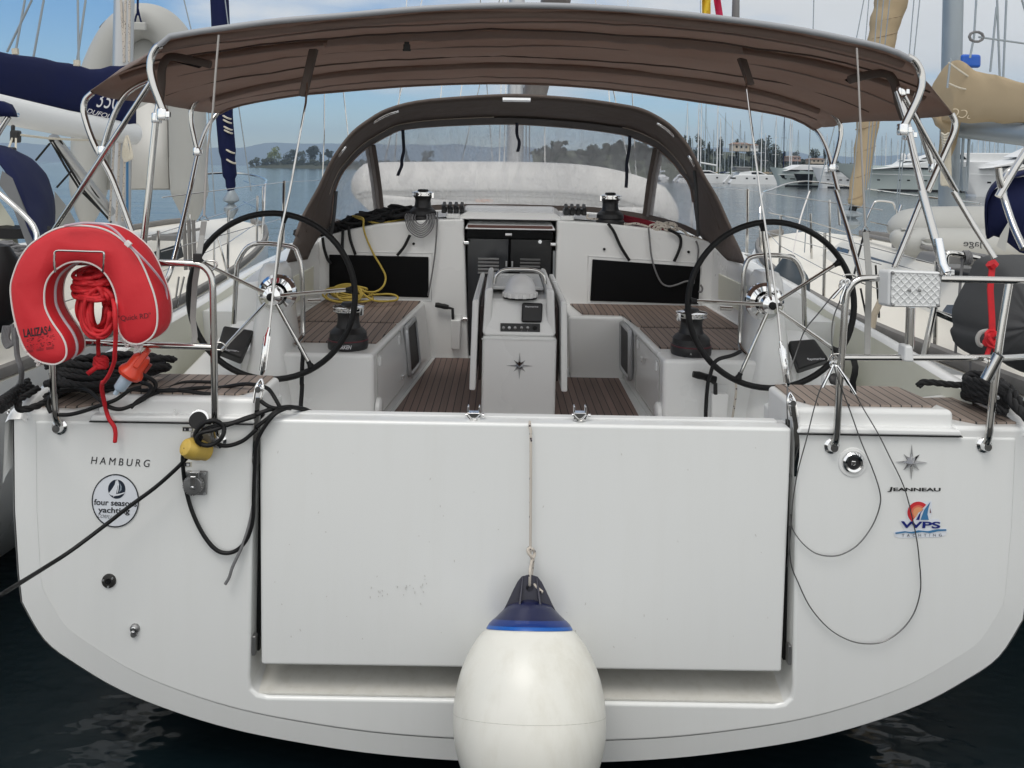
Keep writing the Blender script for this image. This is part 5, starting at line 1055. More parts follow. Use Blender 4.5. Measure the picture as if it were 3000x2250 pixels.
# cleats
for s in (-1, 1):
    a = U(48, 1140, .12) if s < 0 else U(2958, 1178, .12); a = Vector((s*1.90, .22, 1.47))
    b = MB(); b.tube([a+Vector((-s*.02, -.13, .055)), a+Vector((-s*.01, -.07, .062)), a+Vector((0, .07, .062)), a+Vector((s*.01, .13, .055))], [.008, .016, .016, .008], 10)
    for y in (-.04, .04): b.tube([a+Vector((0, y, 0)), a+Vector((0, y, .06))], .014, 10)
    b.box(a+Vector((0, 0, .0)), (.06, .16, .012)); b.build('mooring_cleat', alu, Y0, bevel=.003)
MB().tube(cr(PP([(0, 1206, -.1), (12, 1204, -.03), (22, 1200, .0), (24, 1212, 0)], 0), 4), .007, 8).build('side_shackle', chrome, Y0)
MB().box(U(512, 1210, -.001), (.010, .01, .02)).build('small_catch', gel, Y0)
# ================================================================ things on and around the yacht
# big round fender on the swim platform door
fc = U(1551, 2092, -.262)
fd = empty('ball_fender', fc, 'large cream ball fender with dark blue top hanging from the stern door', 'fender')
FT = Matrix.Rotation(-radians(27), 3, 'X'); O0 = Vector((0, 0, 0))     # it leans back against the door
prof = []; R0 = .270
for zf, rf in ((-1.25, .02), (-1.2, .22), (-1.1, .45), (-.95, .64), (-.75, .80), (-.5, .92), (-.25, .985), (0, 1.0), (.2, .985), (.42, .94), (.64, .855), (.82, .75), (.94, .65), (.99, .587)):
    prof.append((rf*R0, zf*.265))
pc_ = cr([Vector((r, 0, z)) for r, z in prof], 4)
MB().lathe([(max(.001, p.x), p.z) for p in pc_], O0, n=64).xf(FT, fc).build('body', fendw, fd)
MB().tube([Vector((cos(a)*R0, sin(a)*R0, 0)) for a in (2*pi*i/60 for i in range(60))], .0008, 4, True).xf(FT, fc).build('mould_seam', mat('seam_grey', (.55, .54, .49), .5), fd)
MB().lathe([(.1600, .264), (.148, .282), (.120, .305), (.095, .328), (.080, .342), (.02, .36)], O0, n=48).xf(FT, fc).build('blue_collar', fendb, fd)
MB().lathe([(.1603, .2632), (.1595, .2655), (.1535, .2745)], O0, n=48).xf(FT, fc).build('painted_lit_edge', fendl, fd)  # bright ring paints the light along the collar's lower edge
MB().lathe([(.1535, .2747), (.1490, .2818), (.1345, .2940)], O0, n=48).xf(FT, fc).build('painted_half_lit_band', fendm, fd)  # middle step of the light gradient painted on the collar
ear = MB(); ol = [(-.098, .322), (-.085, .345), (-.062, .39), (-.045, .42), (-.030, .437), (0, .445), (.030, .437), (.045, .42), (.062, .39), (.085, .345), (.098, .322)]
hc = (0, .400); hr = .0145
ring = [(hc[0]+hr*cos(a), hc[1]+hr*sin(a)) for a in (2*pi*i/22+pi/2*3 for i in range(22))]
def webface(y): return [Vector((p[0], y, p[1])) for p in ol+[(0, .33)]+[ring[0]]+ring[::-1]+[(0, .33)]]
a = webface(-.016); c = webface(.016); m_ = len(a)
ear.add(a+c, [tuple(range(m_)), tuple(range(2*m_-1, m_-1, -1))]+[(i, i+m_, (i+1) % m_+m_, (i+1) % m_) for i in range(m_)]).xf(FT, fc).build('lifting_eye', fendk, fd)
b = MB()
for s in (-1, 1):
    b.hexa([Vector(v) for v in ((s*.036, -.07, .320), (s*.046, -.07, .320), (s*.046, .07, .320), (s*.036, .07, .320))], [Vector(v) for v in ((s*.022, -.018, .436), (s*.030, -.018, .436), (s*.030, .018, .436), (s*.022, .018, .436))])
b.xf(FT, fc).build('eye_ribs', fendk, fd, bevel=.003)
rp = PP([(1552, 1236, .03), (1552, 1250, -.012), (1555, 1262, -.016), (1555, 1400, -.02), (1554, 1602, -.03)], 0)
r = MB(); r.tube(rp, .0052, 8)
kn = PP([(1554, 1602, -.03), (1546, 1612, -.038), (1552, 1625, -.042), (1563, 1633, -.038), (1566, 1618, -.03), (1557, 1608, -.04), (1553, 1622, -.035), (1560, 1642, -.04), (1556, 1650, -.04)], 0)
r.tube(cr(kn, 5), .0056, 8); tail = cr(PP([(1557, 1640, -.04), (1557, 1680, -.06), (1562, 1706, -.08), (1575, 1722, -.10), (1590, 1735, -.115)], 0), 5); r.tube(tail, .0050, 8)
hole = fc+FT @ Vector((0, 0, .411)); fy_ = FT @ Vector((0, 1, 0)); r.tube(cr([kn[-1], hole-fy_*.024+Vector((0, 0, .05)), hole-fy_*.022, hole, hole+fy_*.022, U(1557, 1690, -.03), kn[3]], 6), .0050, 8)
r.build('fender_line', fleck, fd)
# horseshoe lifebuoy ------------------------------------------------
LB = empty('horseshoe_lifebuoy', U(260, 860, -.12), 'red horseshoe lifebuoy with white piping strapped to the left rail', 'lifebuoy')
mf = lambda pts: [TP('m0', a, c) for a, c in pts]
outer_f = mf([(450, 1495), (330, 1465), (235, 1390), (180, 1280), (140, 1150), (115, 1040), (98, 920), (95, 820), (115, 730), (165, 600), (245, 480), (340, 405), (440, 345), (560, 305), (700, 298), (850, 315), (970, 360), (1080, 440), (1170, 530), (1240, 650), (1290, 770), (1330, 880), (1355, 990), (1362, 1100), (1350, 1190), (1310, 1260), (1235, 1310), (1170, 1320), (1100, 1300), (1045, 1240), (1020, 1160), (1012, 1060), (1010, 950), (990, 860), (950, 770), (900, 700), (830, 645), (750, 615), (670, 608), (590, 620), (520, 655), (455, 705), (410, 770), (388, 850), (385, 940), (395, 1010), (430, 1090), (480, 1170), (530, 1240), (565, 1310), (578, 1380), (565, 1440), (520, 1480)])
n = len(outer_f); yf, yb = -.20, -.075
f0 = cr([U(x, y, yf) for x, y in outer_f], 3, True); m_ = len(f0); cen = Vector((0, 0, 0))
for p in f0: cen += p
cen /= m_
ctr2 = sum(f0, Vector())/m_
shift = Vector((.0, 0, 0))
bp = [p+Vector((0, yb-yf, 0)) for p in f0]
def insetring(ring, d, dy):
    out = []; mm = len(ring)
    for i, p in enumerate(ring):
        t = (ring[(i+1) % mm]-ring[i-1]).normalized(); nn = Vector((-t.z, 0, t.x)); out.append(p+nn*d+Vector((0, dy, 0)))
    return out
# orientation check: inset direction must point inwards
area = sum(f0[i].x*f0[(i+1) % m_].z-f0[(i+1) % m_].x*f0[i].z for i in range(m_)); sg = 1 if area > 0 else -1
rings = [insetring(f0, sg*.012, -.010), insetring(f0, 0, 0), insetring(f0, -sg*.004, .03), insetring(f0, -sg*.004, .095), insetring(f0, 0, .125), insetring(f0, sg*.012, .135)]
b = MB(); b.grid(rings, True); M_ = m_
b.f.append(tuple(range(M_))); b.f.append(tuple(len(b.v)-1-i for i in range(M_)))
body = b.build('cover', red, LB, sharp=1.0)
# a puffed front face
b = MB(); r1 = insetring(f0, sg*.012, -.0102); r2 = insetring(f0, sg*.030, -.018); b.grid([r1, r2], True); b.f.append(tuple(len(b.v)-M_+i for i in range(M_))); b.build('front_panel', red, LB, sharp=1.0)
for dy, nm in ((-.002, 'front_piping'), (.127, 'back_piping')): MB().tube(insetring(f0, 0, dy), .0036, 6, True).build(nm, piping, LB)
q = insetring(f0, -sg*.005, .06); i0 = int(M_*.57); MB().tube(q[i0:int(M_*.985)], .006, 6).build('zip', mat('zip_white', (.5, .48, .52), .6), LB)
# elastic cord over the top
tt_ = T('m0', [(560, 300, -.23), (680, 280, -.235), (760, 275, -.23), (900, 290, -.232), (1000, 345, -.23), (1100, 450, -.228), (1200, 545, -.225), (1300, 650, -.20), (1380, 750, -.17), (1432, 840, -.12), (1440, 960, -.11), (1425, 1080, -.12), (1390, 1150, -.14), (1330, 1230, -.16), (1250, 1300, -.18), (1190, 1330, -.15)], -.2)
MB().tube(cr(tt_, 5), .0042, 6).build('elastic_cord', mat('lilac_cord', (.55, .42, .48), .7), LB); MB().box(T('m0', [(1108, 455)], -.238)[0], (.022, .012, .020), Matrix.Rotation(.7, 3, 'Y')).build('cord_toggle', piping, LB, bevel=.003)
nb_ = Vector((0, -1, 0)); yt = yf-.0192
text('cover_lettering', 'LALIZAS', U(*TP('m0', 306, 1215), yt), .031, ink, LB, bold=.022, width=.086, rot=radians(8))
flat2 = lambda nm, pts, Y, m: MB().add([U(*TP('m0', x, y), Y) for x, y in pts], [tuple(range(len(pts)))]).build(nm, m, LB, smooth=False)
flat2('small_sail_mark', [(428, 1152), (440, 1195), (418, 1198)], yt, ink); flat2('small_hull_mark', [(412, 1200), (440, 1196), (436, 1208), (416, 1211)], yt, ink)
text('cover_lettering', '"Quick RD"', U(*TP('m0', 1163, 1090), yt), .023, inkdr, LB, width=.118, rot=radians(7))
ins = MB(); rnd = random.Random(9)
for cx_ in (255, 345, 430):
    for cy_ in (1290-(cx_-255)*.16, 1345-(cx_-255)*.16):
        for _ in range(16):
            x = cx_+rnd.uniform(-32, 32); y = cy_+rnd.uniform(-20, 20)-(x-cx_)*.12; w = rnd.uniform(4, 16)
            ins.add([U(*TP('m0', x, y), yt), U(*TP('m0', x+w, y-2), yt), U(*TP('m0', x+w, y+2), yt), U(*TP('m0', x, y+4), yt)], [(0, 1, 2, 3)])
    for k in range(3):
        y = 1375-(cx_-255)*.16+k*8; ins.add([U(*TP('m0', cx_-32, y+3), yt), U(*TP('m0', cx_+32, y-5), yt), U(*TP('m0', cx_+32, y-2), yt), U(*TP('m0', cx_-32, y+6), yt)], [(0, 1, 2, 3)])
ins.build('printed_instructions', inkdr, LB, smooth=False)
MB().tube(cr(T('m0', [(480, 700, -.24), (470, 640, -.243), (473, 550, -.243), (485, 517, -.243), (560, 514, -.243), (780, 522, -.243), (880, 524, -.243), (898, 545, -.243), (896, 640, -.24), (890, 700, -.235)], -.24), 2), .0042, 8).build('wire_holder', steel, Y0)
for a_, c_ in (((1040, 1290), (1090, 1345)), ((1130, 1330), (1190, 1380)), ((300, 1470), (320, 1510))):
    MB().tube(cr(T('m0', [a_, ((a_[0]+c_[0])/2+15, (a_[1]+c_[1])/2-10), c_, (c_[0]+30, c_[1]-20)], -.12), 4), .004, 6).build('tie', piping, LB)
k = MB(); rnd = random.Random(3)
for i in range(5):
    p = T('m0', [(1195, 1335)], -.14)[0]; k.tube([p+Vector((cos(a+i)*.012, sin(a)*.008, sin(a)*.012-.003*i)) for a in (2*pi*q/9 for q in range(9))], .004, 5, True)
k.build('tie_knot', piping, LB)
# red floating line stuffed in the horseshoe
RL = empty('red_rescue_line', U(290, 850, -.1), 'coiled red braided line hanging inside the horseshoe lifebuoy', 'rope')
b = MB(); rnd = random.Random(21)
for i in range(15):                              # upper bundle, wraps
    u = i/15; cx_, cy_ = 800+rnd.uniform(-45, 45), 700+u*190+rnd.uniform(-15, 15); rx = 150-30*abs(u-.4)+rnd.uniform(-12, 12); ry = 42+rnd.uniform(-8, 18); t = rnd.uniform(-.3, .15)
    pts = []
    for k in range(16):
        a = 2*pi*k/16; x = cos(a)*rx; y = sin(a)*ry; pts.append(T('m0', [(cx_+x*cos(t)-y*sin(t), cy_+x*sin(t)+y*cos(t))], -.105-.05*sin(a)-.02*rnd.random())[0])
    b.tube(cr(pts, 3, True), .0078, 7, True)
for i in range(15):                              # lower loops
    cx_ = 845+rnd.uniform(-40, 40); rx = 75+rnd.uniform(-30, 75); y1 = 1270-rnd.uniform(0, 110); pts = []
    for k in range(14):
        a = 2*pi*k/14; pts.append(T('m0', [(cx_+cos(a)*rx, (840+y1)/2+sin(a)*(y1-840)/2)], -.12+.05*sin(a*.5+i)-.05*rnd.random()*.3)[0])
    b.tube(cr(pts, 3, True), .0078, 7, True)
for i in range(4):
    cx_ = 830+rnd.uniform(-20, 20); b.tube(cr(T('m0', [(700, 900+i*8, -.15), (cx_, 925+i*7, -.19), (960, 890+i*8, -.15), (940, 870, -.10), (720, 880, -.10)], -.15), 4, True), .0078, 7, True)
b.build('coil', redrope, RL, sharp=2)
MB().tube(cr(T('m0', [(960, 880, -.14), (990, 1000, -.22), (998, 1150, -.235), (1000, 1250, -.22), (992, 1400, -.2), (985, 1480, -.18), (940, 1590, -.15), (895, 1652, -.12)], -.2)+T('l0', [(885, 60, -.09), (880, 120, -.07), (895, 200, -.05), (920, 310, -.03), (945, 380, -.03), (985, 440, -.03), (998, 500, -.03), (993, 578, -.03)], -.05), 4), .0078, 8).build('hanging_tail', redrope, RL, sharp=2)
MB().tube(cr(T('m0', [(850, 1260, -.12), (848, 1345, -.07), (852, 1420, -.06)], -.1), 3), .0075, 8).build('short_tail', redrope, RL, sharp=2)
b = MB()
for i in range(5):
    p = T('m0', [(872, 1480)], -.06)[0]; b.tube([p+Vector((cos(a+i*1.1)*.022, sin(a+i)*.014, sin(a)*.017)) for a in (2*pi*q/12 for q in range(12))], .0085, 6, True)
b.tube(T('m0', [(860, 1500, -.07), (755, 1580, -.09)], -.06), .0095, 8); b.build('stopper_knot', redrope, RL, sharp=2)
# rescue light
rl = empty('rescue_light', U(400, 1060, -.08), 'orange and clear floating rescue light hanging upside down from the rail', 'rescue light')
ax = (T('m0', [(1020+20, 1680)], -.09)[0]-T('m0', [(1235, 1420)], -.07)[0]).normalized(); q0 = ax.to_track_quat('-Z', 'Y').to_matrix(); pc0 = T('m0', [(1165, 1525)], -.075)[0]
MB().lathe([(.025, .055), (.034, .040), (.036, .0), (.046, -.014), (.049, -.026), (.042, -.038), (.020, -.042)], pc0, q0, 26).build('body', orange, rl)
MB().lathe([(.026, -.040), (.023, -.09), (.018, -.098), (.010, -.102), (.009, -.118), (.001, -.120)], pc0, q0, 22).build('lens', mat('frosted_lens', (.45, .55, .66), .15, coat=.5), rl)
MB().box(pc0+q0 @ Vector((0, -.040, .022)), (.018, .012, .04), q0).build('strap_slot', mat('dark_red', (.25, .03, .02), .5), rl, bevel=.003)
MB().hexa([pc0+q0 @ Vector(v) for v in ((-.045, -.012, .01), (.045, -.012, .01), (.045, .012, .01), (-.045, .012, .01))], [pc0+q0 @ Vector(v) for v in ((-.036, -.012, .078), (.036, -.012, .078), (.036, .012, .078), (-.036, .012, .078))]).build('bracket', orange, rl, bevel=.006)
MB().tube(cr([pc0+q0 @ Vector((.0, 0, .07)), T('m0', [(1215, 1400)], -.07)[0], T('m0', [(1195, 1345)], -.1)[0]], 3), .003, 6).build('lanyard', piping, rl)
# heap of black mooring rope on the port quarter
MR = empty('mooring_rope', (-1.8, .1, 1.47), 'heap of thick black mooring rope on the left quarter cleat', 'rope')
rnd = random.Random(8)
z0 = 1.47
def heap(cx, cy, rx, ry, ang, z): return [Vector((cx+cos(a)*rx*cos(ang)-sin(a)*ry*sin(ang), cy+cos(a)*rx*sin(ang)+sin(a)*ry*cos(ang), z+.01*sin(3*a+cx*9))) for a in (2*pi*k/12 for k in range(13))]
pth = []
for i in range(9): pth += heap(-1.74+rnd.uniform(-.05, .09), .20+rnd.uniform(-.05, .06), .20+rnd.uniform(-.07, .05), .07+rnd.uniform(-.02, .04), .25+rnd.uniform(-.25, .25), z0+.012+i*.0125)
rope3(pth, .0145, 'heap', blackrope, MR, k=3)
rope3(T('l0', [(0, 290, -.25), (90, 230, -.1), (180, 150, .03), (260, 100, .12)], 0), .019, 'line_to_quay', blackrope, MR)
rope3(T('l0', [(-40, 250, -.35), (60, 190, -.15), (170, 110, .05), (240, 60, .15)], 0), .019, 'line_to_quay', blackrope, MR)
rope3(T('l0', [(330, 110, .06), (240, 170, .0), (180, 200, -.04), (155, 250, -.07), (175, 288, -.08), (230, 290, -.08), (300, 270, -.06), (370, 240, -.03), (430, 200, .02), (480, 150, .06)], 0), .0135, 'overhanging_bight', blackrope, MR)
for pts in ([(640, 70), (560, 110), (460, 150), (380, 190)], [(900, 40), (800, 70), (690, 110), (560, 130), (450, 200)], [(720, 10), (640, 40), (540, 60), (480, 110)]):
    rope3(T('l0', pts, .12), .013, 'rope_strand', blackrope, MR)
# starboard mooring rope
MS = empty('mooring_rope', (1.9, .2, 1.48), 'thick black mooring rope tied round the right quarter cleat', 'rope')
rope3(PP([(2690, 1132, .33), (2700, 1122, .33), (2725, 1120, .32), (2780, 1126, .3), (2840, 1130, .27), (2900, 1131, .22), (2930, 1140, .18)], 0), .0145, 'deck_length', blackrope, MS)
b = []
for i in range(7): b += [Vector((1.90+cos(a)*.055+rnd.uniform(-.012, .012), .21+sin(a)*.10, 1.49+.012*i+.01*sin(a*2))) for a in (2*pi*k/9 for k in range(9))]
rope3(b, .0165, 'cleat_turns', blackrope, MS, k=3)
rope3(PP([(2935, 1120, .25), (2950, 1160, .1), (2990, 1205, .0), (3050, 1260, -.2)], 0), .020, 'line_to_quay', blackrope, MS)
rope3(PP([(2930, 1130, .2), (2960, 1140, .2), (2990, 1180, .1), (3040, 1215, 0)], 0), .019, 'line_to_quay', blackrope, MS)
rope3(PP([(2895, 1120, .28), (2895, 1150, .2), (2905, 1180, .12), (2920, 1195, .08), (2950, 1210, .05)], 0), .015, 'loose_bight', blackrope, MS)
# shore power cable
SC = empty('shore_power_cable', U(580, 1300, -.05), 'black shore power cable knotted on the left rail with a yellow plug', 'power cable')
def cab(name, t_, pts, Y, r=.0078, m=rubber): return MB().tube(cr(T(t_, pts, Y), 6), r, 10).build(name, m, SC, sharp=2)
cab('cable', 'l0', [(0, 1900, -.5), (400, 1652, -.25), (620, 1510, -.16), (900, 1300, -.10), (1120, 1130, -.08), (1350, 960, -.07), (1560, 770, -.07), (1690, 620, -.07), (1740, 530, -.08)], -.1)
cab('cable', 'l0', [(1605, 625, -.10), (1580, 700, -.09), (1585, 830, -.03), (1610, 1000, -.018), (1670, 1200, -.018), (1760, 1380, -.018), (1860, 1500, -.018), (1960, 1535, -.018), (2060, 1500, -.018), (2140, 1400, -.018), (2185, 1250, -.018), (2192, 1050, -.018), (2200, 800, -.018), (2212, 600, -.02)], -.05)
cab('cable', 'l1', [(-5, 640, -.02), (20, 540, -.02), (90, 420, -.02), (170, 330, -.01), (260, 285, .03), (340, 275, .08), (420, 290, .12), (480, 318, .14)], 0)
cab('cable', 'l0', [(1700, 560, -.09), (1690, 500, -.09), (1750, 420, -.09), (1850, 390, -.09), (1930, 440, -.08), (1925, 520, -.09), (1870, 580, -.09), (1790, 605, -.09), (1710, 580, -.08)], -.1, .0085)
cab('cable', 'l0', [(1720, 540, -.075), (1760, 470, -.075), (1900, 430, -.075), (2010, 410, -.06), (2120, 370, -.04), (2212, 340, -.03)], -.1, .0085)
cab('cable', 'l1', [(0, 340, -.03), (100, 300, -.01), (180, 285, .02), (290, 272, .05), (400, 292, .1), (490, 320, .14)], 0, .0085)
cab('cable', 'l0', [(1740, 600, -.085), (1700, 560, -.1), (1730, 500, -.1), (1850, 470, -.09), (1960, 430, -.07), (2212, 350, -.035)], -.1)
cab('cable', 'l0', [(1870, 580, -.06), (1900, 600, -.05), (1960, 608, -.04), (2040, 590, -.03), (2120, 550, -.025), (2212, 470, -.02)], -.1)
cab('cable', 'l1', [(0, 450, -.02), (100, 370, -.01), (170, 310, 0), (230, 285, .03), (300, 285, .06)], 0)
cab('cable', 'l0', [(2212, 80, .1), (2100, 75, .12), (1900, 105, .14), (1700, 110, .1), (1500, 130, .06), (1350, 130, .05), (1150, 130, .07), (930, 130, .1), (700, 130, .1)], .1)
cab('cable', 'l0', [(2190, 190, .07), (2000, 170, .07), (1800, 160, .06), (1600, 135, .06), (1450, 125, .08), (1300, 170, .03), (1200, 230, -.01), (1050, 290, -.035), (940, 270, -.03), (860, 210, -.01), (760, 130, .03), (640, 110, .06), (520, 120, .05)], .05)
cab('cable', 'l0', [(515, 340, -.035), (600, 338, -.035), (720, 310, -.035), (860, 260, -.035), (1000, 210, -.02), (1120, 130, .02), (1220, 100, .04)], 0)
cab('cable', 'l0', [(440, 320, -.04), (415, 260, -.03), (430, 190, .0), (480, 150, .03)], 0)
cab('cable', 'l0', [(1220, 60, .05), (1300, 90, .03), (1290, 150, .01), (1190, 220, -.01), (1130, 280, -.03)], 0); cab('cable', 'l0', [(1250, 0, .08), (1330, 50, .06), (1340, 110, .05), (1250, 200, .0), (1170, 240, -.01)], 0)
cab('cable', 'l0', [(1840, 60, .2), (1600, 60, .2), (1450, 110, .14), (1300, 130, .1)], .2)
cab('cable', 'l1', [(35, 215, .0), (80, 250, .0), (130, 275, .0), (200, 290, .02)], 0); cab('cable', 'l1', [(45, 90, .1), (110, 120, .08), (160, 190, .05), (210, 280, .04)], 0)
b = MB(); p0 = U(*TP('l0', 1585, 615), -.10); p1 = U(*TP('l0', 1790, 660), -.015); ax = (p1-p0).normalized(); Mq = ax.to_track_quat('Z', 'Y').to_matrix(); ln = (p1-p0).length
MB().lathe([(.012, 0), (.030, .008), (.038, .025), (.040, .05), (.038, .075), (.034, ln*.85), (.033, ln)], p0, Mq, 26).build('yellow_plug', yellowpl, SC)
# gray line tail on the left of the door and black heap in the door groove
tl = MB().tube(cr(T('l0', [(2195, 700, -.005), (2205, 900, -.008), (2190, 1100, -.01), (2150, 1300, -.015), (2090, 1480, -.022), (2010, 1652, -.03)], 0)+[U(*p) for p in ((672, 1690, -.03), (660, 1711, -.03))], 5), .0062, 8).build('line_tail', greyrope, loc=U(740, 1500, 0)); tag(tl, 'thin grey line end hanging beside the left edge of the stern door', 'rope')
# wire loops on the right
WL = empty('wire_loop', U(2480, 1500, -.03), 'two thin steel wire loops hanging from the right rail over the transom', 'wire')
wire = mat('dull_wire', (.16, .16, .16), .35, metal=.8)
def wl(pts): return MB().tube(cr([U(*p) for p in pts], 6), .0024, 6).build('wire', wire, WL)
q3 = lambda x, y, Y: (*TP('l3', x, y), Y); q2 = lambda x, y, Y: (2000+x*.45208, 1650+y*.45208, Y)
wl([(2444, 1070, -.05), q3(600, 20, -.05), q3(700, 280, -.035), q3(800, 560, -.025), q3(900, 800, -.02), q3(965, 1000, -.02), q3(965, 1130, -.02), q3(900, 1300, -.02), q3(780, 1460, -.02), q3(640, 1545, -.02), q3(520, 1560, -.02), q3(400, 1530, -.02), q3(290, 1440, -.02), q3(210, 1320, -.015), q3(195, 1200, -.01)])
wl([(2506, 1155, -.05), q3(820, 280, -.04), q3(950, 500, -.03), q3(1050, 700, -.025), q3(1170, 950, -.02), q3(1240, 1200, -.02), q3(1290, 1450, -.02), q3(1310, 1640, -.02), q2(1540, 60, -.02), q2(1540, 180, -.02), q2(1500, 320, -.02), q2(1420, 430, -.02), q2(1310, 505, -.02), q2(1200, 522, -.02), q2(1080, 500, -.02), q2(950, 425, -.02), q2(830, 290, -.02), q2(750, 130, -.015), q2(700, -10, -.01), q3(185, 1300, -.01)])
wl([(2442, 1070, -.05), q3(460, 100, -.05), q3(400, 280, -.04), q3(330, 560, -.03), q3(260, 820, -.02), q3(215, 1080, -.012), q3(200, 1300, -.01), q3(170, 1652, -.005)])
m3p = lambda x, y, Y: (*TP('m3', x, y), Y)
wl([m3p(650, 810, -.05), m3p(560, 900, -.03), m3p(440, 1050, .0), m3p(320, 1200, .04), m3p(250, 1380, .06), m3p(190, 1560, .04), q3(170, 60, .02), q3(165, 300, .0), q3(175, 430, -.004)]); wl([m3p(660, 830, -.05), m3p(620, 950, -.04), m3p(570, 1080, -.03), m3p(550, 1220, -.03), m3p(560, 1420, -.04)])
# yellow sheet in the cockpit
YR = empty('yellow_rope', (-1.05, 2.6, 1.44), 'yellow rope falling from the cabin top and coiled on the left cockpit seat', 'rope')
rnd = random.Random(13); pth = [U(*TP('m1', x, y), Y) for x, y, Y in ((830, 215, 2.95), (900, 225, 2.86), (928, 245, 2.80), (930, 320, 2.79), (960, 420, 2.79), (1020, 550, 2.79), (1080, 650, 2.78), (1120, 740, 2.77), (1100, 820, 2.72), (1030, 870, 2.6))]
for i in range(9):
    cx_, cy_ = 800+rnd.uniform(-70, 60), 880+rnd.uniform(-25, 25); rx, ry = 150+rnd.uniform(-60, 40), 55+rnd.uniform(-20, 10); t = rnd.uniform(-.15, .15)
    for k in range(8):
        a = 2*pi*k/8; x = cx_+cos(a)*rx; y = cy_+sin(a)*ry+t*cos(a)*rx; dd = (2.4-1.45-i*.006)/(max(.05, (TP('m1', x, y)[1]-489)/2400)); Yv = min(2.72, max(2.25, dd+CY)); p = U(*TP('m1', x, y), Yv); pth.append(p)
pth += [U(*TP('m1', x, y), Y) for x, y, Y in ((1020, 945, 2.5), (1200, 945, 2.6), (1220, 910, 2.65), (1150, 890, 2.7), (1010, 895, 2.65))]
MB().tube(cr(pth, 5), .0075, 7).build('coil', yellowrope, YR, sharp=2)
MB().tube(cr(T('m1', [(830, 215, 2.95), (950, 255, 2.93), (1060, 275, 2.93), (1180, 262, 2.95), (1290, 240, 3.0)], 0), 4), .007, 7).build('lead_to_clutch', yellowrope, YR)
# grey coil on the cabin top winch, left
GC = empty('grey_rope_coil', U(1240, 660, 2.85), 'grey rope coil hanging from the winch on the left of the cabin top', 'rope')
b = MB(); rnd = random.Random(2)
for i in range(7):
    w = 55+i*13; x0 = 1425-w*1.02+rnd.uniform(-3, 3); x1 = 1425+w*.92+rnd.uniform(-3, 3); yb_ = 292+i*18; b.tube(cr(T('m1', [(x0+14, 195, 2.90), (x0, 230, 2.80), (x0+w*.25, 200+(yb_-200)*.7, 2.79), (1425, yb_, 2.78), (x1-w*.25, 200+(yb_-200)*.7, 2.79), (x1, 230, 2.80), (x1-10, 190, 2.90)], 0), 5), .0042, 7)
b.tube(cr(T('m1', [(1568, 180, 2.85), (1562, 330, 2.80), (1545, 550, 2.80), (1510, 780, 2.80), (1485, 905, 2.80)], 0), 4), .006, 7); b.build('coil', greyrope, GC, sharp=2)
# black line bags / elastic lines on the cabin top and over the bulkhead
def loose(name, tile, paths, r, m, loc, label, cat='rope'):
    e = empty(name, loc, label, cat)
    for pth in paths: MB().tube(cr(T(tile, pth, 2.8), 5), r, 8).build('line', m, e, sharp=2)
    return e
loose('black_control_lines', 'm1', [[(575, 400), (590, 500), (620, 590), (650, 625)], [(752, 330), (748, 400), (745, 520)], [(800, 310), (815, 420), (860, 550)], [(1330, 380), (1280, 480), (1220, 555)]], .011, rubber, U(1000, 720, 2.8), 'black lines dropping over the bulkhead to the left dark window', 'rope')
loose('black_control_lines', 'm2', [[(830, 280), (880, 350), (940, 480), (1015, 600)], [(1350, 330), (1440, 380), (1460, 440), (1440, 520), (1400, 608)]], .011, rubber, U(1900, 720, 2.8), 'black lines dropping over the bulkhead to the right dark window', 'rope')
loose('grey_sheet', 'm2', [[(1180, 320), (1190, 420), (1205, 560), (1240, 690), (1290, 790), (1350, 822), (1420, 810), (1500, 780), (1570, 775)], [(1590, 430), (1610, 500), (1600, 620), (1575, 760), (1570, 800)], [(1630, 810), (1645, 840), (1635, 870), (1610, 870)]], .0065, greyrope, U(1930, 760, 2.8), 'thin grey line looping across the right dark window', 'rope')
b = MB(); rnd = random.Random(17)
for i in range(74):
    u = rnd.random(); px = 895+u*300; py = 690-u*72+rnd.uniform(-16, 14)*(1.1-.5*u); c = U(px, py, 2.92+rnd.uniform(0, .2)); r_ = rnd.uniform(.03, .07); a0 = rnd.random()*6
    b.tube([c+Vector((cos(a+a0)*r_*1.6, sin(a)*r_*.5, sin(a)*r_*.45+cos(a)*r_*-.25)) for a in (2*pi*k/10 for k in range(10))], .012, 6, True)
tag(b.build('black_rope_pile', blackrope, None, sharp=2, loc=U(1050, 660, 3.0)), 'pile of black rope tails on the left of the cabin top under the sprayhood', 'rope')
b = MB()
for i in range(12):
    y = 226+i*6; b.tube(cr(T('m2', [(905+rnd.uniform(-10, 10), 190+i*5, 3.15), (1000, 215+i*5+rnd.uniform(-5, 5), 3.1), (1120, 245+i*5, 3.05), (1230, 275+i*4, 3.0), (1330+rnd.uniform(0, 80), 310+i*3, 2.95)], 0), 4), .0075, 6)
tag(b.build('red_rope_tails', mat('dark_red_rope', (.22, .008, .02), .8), None, sharp=2, loc=U(1870, 650, 3.05)), 'dark red rope tails lying on the right of the cabin top', 'rope')
b = MB(); b.tube(cr(T('m2', [(655, 205, 2.95), (655, 235, 2.93), (760, 245, 2.93), (880, 280, 2.92), (1000, 285, 2.91), (1080, 280, 2.9), (1180, 310, 2.88)], 0), 5), .0085, 8)
for i in range(9): c = T('m2', [(1230+rnd.uniform(-10, 190), 302+rnd.uniform(-12, 18))], 2.86)[0]; b.tube([c+Vector((cos(a+i)*.045, sin(a)*.02, sin(a)*.022)) for a in (2*pi*k/10 for k in range(10))], .0085, 7, True)
b.tube(cr(T('m2', [(1440, 320), (1490, 350), (1520, 380), (1600, 405), (1680, 440)], 2.85), 4), .0085, 8)
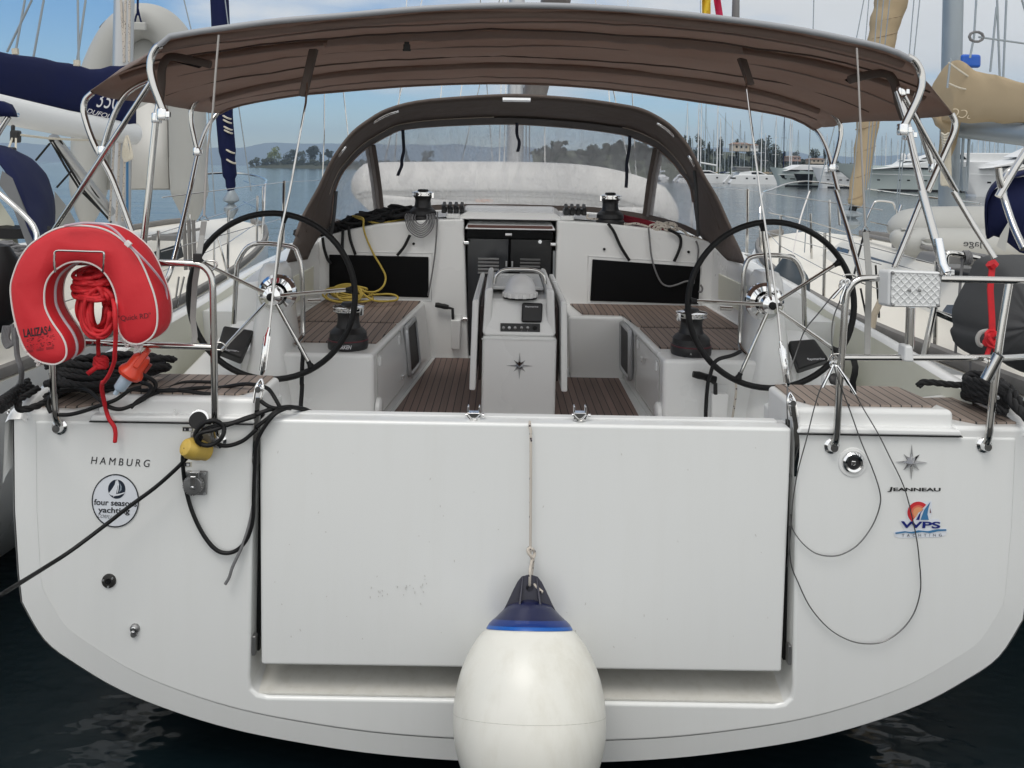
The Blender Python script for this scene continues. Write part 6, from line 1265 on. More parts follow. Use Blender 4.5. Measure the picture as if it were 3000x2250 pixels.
tag(b.build('flecked_sheet', fleck, None, sharp=2, loc=U(1850, 665, 2.9)), 'white rope with dark flecks bunched on the right of the cabin top', 'rope')
b = MB(); b.tube(cr(T('m2', [(1975, 1385, 1.0), (1900, 1420, .98), (1790, 1450, .97), (1740, 1500, .97), (1710, 1600, 1.0)], 0)+T('l2', [(1695, 50, 1.02), (1680, 200, 1.03), (1672, 388, 1.05)], 0), 5), .010, 8)
tag(b.build('winch_tail_line', blackrope, None, sharp=2, loc=U(2080, 1100, 1.0)), 'black line hanging by the right wheel next to the handle pocket', 'rope')
b = MB(); b.tube(cr(T('m1', [(375, 1340, 1.05), (405, 1400, 1.04), (400, 1500, 1.04), (395, 1652, 1.05)], 0)+T('l1', [(398, 100, 1.05), (385, 290, 1.0), (380, 320, .9)], 0), 5), .011, 8)
tag(b.build('winch_tail_line', blackrope, None, sharp=2, loc=U(885, 1100, 1.0)), 'black line hanging beside the left winch plinth', 'rope')
tag(MB().tube(cr(T('l2', [(1935, 60, 1.0), (1935, 150, 1.0), (1915, 300, 1.03), (1900, 388, 1.05)], 0), 4), .006, 8).build('flecked_tail', fleck, None, loc=U(2150, 1180, 1.0)), 'thin flecked line hanging right of the winch handle pocket', 'rope')
FL = empty('flag', U(2080, 20, 1.3), 'red and yellow flag above the bimini', 'flag')
fy = [[U(2050+i*3.5*1.6, y, 1.3+.03*sin(i*1.1+y*.1)) for i in range(9)] for y in (-60, -20, 20, 56)]
MB().grid([[U(2052+i*6, y, 1.3+.03*sin(i*1.1+y*.04)) for i in range(6)] for y in (-70, -30, 5, 30, 52)]).build('yellow_field', flagy, FL); MB().grid([[U(2080+i*7+max(0, (y+70))*.15, y, 1.31+.03*sin(i*1.1+y*.04)) for i in range(4)] for y in (-70, -30, 5, 30, 55)]).build('red_field', flagr, FL)
MB().tube([U(2057, 90, 1.3), U(2052, -120, 1.3)], .008, 8).build('staff', steel, FL)
MB().lathe([(.004, .2), (.02, .16), (.022, .02), (.024, -.1)], U(2155, 60, 1.4), n=10).build('aerial_base', hypdark, Y0); MB().tube([U(2150, 28, 1.4), U(2143, -60, 1.4)], .004, 6).build('aerial_whip', steel, Y0)
# ================================================================ neighbouring yachts
def loft_hull(name, cx, hb, y0, y1, zd, m, parent, sheer=.35, maxf=.35):
    rows = []
    for k in range(19):
        f = k/18; y = y0+(y1-y0)*f
        w = hb*((.82+.18*min(1, f/maxf)) if f < maxf else math.sqrt(max(0, 1-((f-maxf)/(1-maxf))**2.1)))+.012; z = zd+sheer*f*f
        rows.append([Vector((cx+s*w*q, y-(.0 if q > .9 else .15*(1-q)) if k == 18 else y, zz)) for s, q, zz in ((-1, 1, z), (-1, .97, z*.5), (-1, .80, .1), (-1, .35, -.35), (1, .35, -.35), (1, .80, .1), (1, .97, z*.5), (1, 1, z))])
    b = MB().grid(rows); b.f.append(tuple(range(8))); o = b.build(name, m, parent); deck = MB().grid([[r[0].lerp(r[7], q/6)+Vector((0, 0, .03*sin(pi*q/6))) for q in range(7)] for r in rows]); deck.build('deck', deckc, parent)
    return rows
def hullw(rows, y, s):
    for a, c in zip(rows, rows[1:]):
        if a[0].y <= y <= c[0].y: f = (y-a[0].y)/(c[0].y-a[0].y); return a[7 if s > 0 else 0].lerp(c[7 if s > 0 else 0], f)
    return rows[-1][7 if s > 0 else 0].copy()
# ---- left neighbour
N1 = empty('sailing_yacht', (-4.1, 4, 0), 'white sailing yacht moored on the left, with navy blue sail cover and sprayhood', 'yacht')
r1 = loft_hull('hull', -4.12, 1.50, -.6, 8.9, 1.22, gel, N1, .38)
MB().tube([hullw(r1, y, 1)+Vector((-.03, 0, .04)) for y in [i*.3-.5 for i in range(31)]], .028, 8, flat=1.4).build('toe_rail', tgrey, N1)
MB().tube([hullw(r1, y, -1)+Vector((.03, 0, .04)) for y in [i*.3-.5 for i in range(31)]], .028, 8, flat=1.4).build('toe_rail', tgrey, N1)
ca = [(-4.95, 1.6), (-3.25, 1.6), (-3.22, 4.2), (-3.5, 6.2), (-4.1, 6.8), (-4.7, 6.2), (-5.0, 4.2)]
MB().hexa([(-5.0, 1.4, 1.2), (-3.2, 1.4, 1.2), (-3.55, 6.6, 1.4), (-4.7, 6.6, 1.4)], [(-4.8, 1.5, 1.68), (-3.4, 1.5, 1.68), (-3.75, 6.2, 1.62), (-4.5, 6.2, 1.62)]).build('coachroof', deckc, N1, bevel=.06, seg=4)
MB().hexa([(-3.305, 3.9, 1.40), (-3.34, 3.9, 1.56), (-3.43, 5.3, 1.58), (-3.40, 5.3, 1.44)], [(-3.295, 3.9, 1.40), (-3.33, 3.9, 1.56), (-3.42, 5.3, 1.58), (-3.39, 5.3, 1.44)]).build('cabin_window', darkwin, N1)
MB().hexa([(-5.4, -.3, .9), (-2.9, -.3, .9), (-3.0, 1.5, .9), (-5.3, 1.5, .9)], [(-5.3, -.3, 1.5), (-3.0, -.3, 1.5), (-3.05, 1.5, 1.6), (-5.2, 1.5, 1.6)]).build('cockpit_coaming', gel, N1, bevel=.06)
MB().box((-3.38, 4.8, 1.70), (.03, 1.8, .03)).build('grab_rail', tgrey, N1, bevel=.01); MB().box(U(490, 695, 3.9), (.22, .14, .05)).build('deck_hatch', hypdark, N1, bevel=.01)
MB().tube([(-4.1, 5.4, 1.6), (-4.1, 5.4, 13)], .10, 16).build('mast', alu, N1)
MB().tube([U(396, 393, 5.2), U(200, 362, 4.3), U(0, 319, 3.4), U(-300, 250, 2.6)], [.085, .092, .092, .092], 14, flat=1.3).build('boom', whitept, N1)
def pl(x, tab):
    for (x0, y0), (x1, y1) in zip(tab, tab[1:]):
        if x <= x0 and x >= x1: return y0+(y1-y0)*(x0-x)/(x0-x1)
    return tab[-1][1]
rows = []
for i in range(22):                              # stowed sail under its cover
    px = 398-700*(i/21)**1.15; f = (398-px)/700
    yT = pl(px, [(400, 196), (380, 190), (330, 193), (285, 204), (225, 193), (150, 176), (100, 168), (60, 163), (0, 151), (-310, 90)])
    yB = pl(px, [(400, 392), (350, 368), (300, 356), (200, 334), (100, 307), (0, 288), (-310, 225)]); Yv = 5.2-2.6*f
    t_ = U(px, yT+2*sin(i*1.7), Yv); bb = U(px, yB, Yv); ring = []
    for k in range(16):
        a = 2*pi*k/16; h = (t_-bb); c = (t_+bb)/2; w = .17*(1-.3*sin(a))*(.3 if i == 0 else 1)
        ring.append(c+h*.5*math.copysign(abs(sin(a))**.75, sin(a))+Vector((cos(a)*w*.35, 0, 0))+Vector((0, -cos(a)*w, 0))+Vector((0, 0, .016*noise.noise((i*.8, k*.9, 0)))))
    rows.append(ring)
b = MB().grid(rows, True); b.f.append(tuple(range(16))); b.build('sail_cover', navy, N1, sharp=1.2)
MB().tube(cr([r[12]+Vector((-.0, -.02, 0)) for r in rows], 2), .006, 6).build('cover_hem', mat('hem_grey', (.3, .3, .34), .7), N1)
def near(px, py, Y): return U(px, py, Y)
# lettering on the cover, carried by the face turned to the aft quarter
e1 = (U(100, 300, 3.9)-U(390, 350, 5.15)); nn = Vector((e1.y, -e1.x, 0)).normalized()
if nn.y > 0: nn = -nn
nn = (nn*1.0+Vector((.55, -.9, 0))).normalized()
text('cover_lettering', '350', U(318, 293, 4.45), .16, lettw, N1, width=.20, shear=.2, bold=-.005, nrm=(.1, -1, 0), rot=-radians(7)); text('cover_lettering', 'DUFOUR', U(298, 335, 4.40), .045, lettw, N1, width=.27, shear=.3, nrm=(.1, -1, 0), rot=-radians(14))
text('boom_lettering', 'de', U(46, 333, 3.28), .045, inklb, N1, nrm=(.1, -1, 0), rot=-radians(6))
vg = T('t0', [(440, 1180, 4.2), (1030, 2000, 5.2)], 4); MB().tube(T('t0', [(460, 1190, 4.2), (700, 1500, 4.7), (960, 1840, 5.2)], 4), .048, 12).build('vang_strut', alu, N1)
for pts in ([(430, 1200, 4.15), (570, 1450, 4.5), (690, 1640, 4.8), (950, 1900, 5.15)], [(450, 1200, 4.15), (600, 1450, 4.5), (720, 1640, 4.8), (960, 1920, 5.15)], [(510, 1200, 4.2), (610, 1370, 4.5), (830, 1680, 4.9), (980, 1850, 5.2)], [(430, 1240, 4.15), (310, 1385, 4.2)], [(620, 1475, 4.4), (490, 1620, 4.4)]): MB().tube(T('t0', pts, 4), .010, 6).build('vang_line', blackrope, N1)
MB().box(T('t0', [(135, 1180)], 3.4)[0], (.07, .06, .10)).box(T('t0', [(112, 1110)], 3.4)[0], (.03, .03, .06)).box(T('t0', [(95, 1305)], 3.2)[0], (.07, .05, .06)).build('mainsheet_block', blackpl, N1, bevel=.015)
MB().tube(T('t0', [(110, 1180, 3.4), (70, 1300, 3.2)], 3), .008, 6).tube(T('t0', [(138, 1180, 3.4), (135, 1320, 3.2)], 3), .008, 6).tube(T('t0', [(170, 1165, 3.4), (420, 1195, 3.9), (700, 1210, 4.4), (960, 1205, 4.9)], 3), .010, 6).build('mainsheet', whiterope, N1)
b = MB()
for i in range(6): b.tube(cr(T('t0', [(1090, 1180, 4.9), (1070+i*6, 1250, 4.85), (1060+i*12, 1340, 4.85), (1085+i*8, 1395-i*4, 4.85), (1130+i*3, 1350, 4.85), (1120, 1230, 4.87), (1100, 1170, 4.9)], 4), 4), .009, 6)
b.build('hanging_line_coil', whiterope, N1)
b = MB()
for x in (985, 1035, 1080): b.tube([T('t0', [(x, 1230, 5.0)], 5)[0], T('m0', [(x-30+(x-1035)*.2, 260, 5.1)], 5)[0]], .011, 6)
for pts in ([(1045, 0), (1075, 540)], [(1085, 0), (1070, 540)], [(1120, 0), (1115, 540)]): b.tube(T('t0', pts, 5.25), .012, 6)
b.build('mast_halyards', fleck, N1)
MB().tube([T('t0', [(1100, 1180)], 5.2)[0], T('m0', [(1100, 330)], 5.2)[0]], .012, 6).build('blue_halyard', inklb, N1)
b = MB()
for pts in ([(215, 0), (130, 470)], [(275, 0), (60, 450)], [(378, 0), (290, 490)], [(672, 0), (680, 570)], [(740, 0), (660, 570)]): b.tube(T('t0', pts, 4.4), .010, 6)
b.tube([T('t0', [(1590, 0)], 6)[0], T('t0', [(1655, 270)], 6)[0], T('t0', [(1800, 950)], 6)[0], T('m0', [(1860, 200)], 6)[0]], .007, 6); b.tube([T('t0', [(1945, 0)], 7)[0], T('t0', [(2060, 900)], 7)[0], T('t0', [(2170, 1652)], 7)[0]], .007, 6)
b.build('rigging', greyal, N1)
b = MB()
for pts in ([(130, 420), (135, 470)], [(665, 520), (665, 570)]): b.tube(T('t0', pts, 4.35), .03, 6)
b.build('lazy_jack_tapes', whiterope, N1)
# sprayhood of the left yacht
def dome(cols, name, m, parent, th=.01):
    return solid(MB().grid(cols).build(name, m, parent, sharp=1.4), th)
aft = PP([(-330, 700, 1.3), (-300, 560, 1.3), (-190, 490, 1.3), (-70, 465, 1.3), (0, 482, 1.3), (45, 560, 1.2), (72, 640, 1.1), (98, 700, 1.0), (125, 750, .95)], 0)
fro = PP([(-220, 660, 2.5), (-200, 560, 2.4), (-110, 470, 2.3), (-20, 444, 2.2), (70, 462, 2.1), (125, 500, 2.0), (152, 560, 1.9), (160, 620, 1.8), (155, 690, 1.8)], 0)
aft = cr(aft, 4); fro = cr(fro, 4); rows = []
for j in range(8):
    f = j/7; rows.append([a.lerp(c, f)+Vector((0, 0, .06*sin(pi*f)+.012*noise.noise((i*.4, f*4, 5)))) for i, (a, c) in enumerate(zip(aft, fro))])
dome(rows, 'sprayhood', navy, N1)
q = PP([(0, 500, 1.25), (30, 522, 1.2), (60, 600, 1.1), (100, 690, 1.0), (118, 740, .98), (80, 740, 1.0), (50, 660, 1.1), (20, 580, 1.2), (-10, 540, 1.3)], 0); MB().add([p+Vector((0, .02, 0)) for p in q], [tuple(range(len(q)))]).build('grey_window_panel', hypdark, N1)
q = PP([(160, 560, 1.95), (200, 610, 2.3), (222, 650, 2.5), (160, 680, 2.2)], 0); MB().add(q, [tuple(range(len(q)))]).build('front_window_panel', hypalon, N1)
q = PP([(-200, 560, 1.5), (-20, 560, 1.5), (40, 650, 1.3), (60, 740, 1.2), (-200, 740, 1.4)], 0); MB().add(q, [tuple(range(len(q)))]).build('clear_panel', mat('yellowed_vinyl', (.36, .36, .29), .4), N1)
tt('sprayhood_tube', 'm0', [(-60, -20, 1.0), (0, 25, 1.0), (100, 110, .98), (200, 200, .95), (280, 290, .92), (315, 370, .9), (315, 430, .88)], 1, .014, steel, N1)
q = PP([(-60, 330, 1.6), (-40, 295, 1.6), (0, 295, 1.6), (25, 305, 1.6), (36, 325, 1.6), (40, 342, 1.6), (0, 340, 1.6), (-60, 345, 1.6)], 0); solid(MB().add(q, [tuple(range(len(q)))]).build('bimini_corner', navy, N1), .08)
tt('bimini_tube', 't0', [(75, 1010), (10, 1110), (-80, 1260)], 1.6, .016, steel, N1, k=0)
# rubber, ropes and rails of its cockpit at the left edge
b = MB(); rnd = random.Random(31)
for i in range(20):
    c = U(rnd.uniform(0, 60), rnd.uniform(718, 750), .9); b.tube([c+Vector((cos(a)*.05, sin(a)*.03, sin(a+i)*.02)) for a in (2*pi*k/9 for k in range(9))], .008, 6, True)
b.build('cockpit_rope_coils', greyrope, N1); MB().box(U(-5, 755, 1.0)+Vector((0, .3, -.02)), (.35, .5, .06)).build('cockpit_bench', whitept, N1, bevel=.02)
MB().hexa(PP([(-60, 668, 1.1), (70, 672, 1.1), (85, 700, 1.1), (-60, 700, 1.1)], 0), [p+Vector((0, .25, 0)) for p in PP([(-60, 668, 1.1), (70, 672, 1.1), (85, 700, 1.1), (-60, 700, 1.1)], 0)]).build('dark_locker', rubber, N1)
bf = MB().lathe([(.01, .20), (.04, .19), (.075, .13), (.085, .0), (.075, -.10), (.03, -.15), (.01, -.16)], U(-8, 860, .10), n=20)
o = bf.build('black_fender', rubber, None, loc=U(-8, 860, .10)); tag(o, 'black covered fender hanging behind the lifebuoy at the left edge', 'fender')
b = MB()
for i in range(5): b.tube(cr(PP([(12+i*5, 955, .0), (8+i*4, 990, .0), (20+i*4, 1018-i*3, .0), (38+i*2, 1000, .0), (35, 950, .0)], 0), 4), .006, 6)
b.tube(cr(PP([(45, 960, .0), (50, 1040, .0), (62, 1080, .0), (60, 1120, .05), (40, 1140, .1)], 0), 4), .010, 7)
tag(b.build('grey_fender_line', greyrope, None, loc=U(40, 1000, 0)), 'grey rope hanging below the black fender at the left edge', 'rope')
# stanchions and lifelines of the left yacht
for y in (1.2, 3.0, 4.8, 6.4, 7.6):
    p = hullw(r1, y, 1)+Vector((-.08, 0, 0)); MB().tube([p, p+Vector((0, 0, .62))], .013, 8).build('stanchion', steel, N1)
b = MB()
for z in (.30, .60): b.tube([hullw(r1, y, 1)+Vector((-.08, 0, z)) for y in (1.2, 3.0, 4.8, 6.4, 7.6, 8.6)], .004, 5)
for pts in ([(1590, 740), (1520, 1050)], [(1640, 200), (1650, 560)], [(1545, 740), (1500, 1050)], [(1885, 400), (1990, 810)], [(1850, 430), (1850, 650)]): b.tube(T('m0', pts, 3.2), .008, 6)
b.build('lifelines', steel, N1)
for x in (1600, 1640, 1680): MB().tube(T('m0', [(x-10, 250), (x+6, 680)], 3.1), .014, 6).build('shroud_cover', tgrey, N1)
pb = hullw(r1, 7.6, 1); MB().tube(cr([hullw(r1, 7.0, 1)+Vector((-.06, 0, 0)), hullw(r1, 7.2, 1)+Vector((-.06, 0, .62)), hullw(r1, 8.3, 1)+Vector((0, 0, .66)), Vector((-4.12, 9.0, 2.28)), hullw(r1, 8.3, -1)+Vector((0, 0, .66)), hullw(r1, 7.2, -1)+Vector((.06, 0, .6))], 6), .014, 8).build('pulpit', steel, N1)
# furled jib (navy)
MB().tube(cr([U(640, -60, 8.6), U(646, 60, 8.6), U(655, 300, 8.6), U(664, 420, 8.6), U(672, 500, 8.6), U(676, 545, 8.6), U(677, 580, 8.6)], 4), [.13]*9+[.12]*5+[.10]*4+[.07]*3+[.05]*4, 12).build('furled_jib', navy, N1)
b = MB()
for y in (340, 352, 372, 382, 440, 470): b.tube([U(662+(y-340)*.1+cos(a)*15, y+4*sin(a)+8*cos(a), 8.6-.13*sin(a)) for a in (2*pi*k/14 for k in range(15))], .014, 5)
b.build('sheet_wraps', whiterope, N1); MB().lathe([(.03, .25), (.05, .2), (.11, .1), (.11, .06), (.04, .02), (.10, -.04), (.10, -.08), (.03, -.2)], U(677, 600, 8.6), n=16).build('furler_drum', greyal, N1)
# hoisted dinghy behind the mast of the left yacht
D1 = empty('inflatable_dinghy', U(400, 650, 6.4), 'pale grey inflatable dinghy hoisted upright behind the left yacht\'s mast', 'dinghy')
td = cr(PP([(255, 655), (262, 520), (270, 330), (285, 240), (320, 150), (365, 85), (420, 62), (475, 80), (515, 130), (538, 200), (548, 330), (552, 500), (556, 560), (560, 650)], 6.4), 6)
rr_ = [.21]*len(td)
for i in range(len(rr_)):
    f = i/(len(rr_)-1)
    if f > .93: rr_[i] = .21*(1-(f-.93)/.075*.8)
    if f < .06: rr_[i] = .21*(.3+f/.06*.7)
MB().tube(td, rr_, 20).build('tube', hypalon, D1, sharp=2)
MB().tube([p+Vector((.17 if p.x > -3.6 else -.17, -.10, .06)) for p in td[28:66]], .02, 6).build('rubbing_strake', hypdark, D1)
q = PP([(290, 556), (285, 300), (310, 170), (360, 105), (420, 70), (470, 100), (515, 180), (535, 300), (535, 556)], 6.42); solid(MB().add(q, [tuple(range(len(q)))]).build('floor', hypalon, D1), .05)
q = PP([(385, 552), (385, 330), (440, 300), (490, 330), (495, 552)], 6.36); solid(MB().add(q, [tuple(range(len(q)))]).build('floor_panel', whyp, D1), .03)
MB().box(U(408, 78, 6.1), (.16, .05, .10)).build('bow_handle', hypalon, D1, bevel=.02); MB().tube(PP([(404, -10), (403, 45)], 6.1), .012, 6).tube(cr(PP([(403, 20), (412, 60), (418, 72), (395, 72), (401, 40)], 6.1), 3), .01, 6).build('hoisting_line', navy, D1)
# ---- right neighbour
N2 = empty('sailing_yacht', (4.7, 4, 0), 'white sailing yacht moored on the right, with beige sail cover and furled beige jib', 'yacht')
r2 = loft_hull('hull', 4.55, 1.95, -.7, 9.2, 1.20, gel, N2, .34)
for s in (1, -1): MB().tube([hullw(r2, y, s)+Vector((-s*.03, 0, .05)) for y in [i*.3-.5 for i in range(32)]], .034, 8, flat=1.5).build('toe_rail', tgrey, N2)
MB().tube([hullw(r2, y, -1)+Vector((-.02, 0, -.10)) for y in [i*.3-.5 for i in range(31)]], .03, 8).build('rubbing_band', gel, N2)
MB().hexa([(3.20, 1.6, 1.15), (5.9, 1.6, 1.15), (5.4, 7.0, 1.35), (3.75, 7.0, 1.35)], [(3.42, 1.7, 1.68), (5.7, 1.7, 1.68), (5.1, 6.6, 1.66), (3.98, 6.6, 1.66)]).build('coachroof', deckc, N2, bevel=.07, seg=4)
def cabwin(y0, y1, z0, z1):
    def f(y, z): k = (y-1.6)/5.4; kz = (z-1.2)/.47; x0 = 3.20+.55*k; x1 = 3.42+.56*k; return Vector((x0+(x1-x0)*kz-.012, y, z))
    a = [f(y0, z0), f(y1, z0), f(y1-.1, z1), f(y0+.22, z1)]; MB().hexa(a, [p+Vector((.02, 0, 0)) for p in a]).build('cabin_window', mat('blue_tinted_window', (.02, .03, .05), .12) if 'blue_tinted_window' not in MATS else MATS['blue_tinted_window'], N2)
cabwin(2.2, 3.4, 1.30, 1.56); cabwin(3.9, 5.6, 1.34, 1.56); cabwin(5.9, 6.6, 1.42, 1.56)
MB().tube([(3.55, 3.0, 1.76), (3.75, 4.4, 1.76), (4.0, 6.2, 1.73)], .025, 8).build('handrail', tgrey, N2)
for y in (3.1, 4.0, 5.0, 6.0): MB().box((3.56+.14*(y-3), y, 1.71), (.06, .12, .05)).build('handrail_foot', tgrey, N2)
MB().hexa([(2.9, -.4, 1.0), (6.3, -.4, 1.0), (6.1, 1.6, 1.0), (3.1, 1.6, 1.0)], [(3.1, -.4, 1.42), (6.1, -.4, 1.42), (5.9, 1.6, 1.5), (3.3, 1.6, 1.5)]).build('cockpit_coaming', gel, N2, bevel=.06)
MB().hexa([(3.35, 3.4, 1.7), (3.9, 3.4, 1.7), (3.9, 3.7, 1.7), (3.35, 3.7, 1.7)], [(3.4, 3.4, 1.78), (3.85, 3.4, 1.78), (3.85, 3.7, 1.78), (3.4, 3.7, 1.78)]).build('deck_hatch', hypdark, N2, bevel=.02)
MB().tube([(4.72, 5.7, 1.6), (4.78, 5.7, 13)], .098, 16, flat=1.2).build('mast', greyal, N2); MB().tube([U(2815, 372, 5.5), U(3000, 392, 4.6), U(3250, 415, 3.4)], .10, 14, flat=1.15).build('boom', greyal, N2)
rows = []
tops = [(2745, 350, 300), (2752, 232, 352), (2765, 205, 357), (2785, 182, 356), (2815, 180, 356), (2840, 200, 357), (2870, 213, 358), (2905, 216, 358), (2940, 228, 360), (3000, 242, 362), (3100, 262, 368), (3250, 290, 378)]
for i, (px, yT, yB) in enumerate(tops):
    Yv = 5.35-.0022*(px-2745)*1.5; t_ = U(px, min(yT, yB-6), Yv); bb = U(px, yB, Yv); ring = []
    for k in range(16):
        a = 2*pi*k/16; h = t_-bb; c = (t_+bb)/2; wd = .20 if i else .05
        ring.append(c+h*.5*sin(a)+Vector((cos(a)*.02, -cos(a)*wd*(1-.3*sin(a)), 0))+Vector((0, 0, .022*noise.noise((i*.9, k*.8, 2)))))
    rows.append(ring)
b = MB(); cols = list(zip(*rows)); sm = [cr(list(c), 3) for c in cols]; b.grid(list(zip(*sm)), True); b.f.append(tuple(range(16))); b.build('sail_cover', beige, N2, sharp=1.4)
text('cover_lettering', 'SCC', U(2818, 333, 5.0), .085, mat('beige_lettering', (.60, .52, .38), .8), N2, width=.22, shear=-.3, nrm=(-.1, -1, 0), rot=-radians(8), bold=-.01, flip=True)
b = MB(); b.tube(cr(T('t3', [(1560, 540), (1700, 640), (1850, 730), (2000, 790), (2212, 860)], 5.0), 4), .010, 6); b.tube(cr(T('t3', [(1560, 720), (1700, 770), (1900, 770), (2000, 775)], 5.0), 4), .009, 6)
b.tube(cr(T('t3', [(2000, 800), (1960, 880), (1960, 1000), (1990, 1025), (2015, 990), (2000, 900), (2010, 800)], 4.95), 4), .009, 6)
for i in range(4): c = T('t3', [(2010, 790)], 4.93)[0]; b.tube([c+Vector((cos(a+i)*.07, .02*sin(a), sin(a)*.05)) for a in (2*pi*k/9 for k in range(9))], .010, 5, True)
b.build('cover_lashing', whiterope, N2)
q = T('t3', [(1440, 1000), (1500, 1000), (1600, 1010), (1640, 1050), (1600, 1250), (1530, 1420), (1470, 1450), (1500, 1300), (1520, 1120), (1470, 1080)], 5.35); solid(MB().add(q, [tuple(range(len(q)))]).build('cover_apron', beige, N2), .12)
b = MB()
for i in range(8): b.tube(cr(T('t3', [(1530+i*6, 1180, 5.2), (1510+i*9, 1350, 5.2), (1495+i*12, 1550+i*6, 5.2), (1510+i*9, 1600, 5.2), (1545+i*3, 1540, 5.2), (1560, 1300, 5.2)], 5), 4), .011, 6)
for i in range(7): b.tube(cr(T('t3', [(1500+i*2, 1150+i*22, 5.15), (1530, 1168+i*22, 5.1), (1560, 1150+i*20, 5.15)], 5), 4), .011, 6)
b.build('halyard_coils', whiterope, N2)
MB().box(T('t3', [(1750, 528)], 5.3)[0], (.20, .06, .14)).build('blue_bottle', bluepl, N2, bevel=.03)
b = MB()
for pts in ([(1800, 0), (1780, 320), (1745, 500)], [(1820, 320), (2212, 375)], [(1980, 0), (2005, 740)], [(2060, 0), (2030, 740)], [(1975, 60), (1920, 620)], [(1578, 500), (1550, 760)], [(2195, 0), (2230, 120)]): b.tube(T('t3', pts, 5.0), .010, 6)
for pts in ([(1690, 1140), (1665, 1640)], [(1740, 1160), (1715, 1650)]): b.tube(T('t3', pts, 5.5), .014, 6)
b.tube([T('t3', [(1690, 1440, 5.4)], 5)[0], T('t3', [(1700, 1652, 5.4)], 5)[0]], .03, 6)
for px0, px1, Yv in ((2530, 2490, 7.6), (2555, 2528, 6), (2573, 2532, 6), (2592, 2538, 6.1), (2680, 2627, 5.8), (2662, 2622, 5.8)): b.tube([U(px0+20, -50, Yv), U(px1, 650, Yv)], .006, 5)
b.tube([U(2385, -20, 6), U(2382, 100, 6), U(2368, 560, 6), U(2357, 740, 6)], .006, 5); b.tube([U(2535, -20, 6), U(2508, 120, 6), U(2440, 390, 6), U(2380, 620, 6)], .006, 5)
b.build('shrouds_and_halyards', greyal, N2)
for i in range(4): c = T('t3', [(1800, 318)], 5.0)[0]
MB().tube([c+Vector((cos(a)*.07, 0, sin(a)*.05)) for a in (2*pi*k/10 for k in range(10))], .014, 6, True).build('lazy_jack_ring', greyrope, N2)
jib = cr(PP([(2625, -80), (2612, 0), (2595, 60), (2580, 130), (2555, 260), (2541, 370), (2530, 460), (2512, 560), (2502, 602)], 8.2), 4)
nj = len(jib); MB().tube([p+Vector((.006*sin(i*1.3), 0, 0)) for i, p in enumerate(jib)], [.235-.15*(i/nj) + .008*sin(i*1.7) for i in range(nj)], 14).build('furled_jib', beige, N2)
b = MB()
for i in range(8, nj-1, 3): c = jib[i]; rr0 = .24-.15*(i/nj); b.tube([c+Vector((cos(a)*rr0, sin(a)*rr0, .05*cos(a))) for a in (2*pi*k/14 for k in range(15))], .007, 4)
b.build('jib_seams', mat('jib_seam', (.33, .25, .16), .8), N2)
MB().tube([U(2502, 602, 8.2), U(2494, 626, 8.2)], .05, 10).build('jib_tack', rubber, N2); MB().lathe([(.05, .12), (.15, .08), (.15, .05), (.06, .02), (.13, -.03), (.13, -.07), (.05, -.14)], U(2492, 642, 8.2), n=18).build('furler_drum', greyal, N2)
MB().tube(cr([hullw(r2, 7.0, -1)+Vector((.06, 0, 0)), hullw(r2, 7.2, -1)+Vector((.06, 0, .66)), hullw(r2, 8.6, -1)+Vector((.05, 0, .68)), Vector((4.55, 9.35, 2.3)), hullw(r2, 8.6, 1)+Vector((0, 0, .68)), hullw(r2, 7.2, 1)+Vector((-.06, 0, .66))], 6), .014, 8).build('pulpit', steel, N2)
for x0, y0, x1, y1 in ((2430, 585, 2432, 715), (2455, 590, 2460, 660), (2375, 625, 2378, 785), (2640, 600, 2620, 660)): MB().tube([U(x0, y0, 6.6), U(x1, y1, 6.6)], .014, 8).build('stanchion', steel, N2)
tt('pulpit_gate', 'm3', [(840, 270), (900, 130), (945, 85), (1060, 95), (1090, 120), (1140, 260)], 7.6, .014, steel, N2, k=3)
for y in (2.2, 4.0, 5.6):
    p = hullw(r2, y, -1)+Vector((.10, 0, 0)); MB().tube([p, p+Vector((0, 0, .62))], .014, 8).build('stanchion', steel, N2)
b = MB()
for z in (.30, .60): b.tube([hullw(r2, y, -1)+Vector((.10, 0, z)) for y in (1.4, 2.2, 4.0, 5.6, 7.2)], .004, 5)
for pts in ([(0, 185), (360, 260), (820, 400), (1180, 470), (1650, 700)], [(880, 265), (1090, 310), (1260, 350)]): b.tube(T('m3', pts, 4.6), .005, 5)
b.build('lifelines', steel, N2)
tt('boathook', 'm3', [(1010, 870), (920, 1060), (900, 1180)], 2.2, .020, mat('pole_cream', (.5, .43, .33), .6), N2, k=0); tt('boathook_tip', 'm3', [(1340, 60), (1085, 660)], 1.5, .012, steel, N2, k=0)
b = MB()
for pts in ([(840, 330), (780, 560), (740, 740)], [(800, 840), (850, 1090)], [(930, 640), (960, 1060), (950, 1260)], [(905, 1180), (960, 1290)]): b.tube(T('m3', pts, 3.4), .008, 6)
b.build('rig_lines', blackrope, N2)
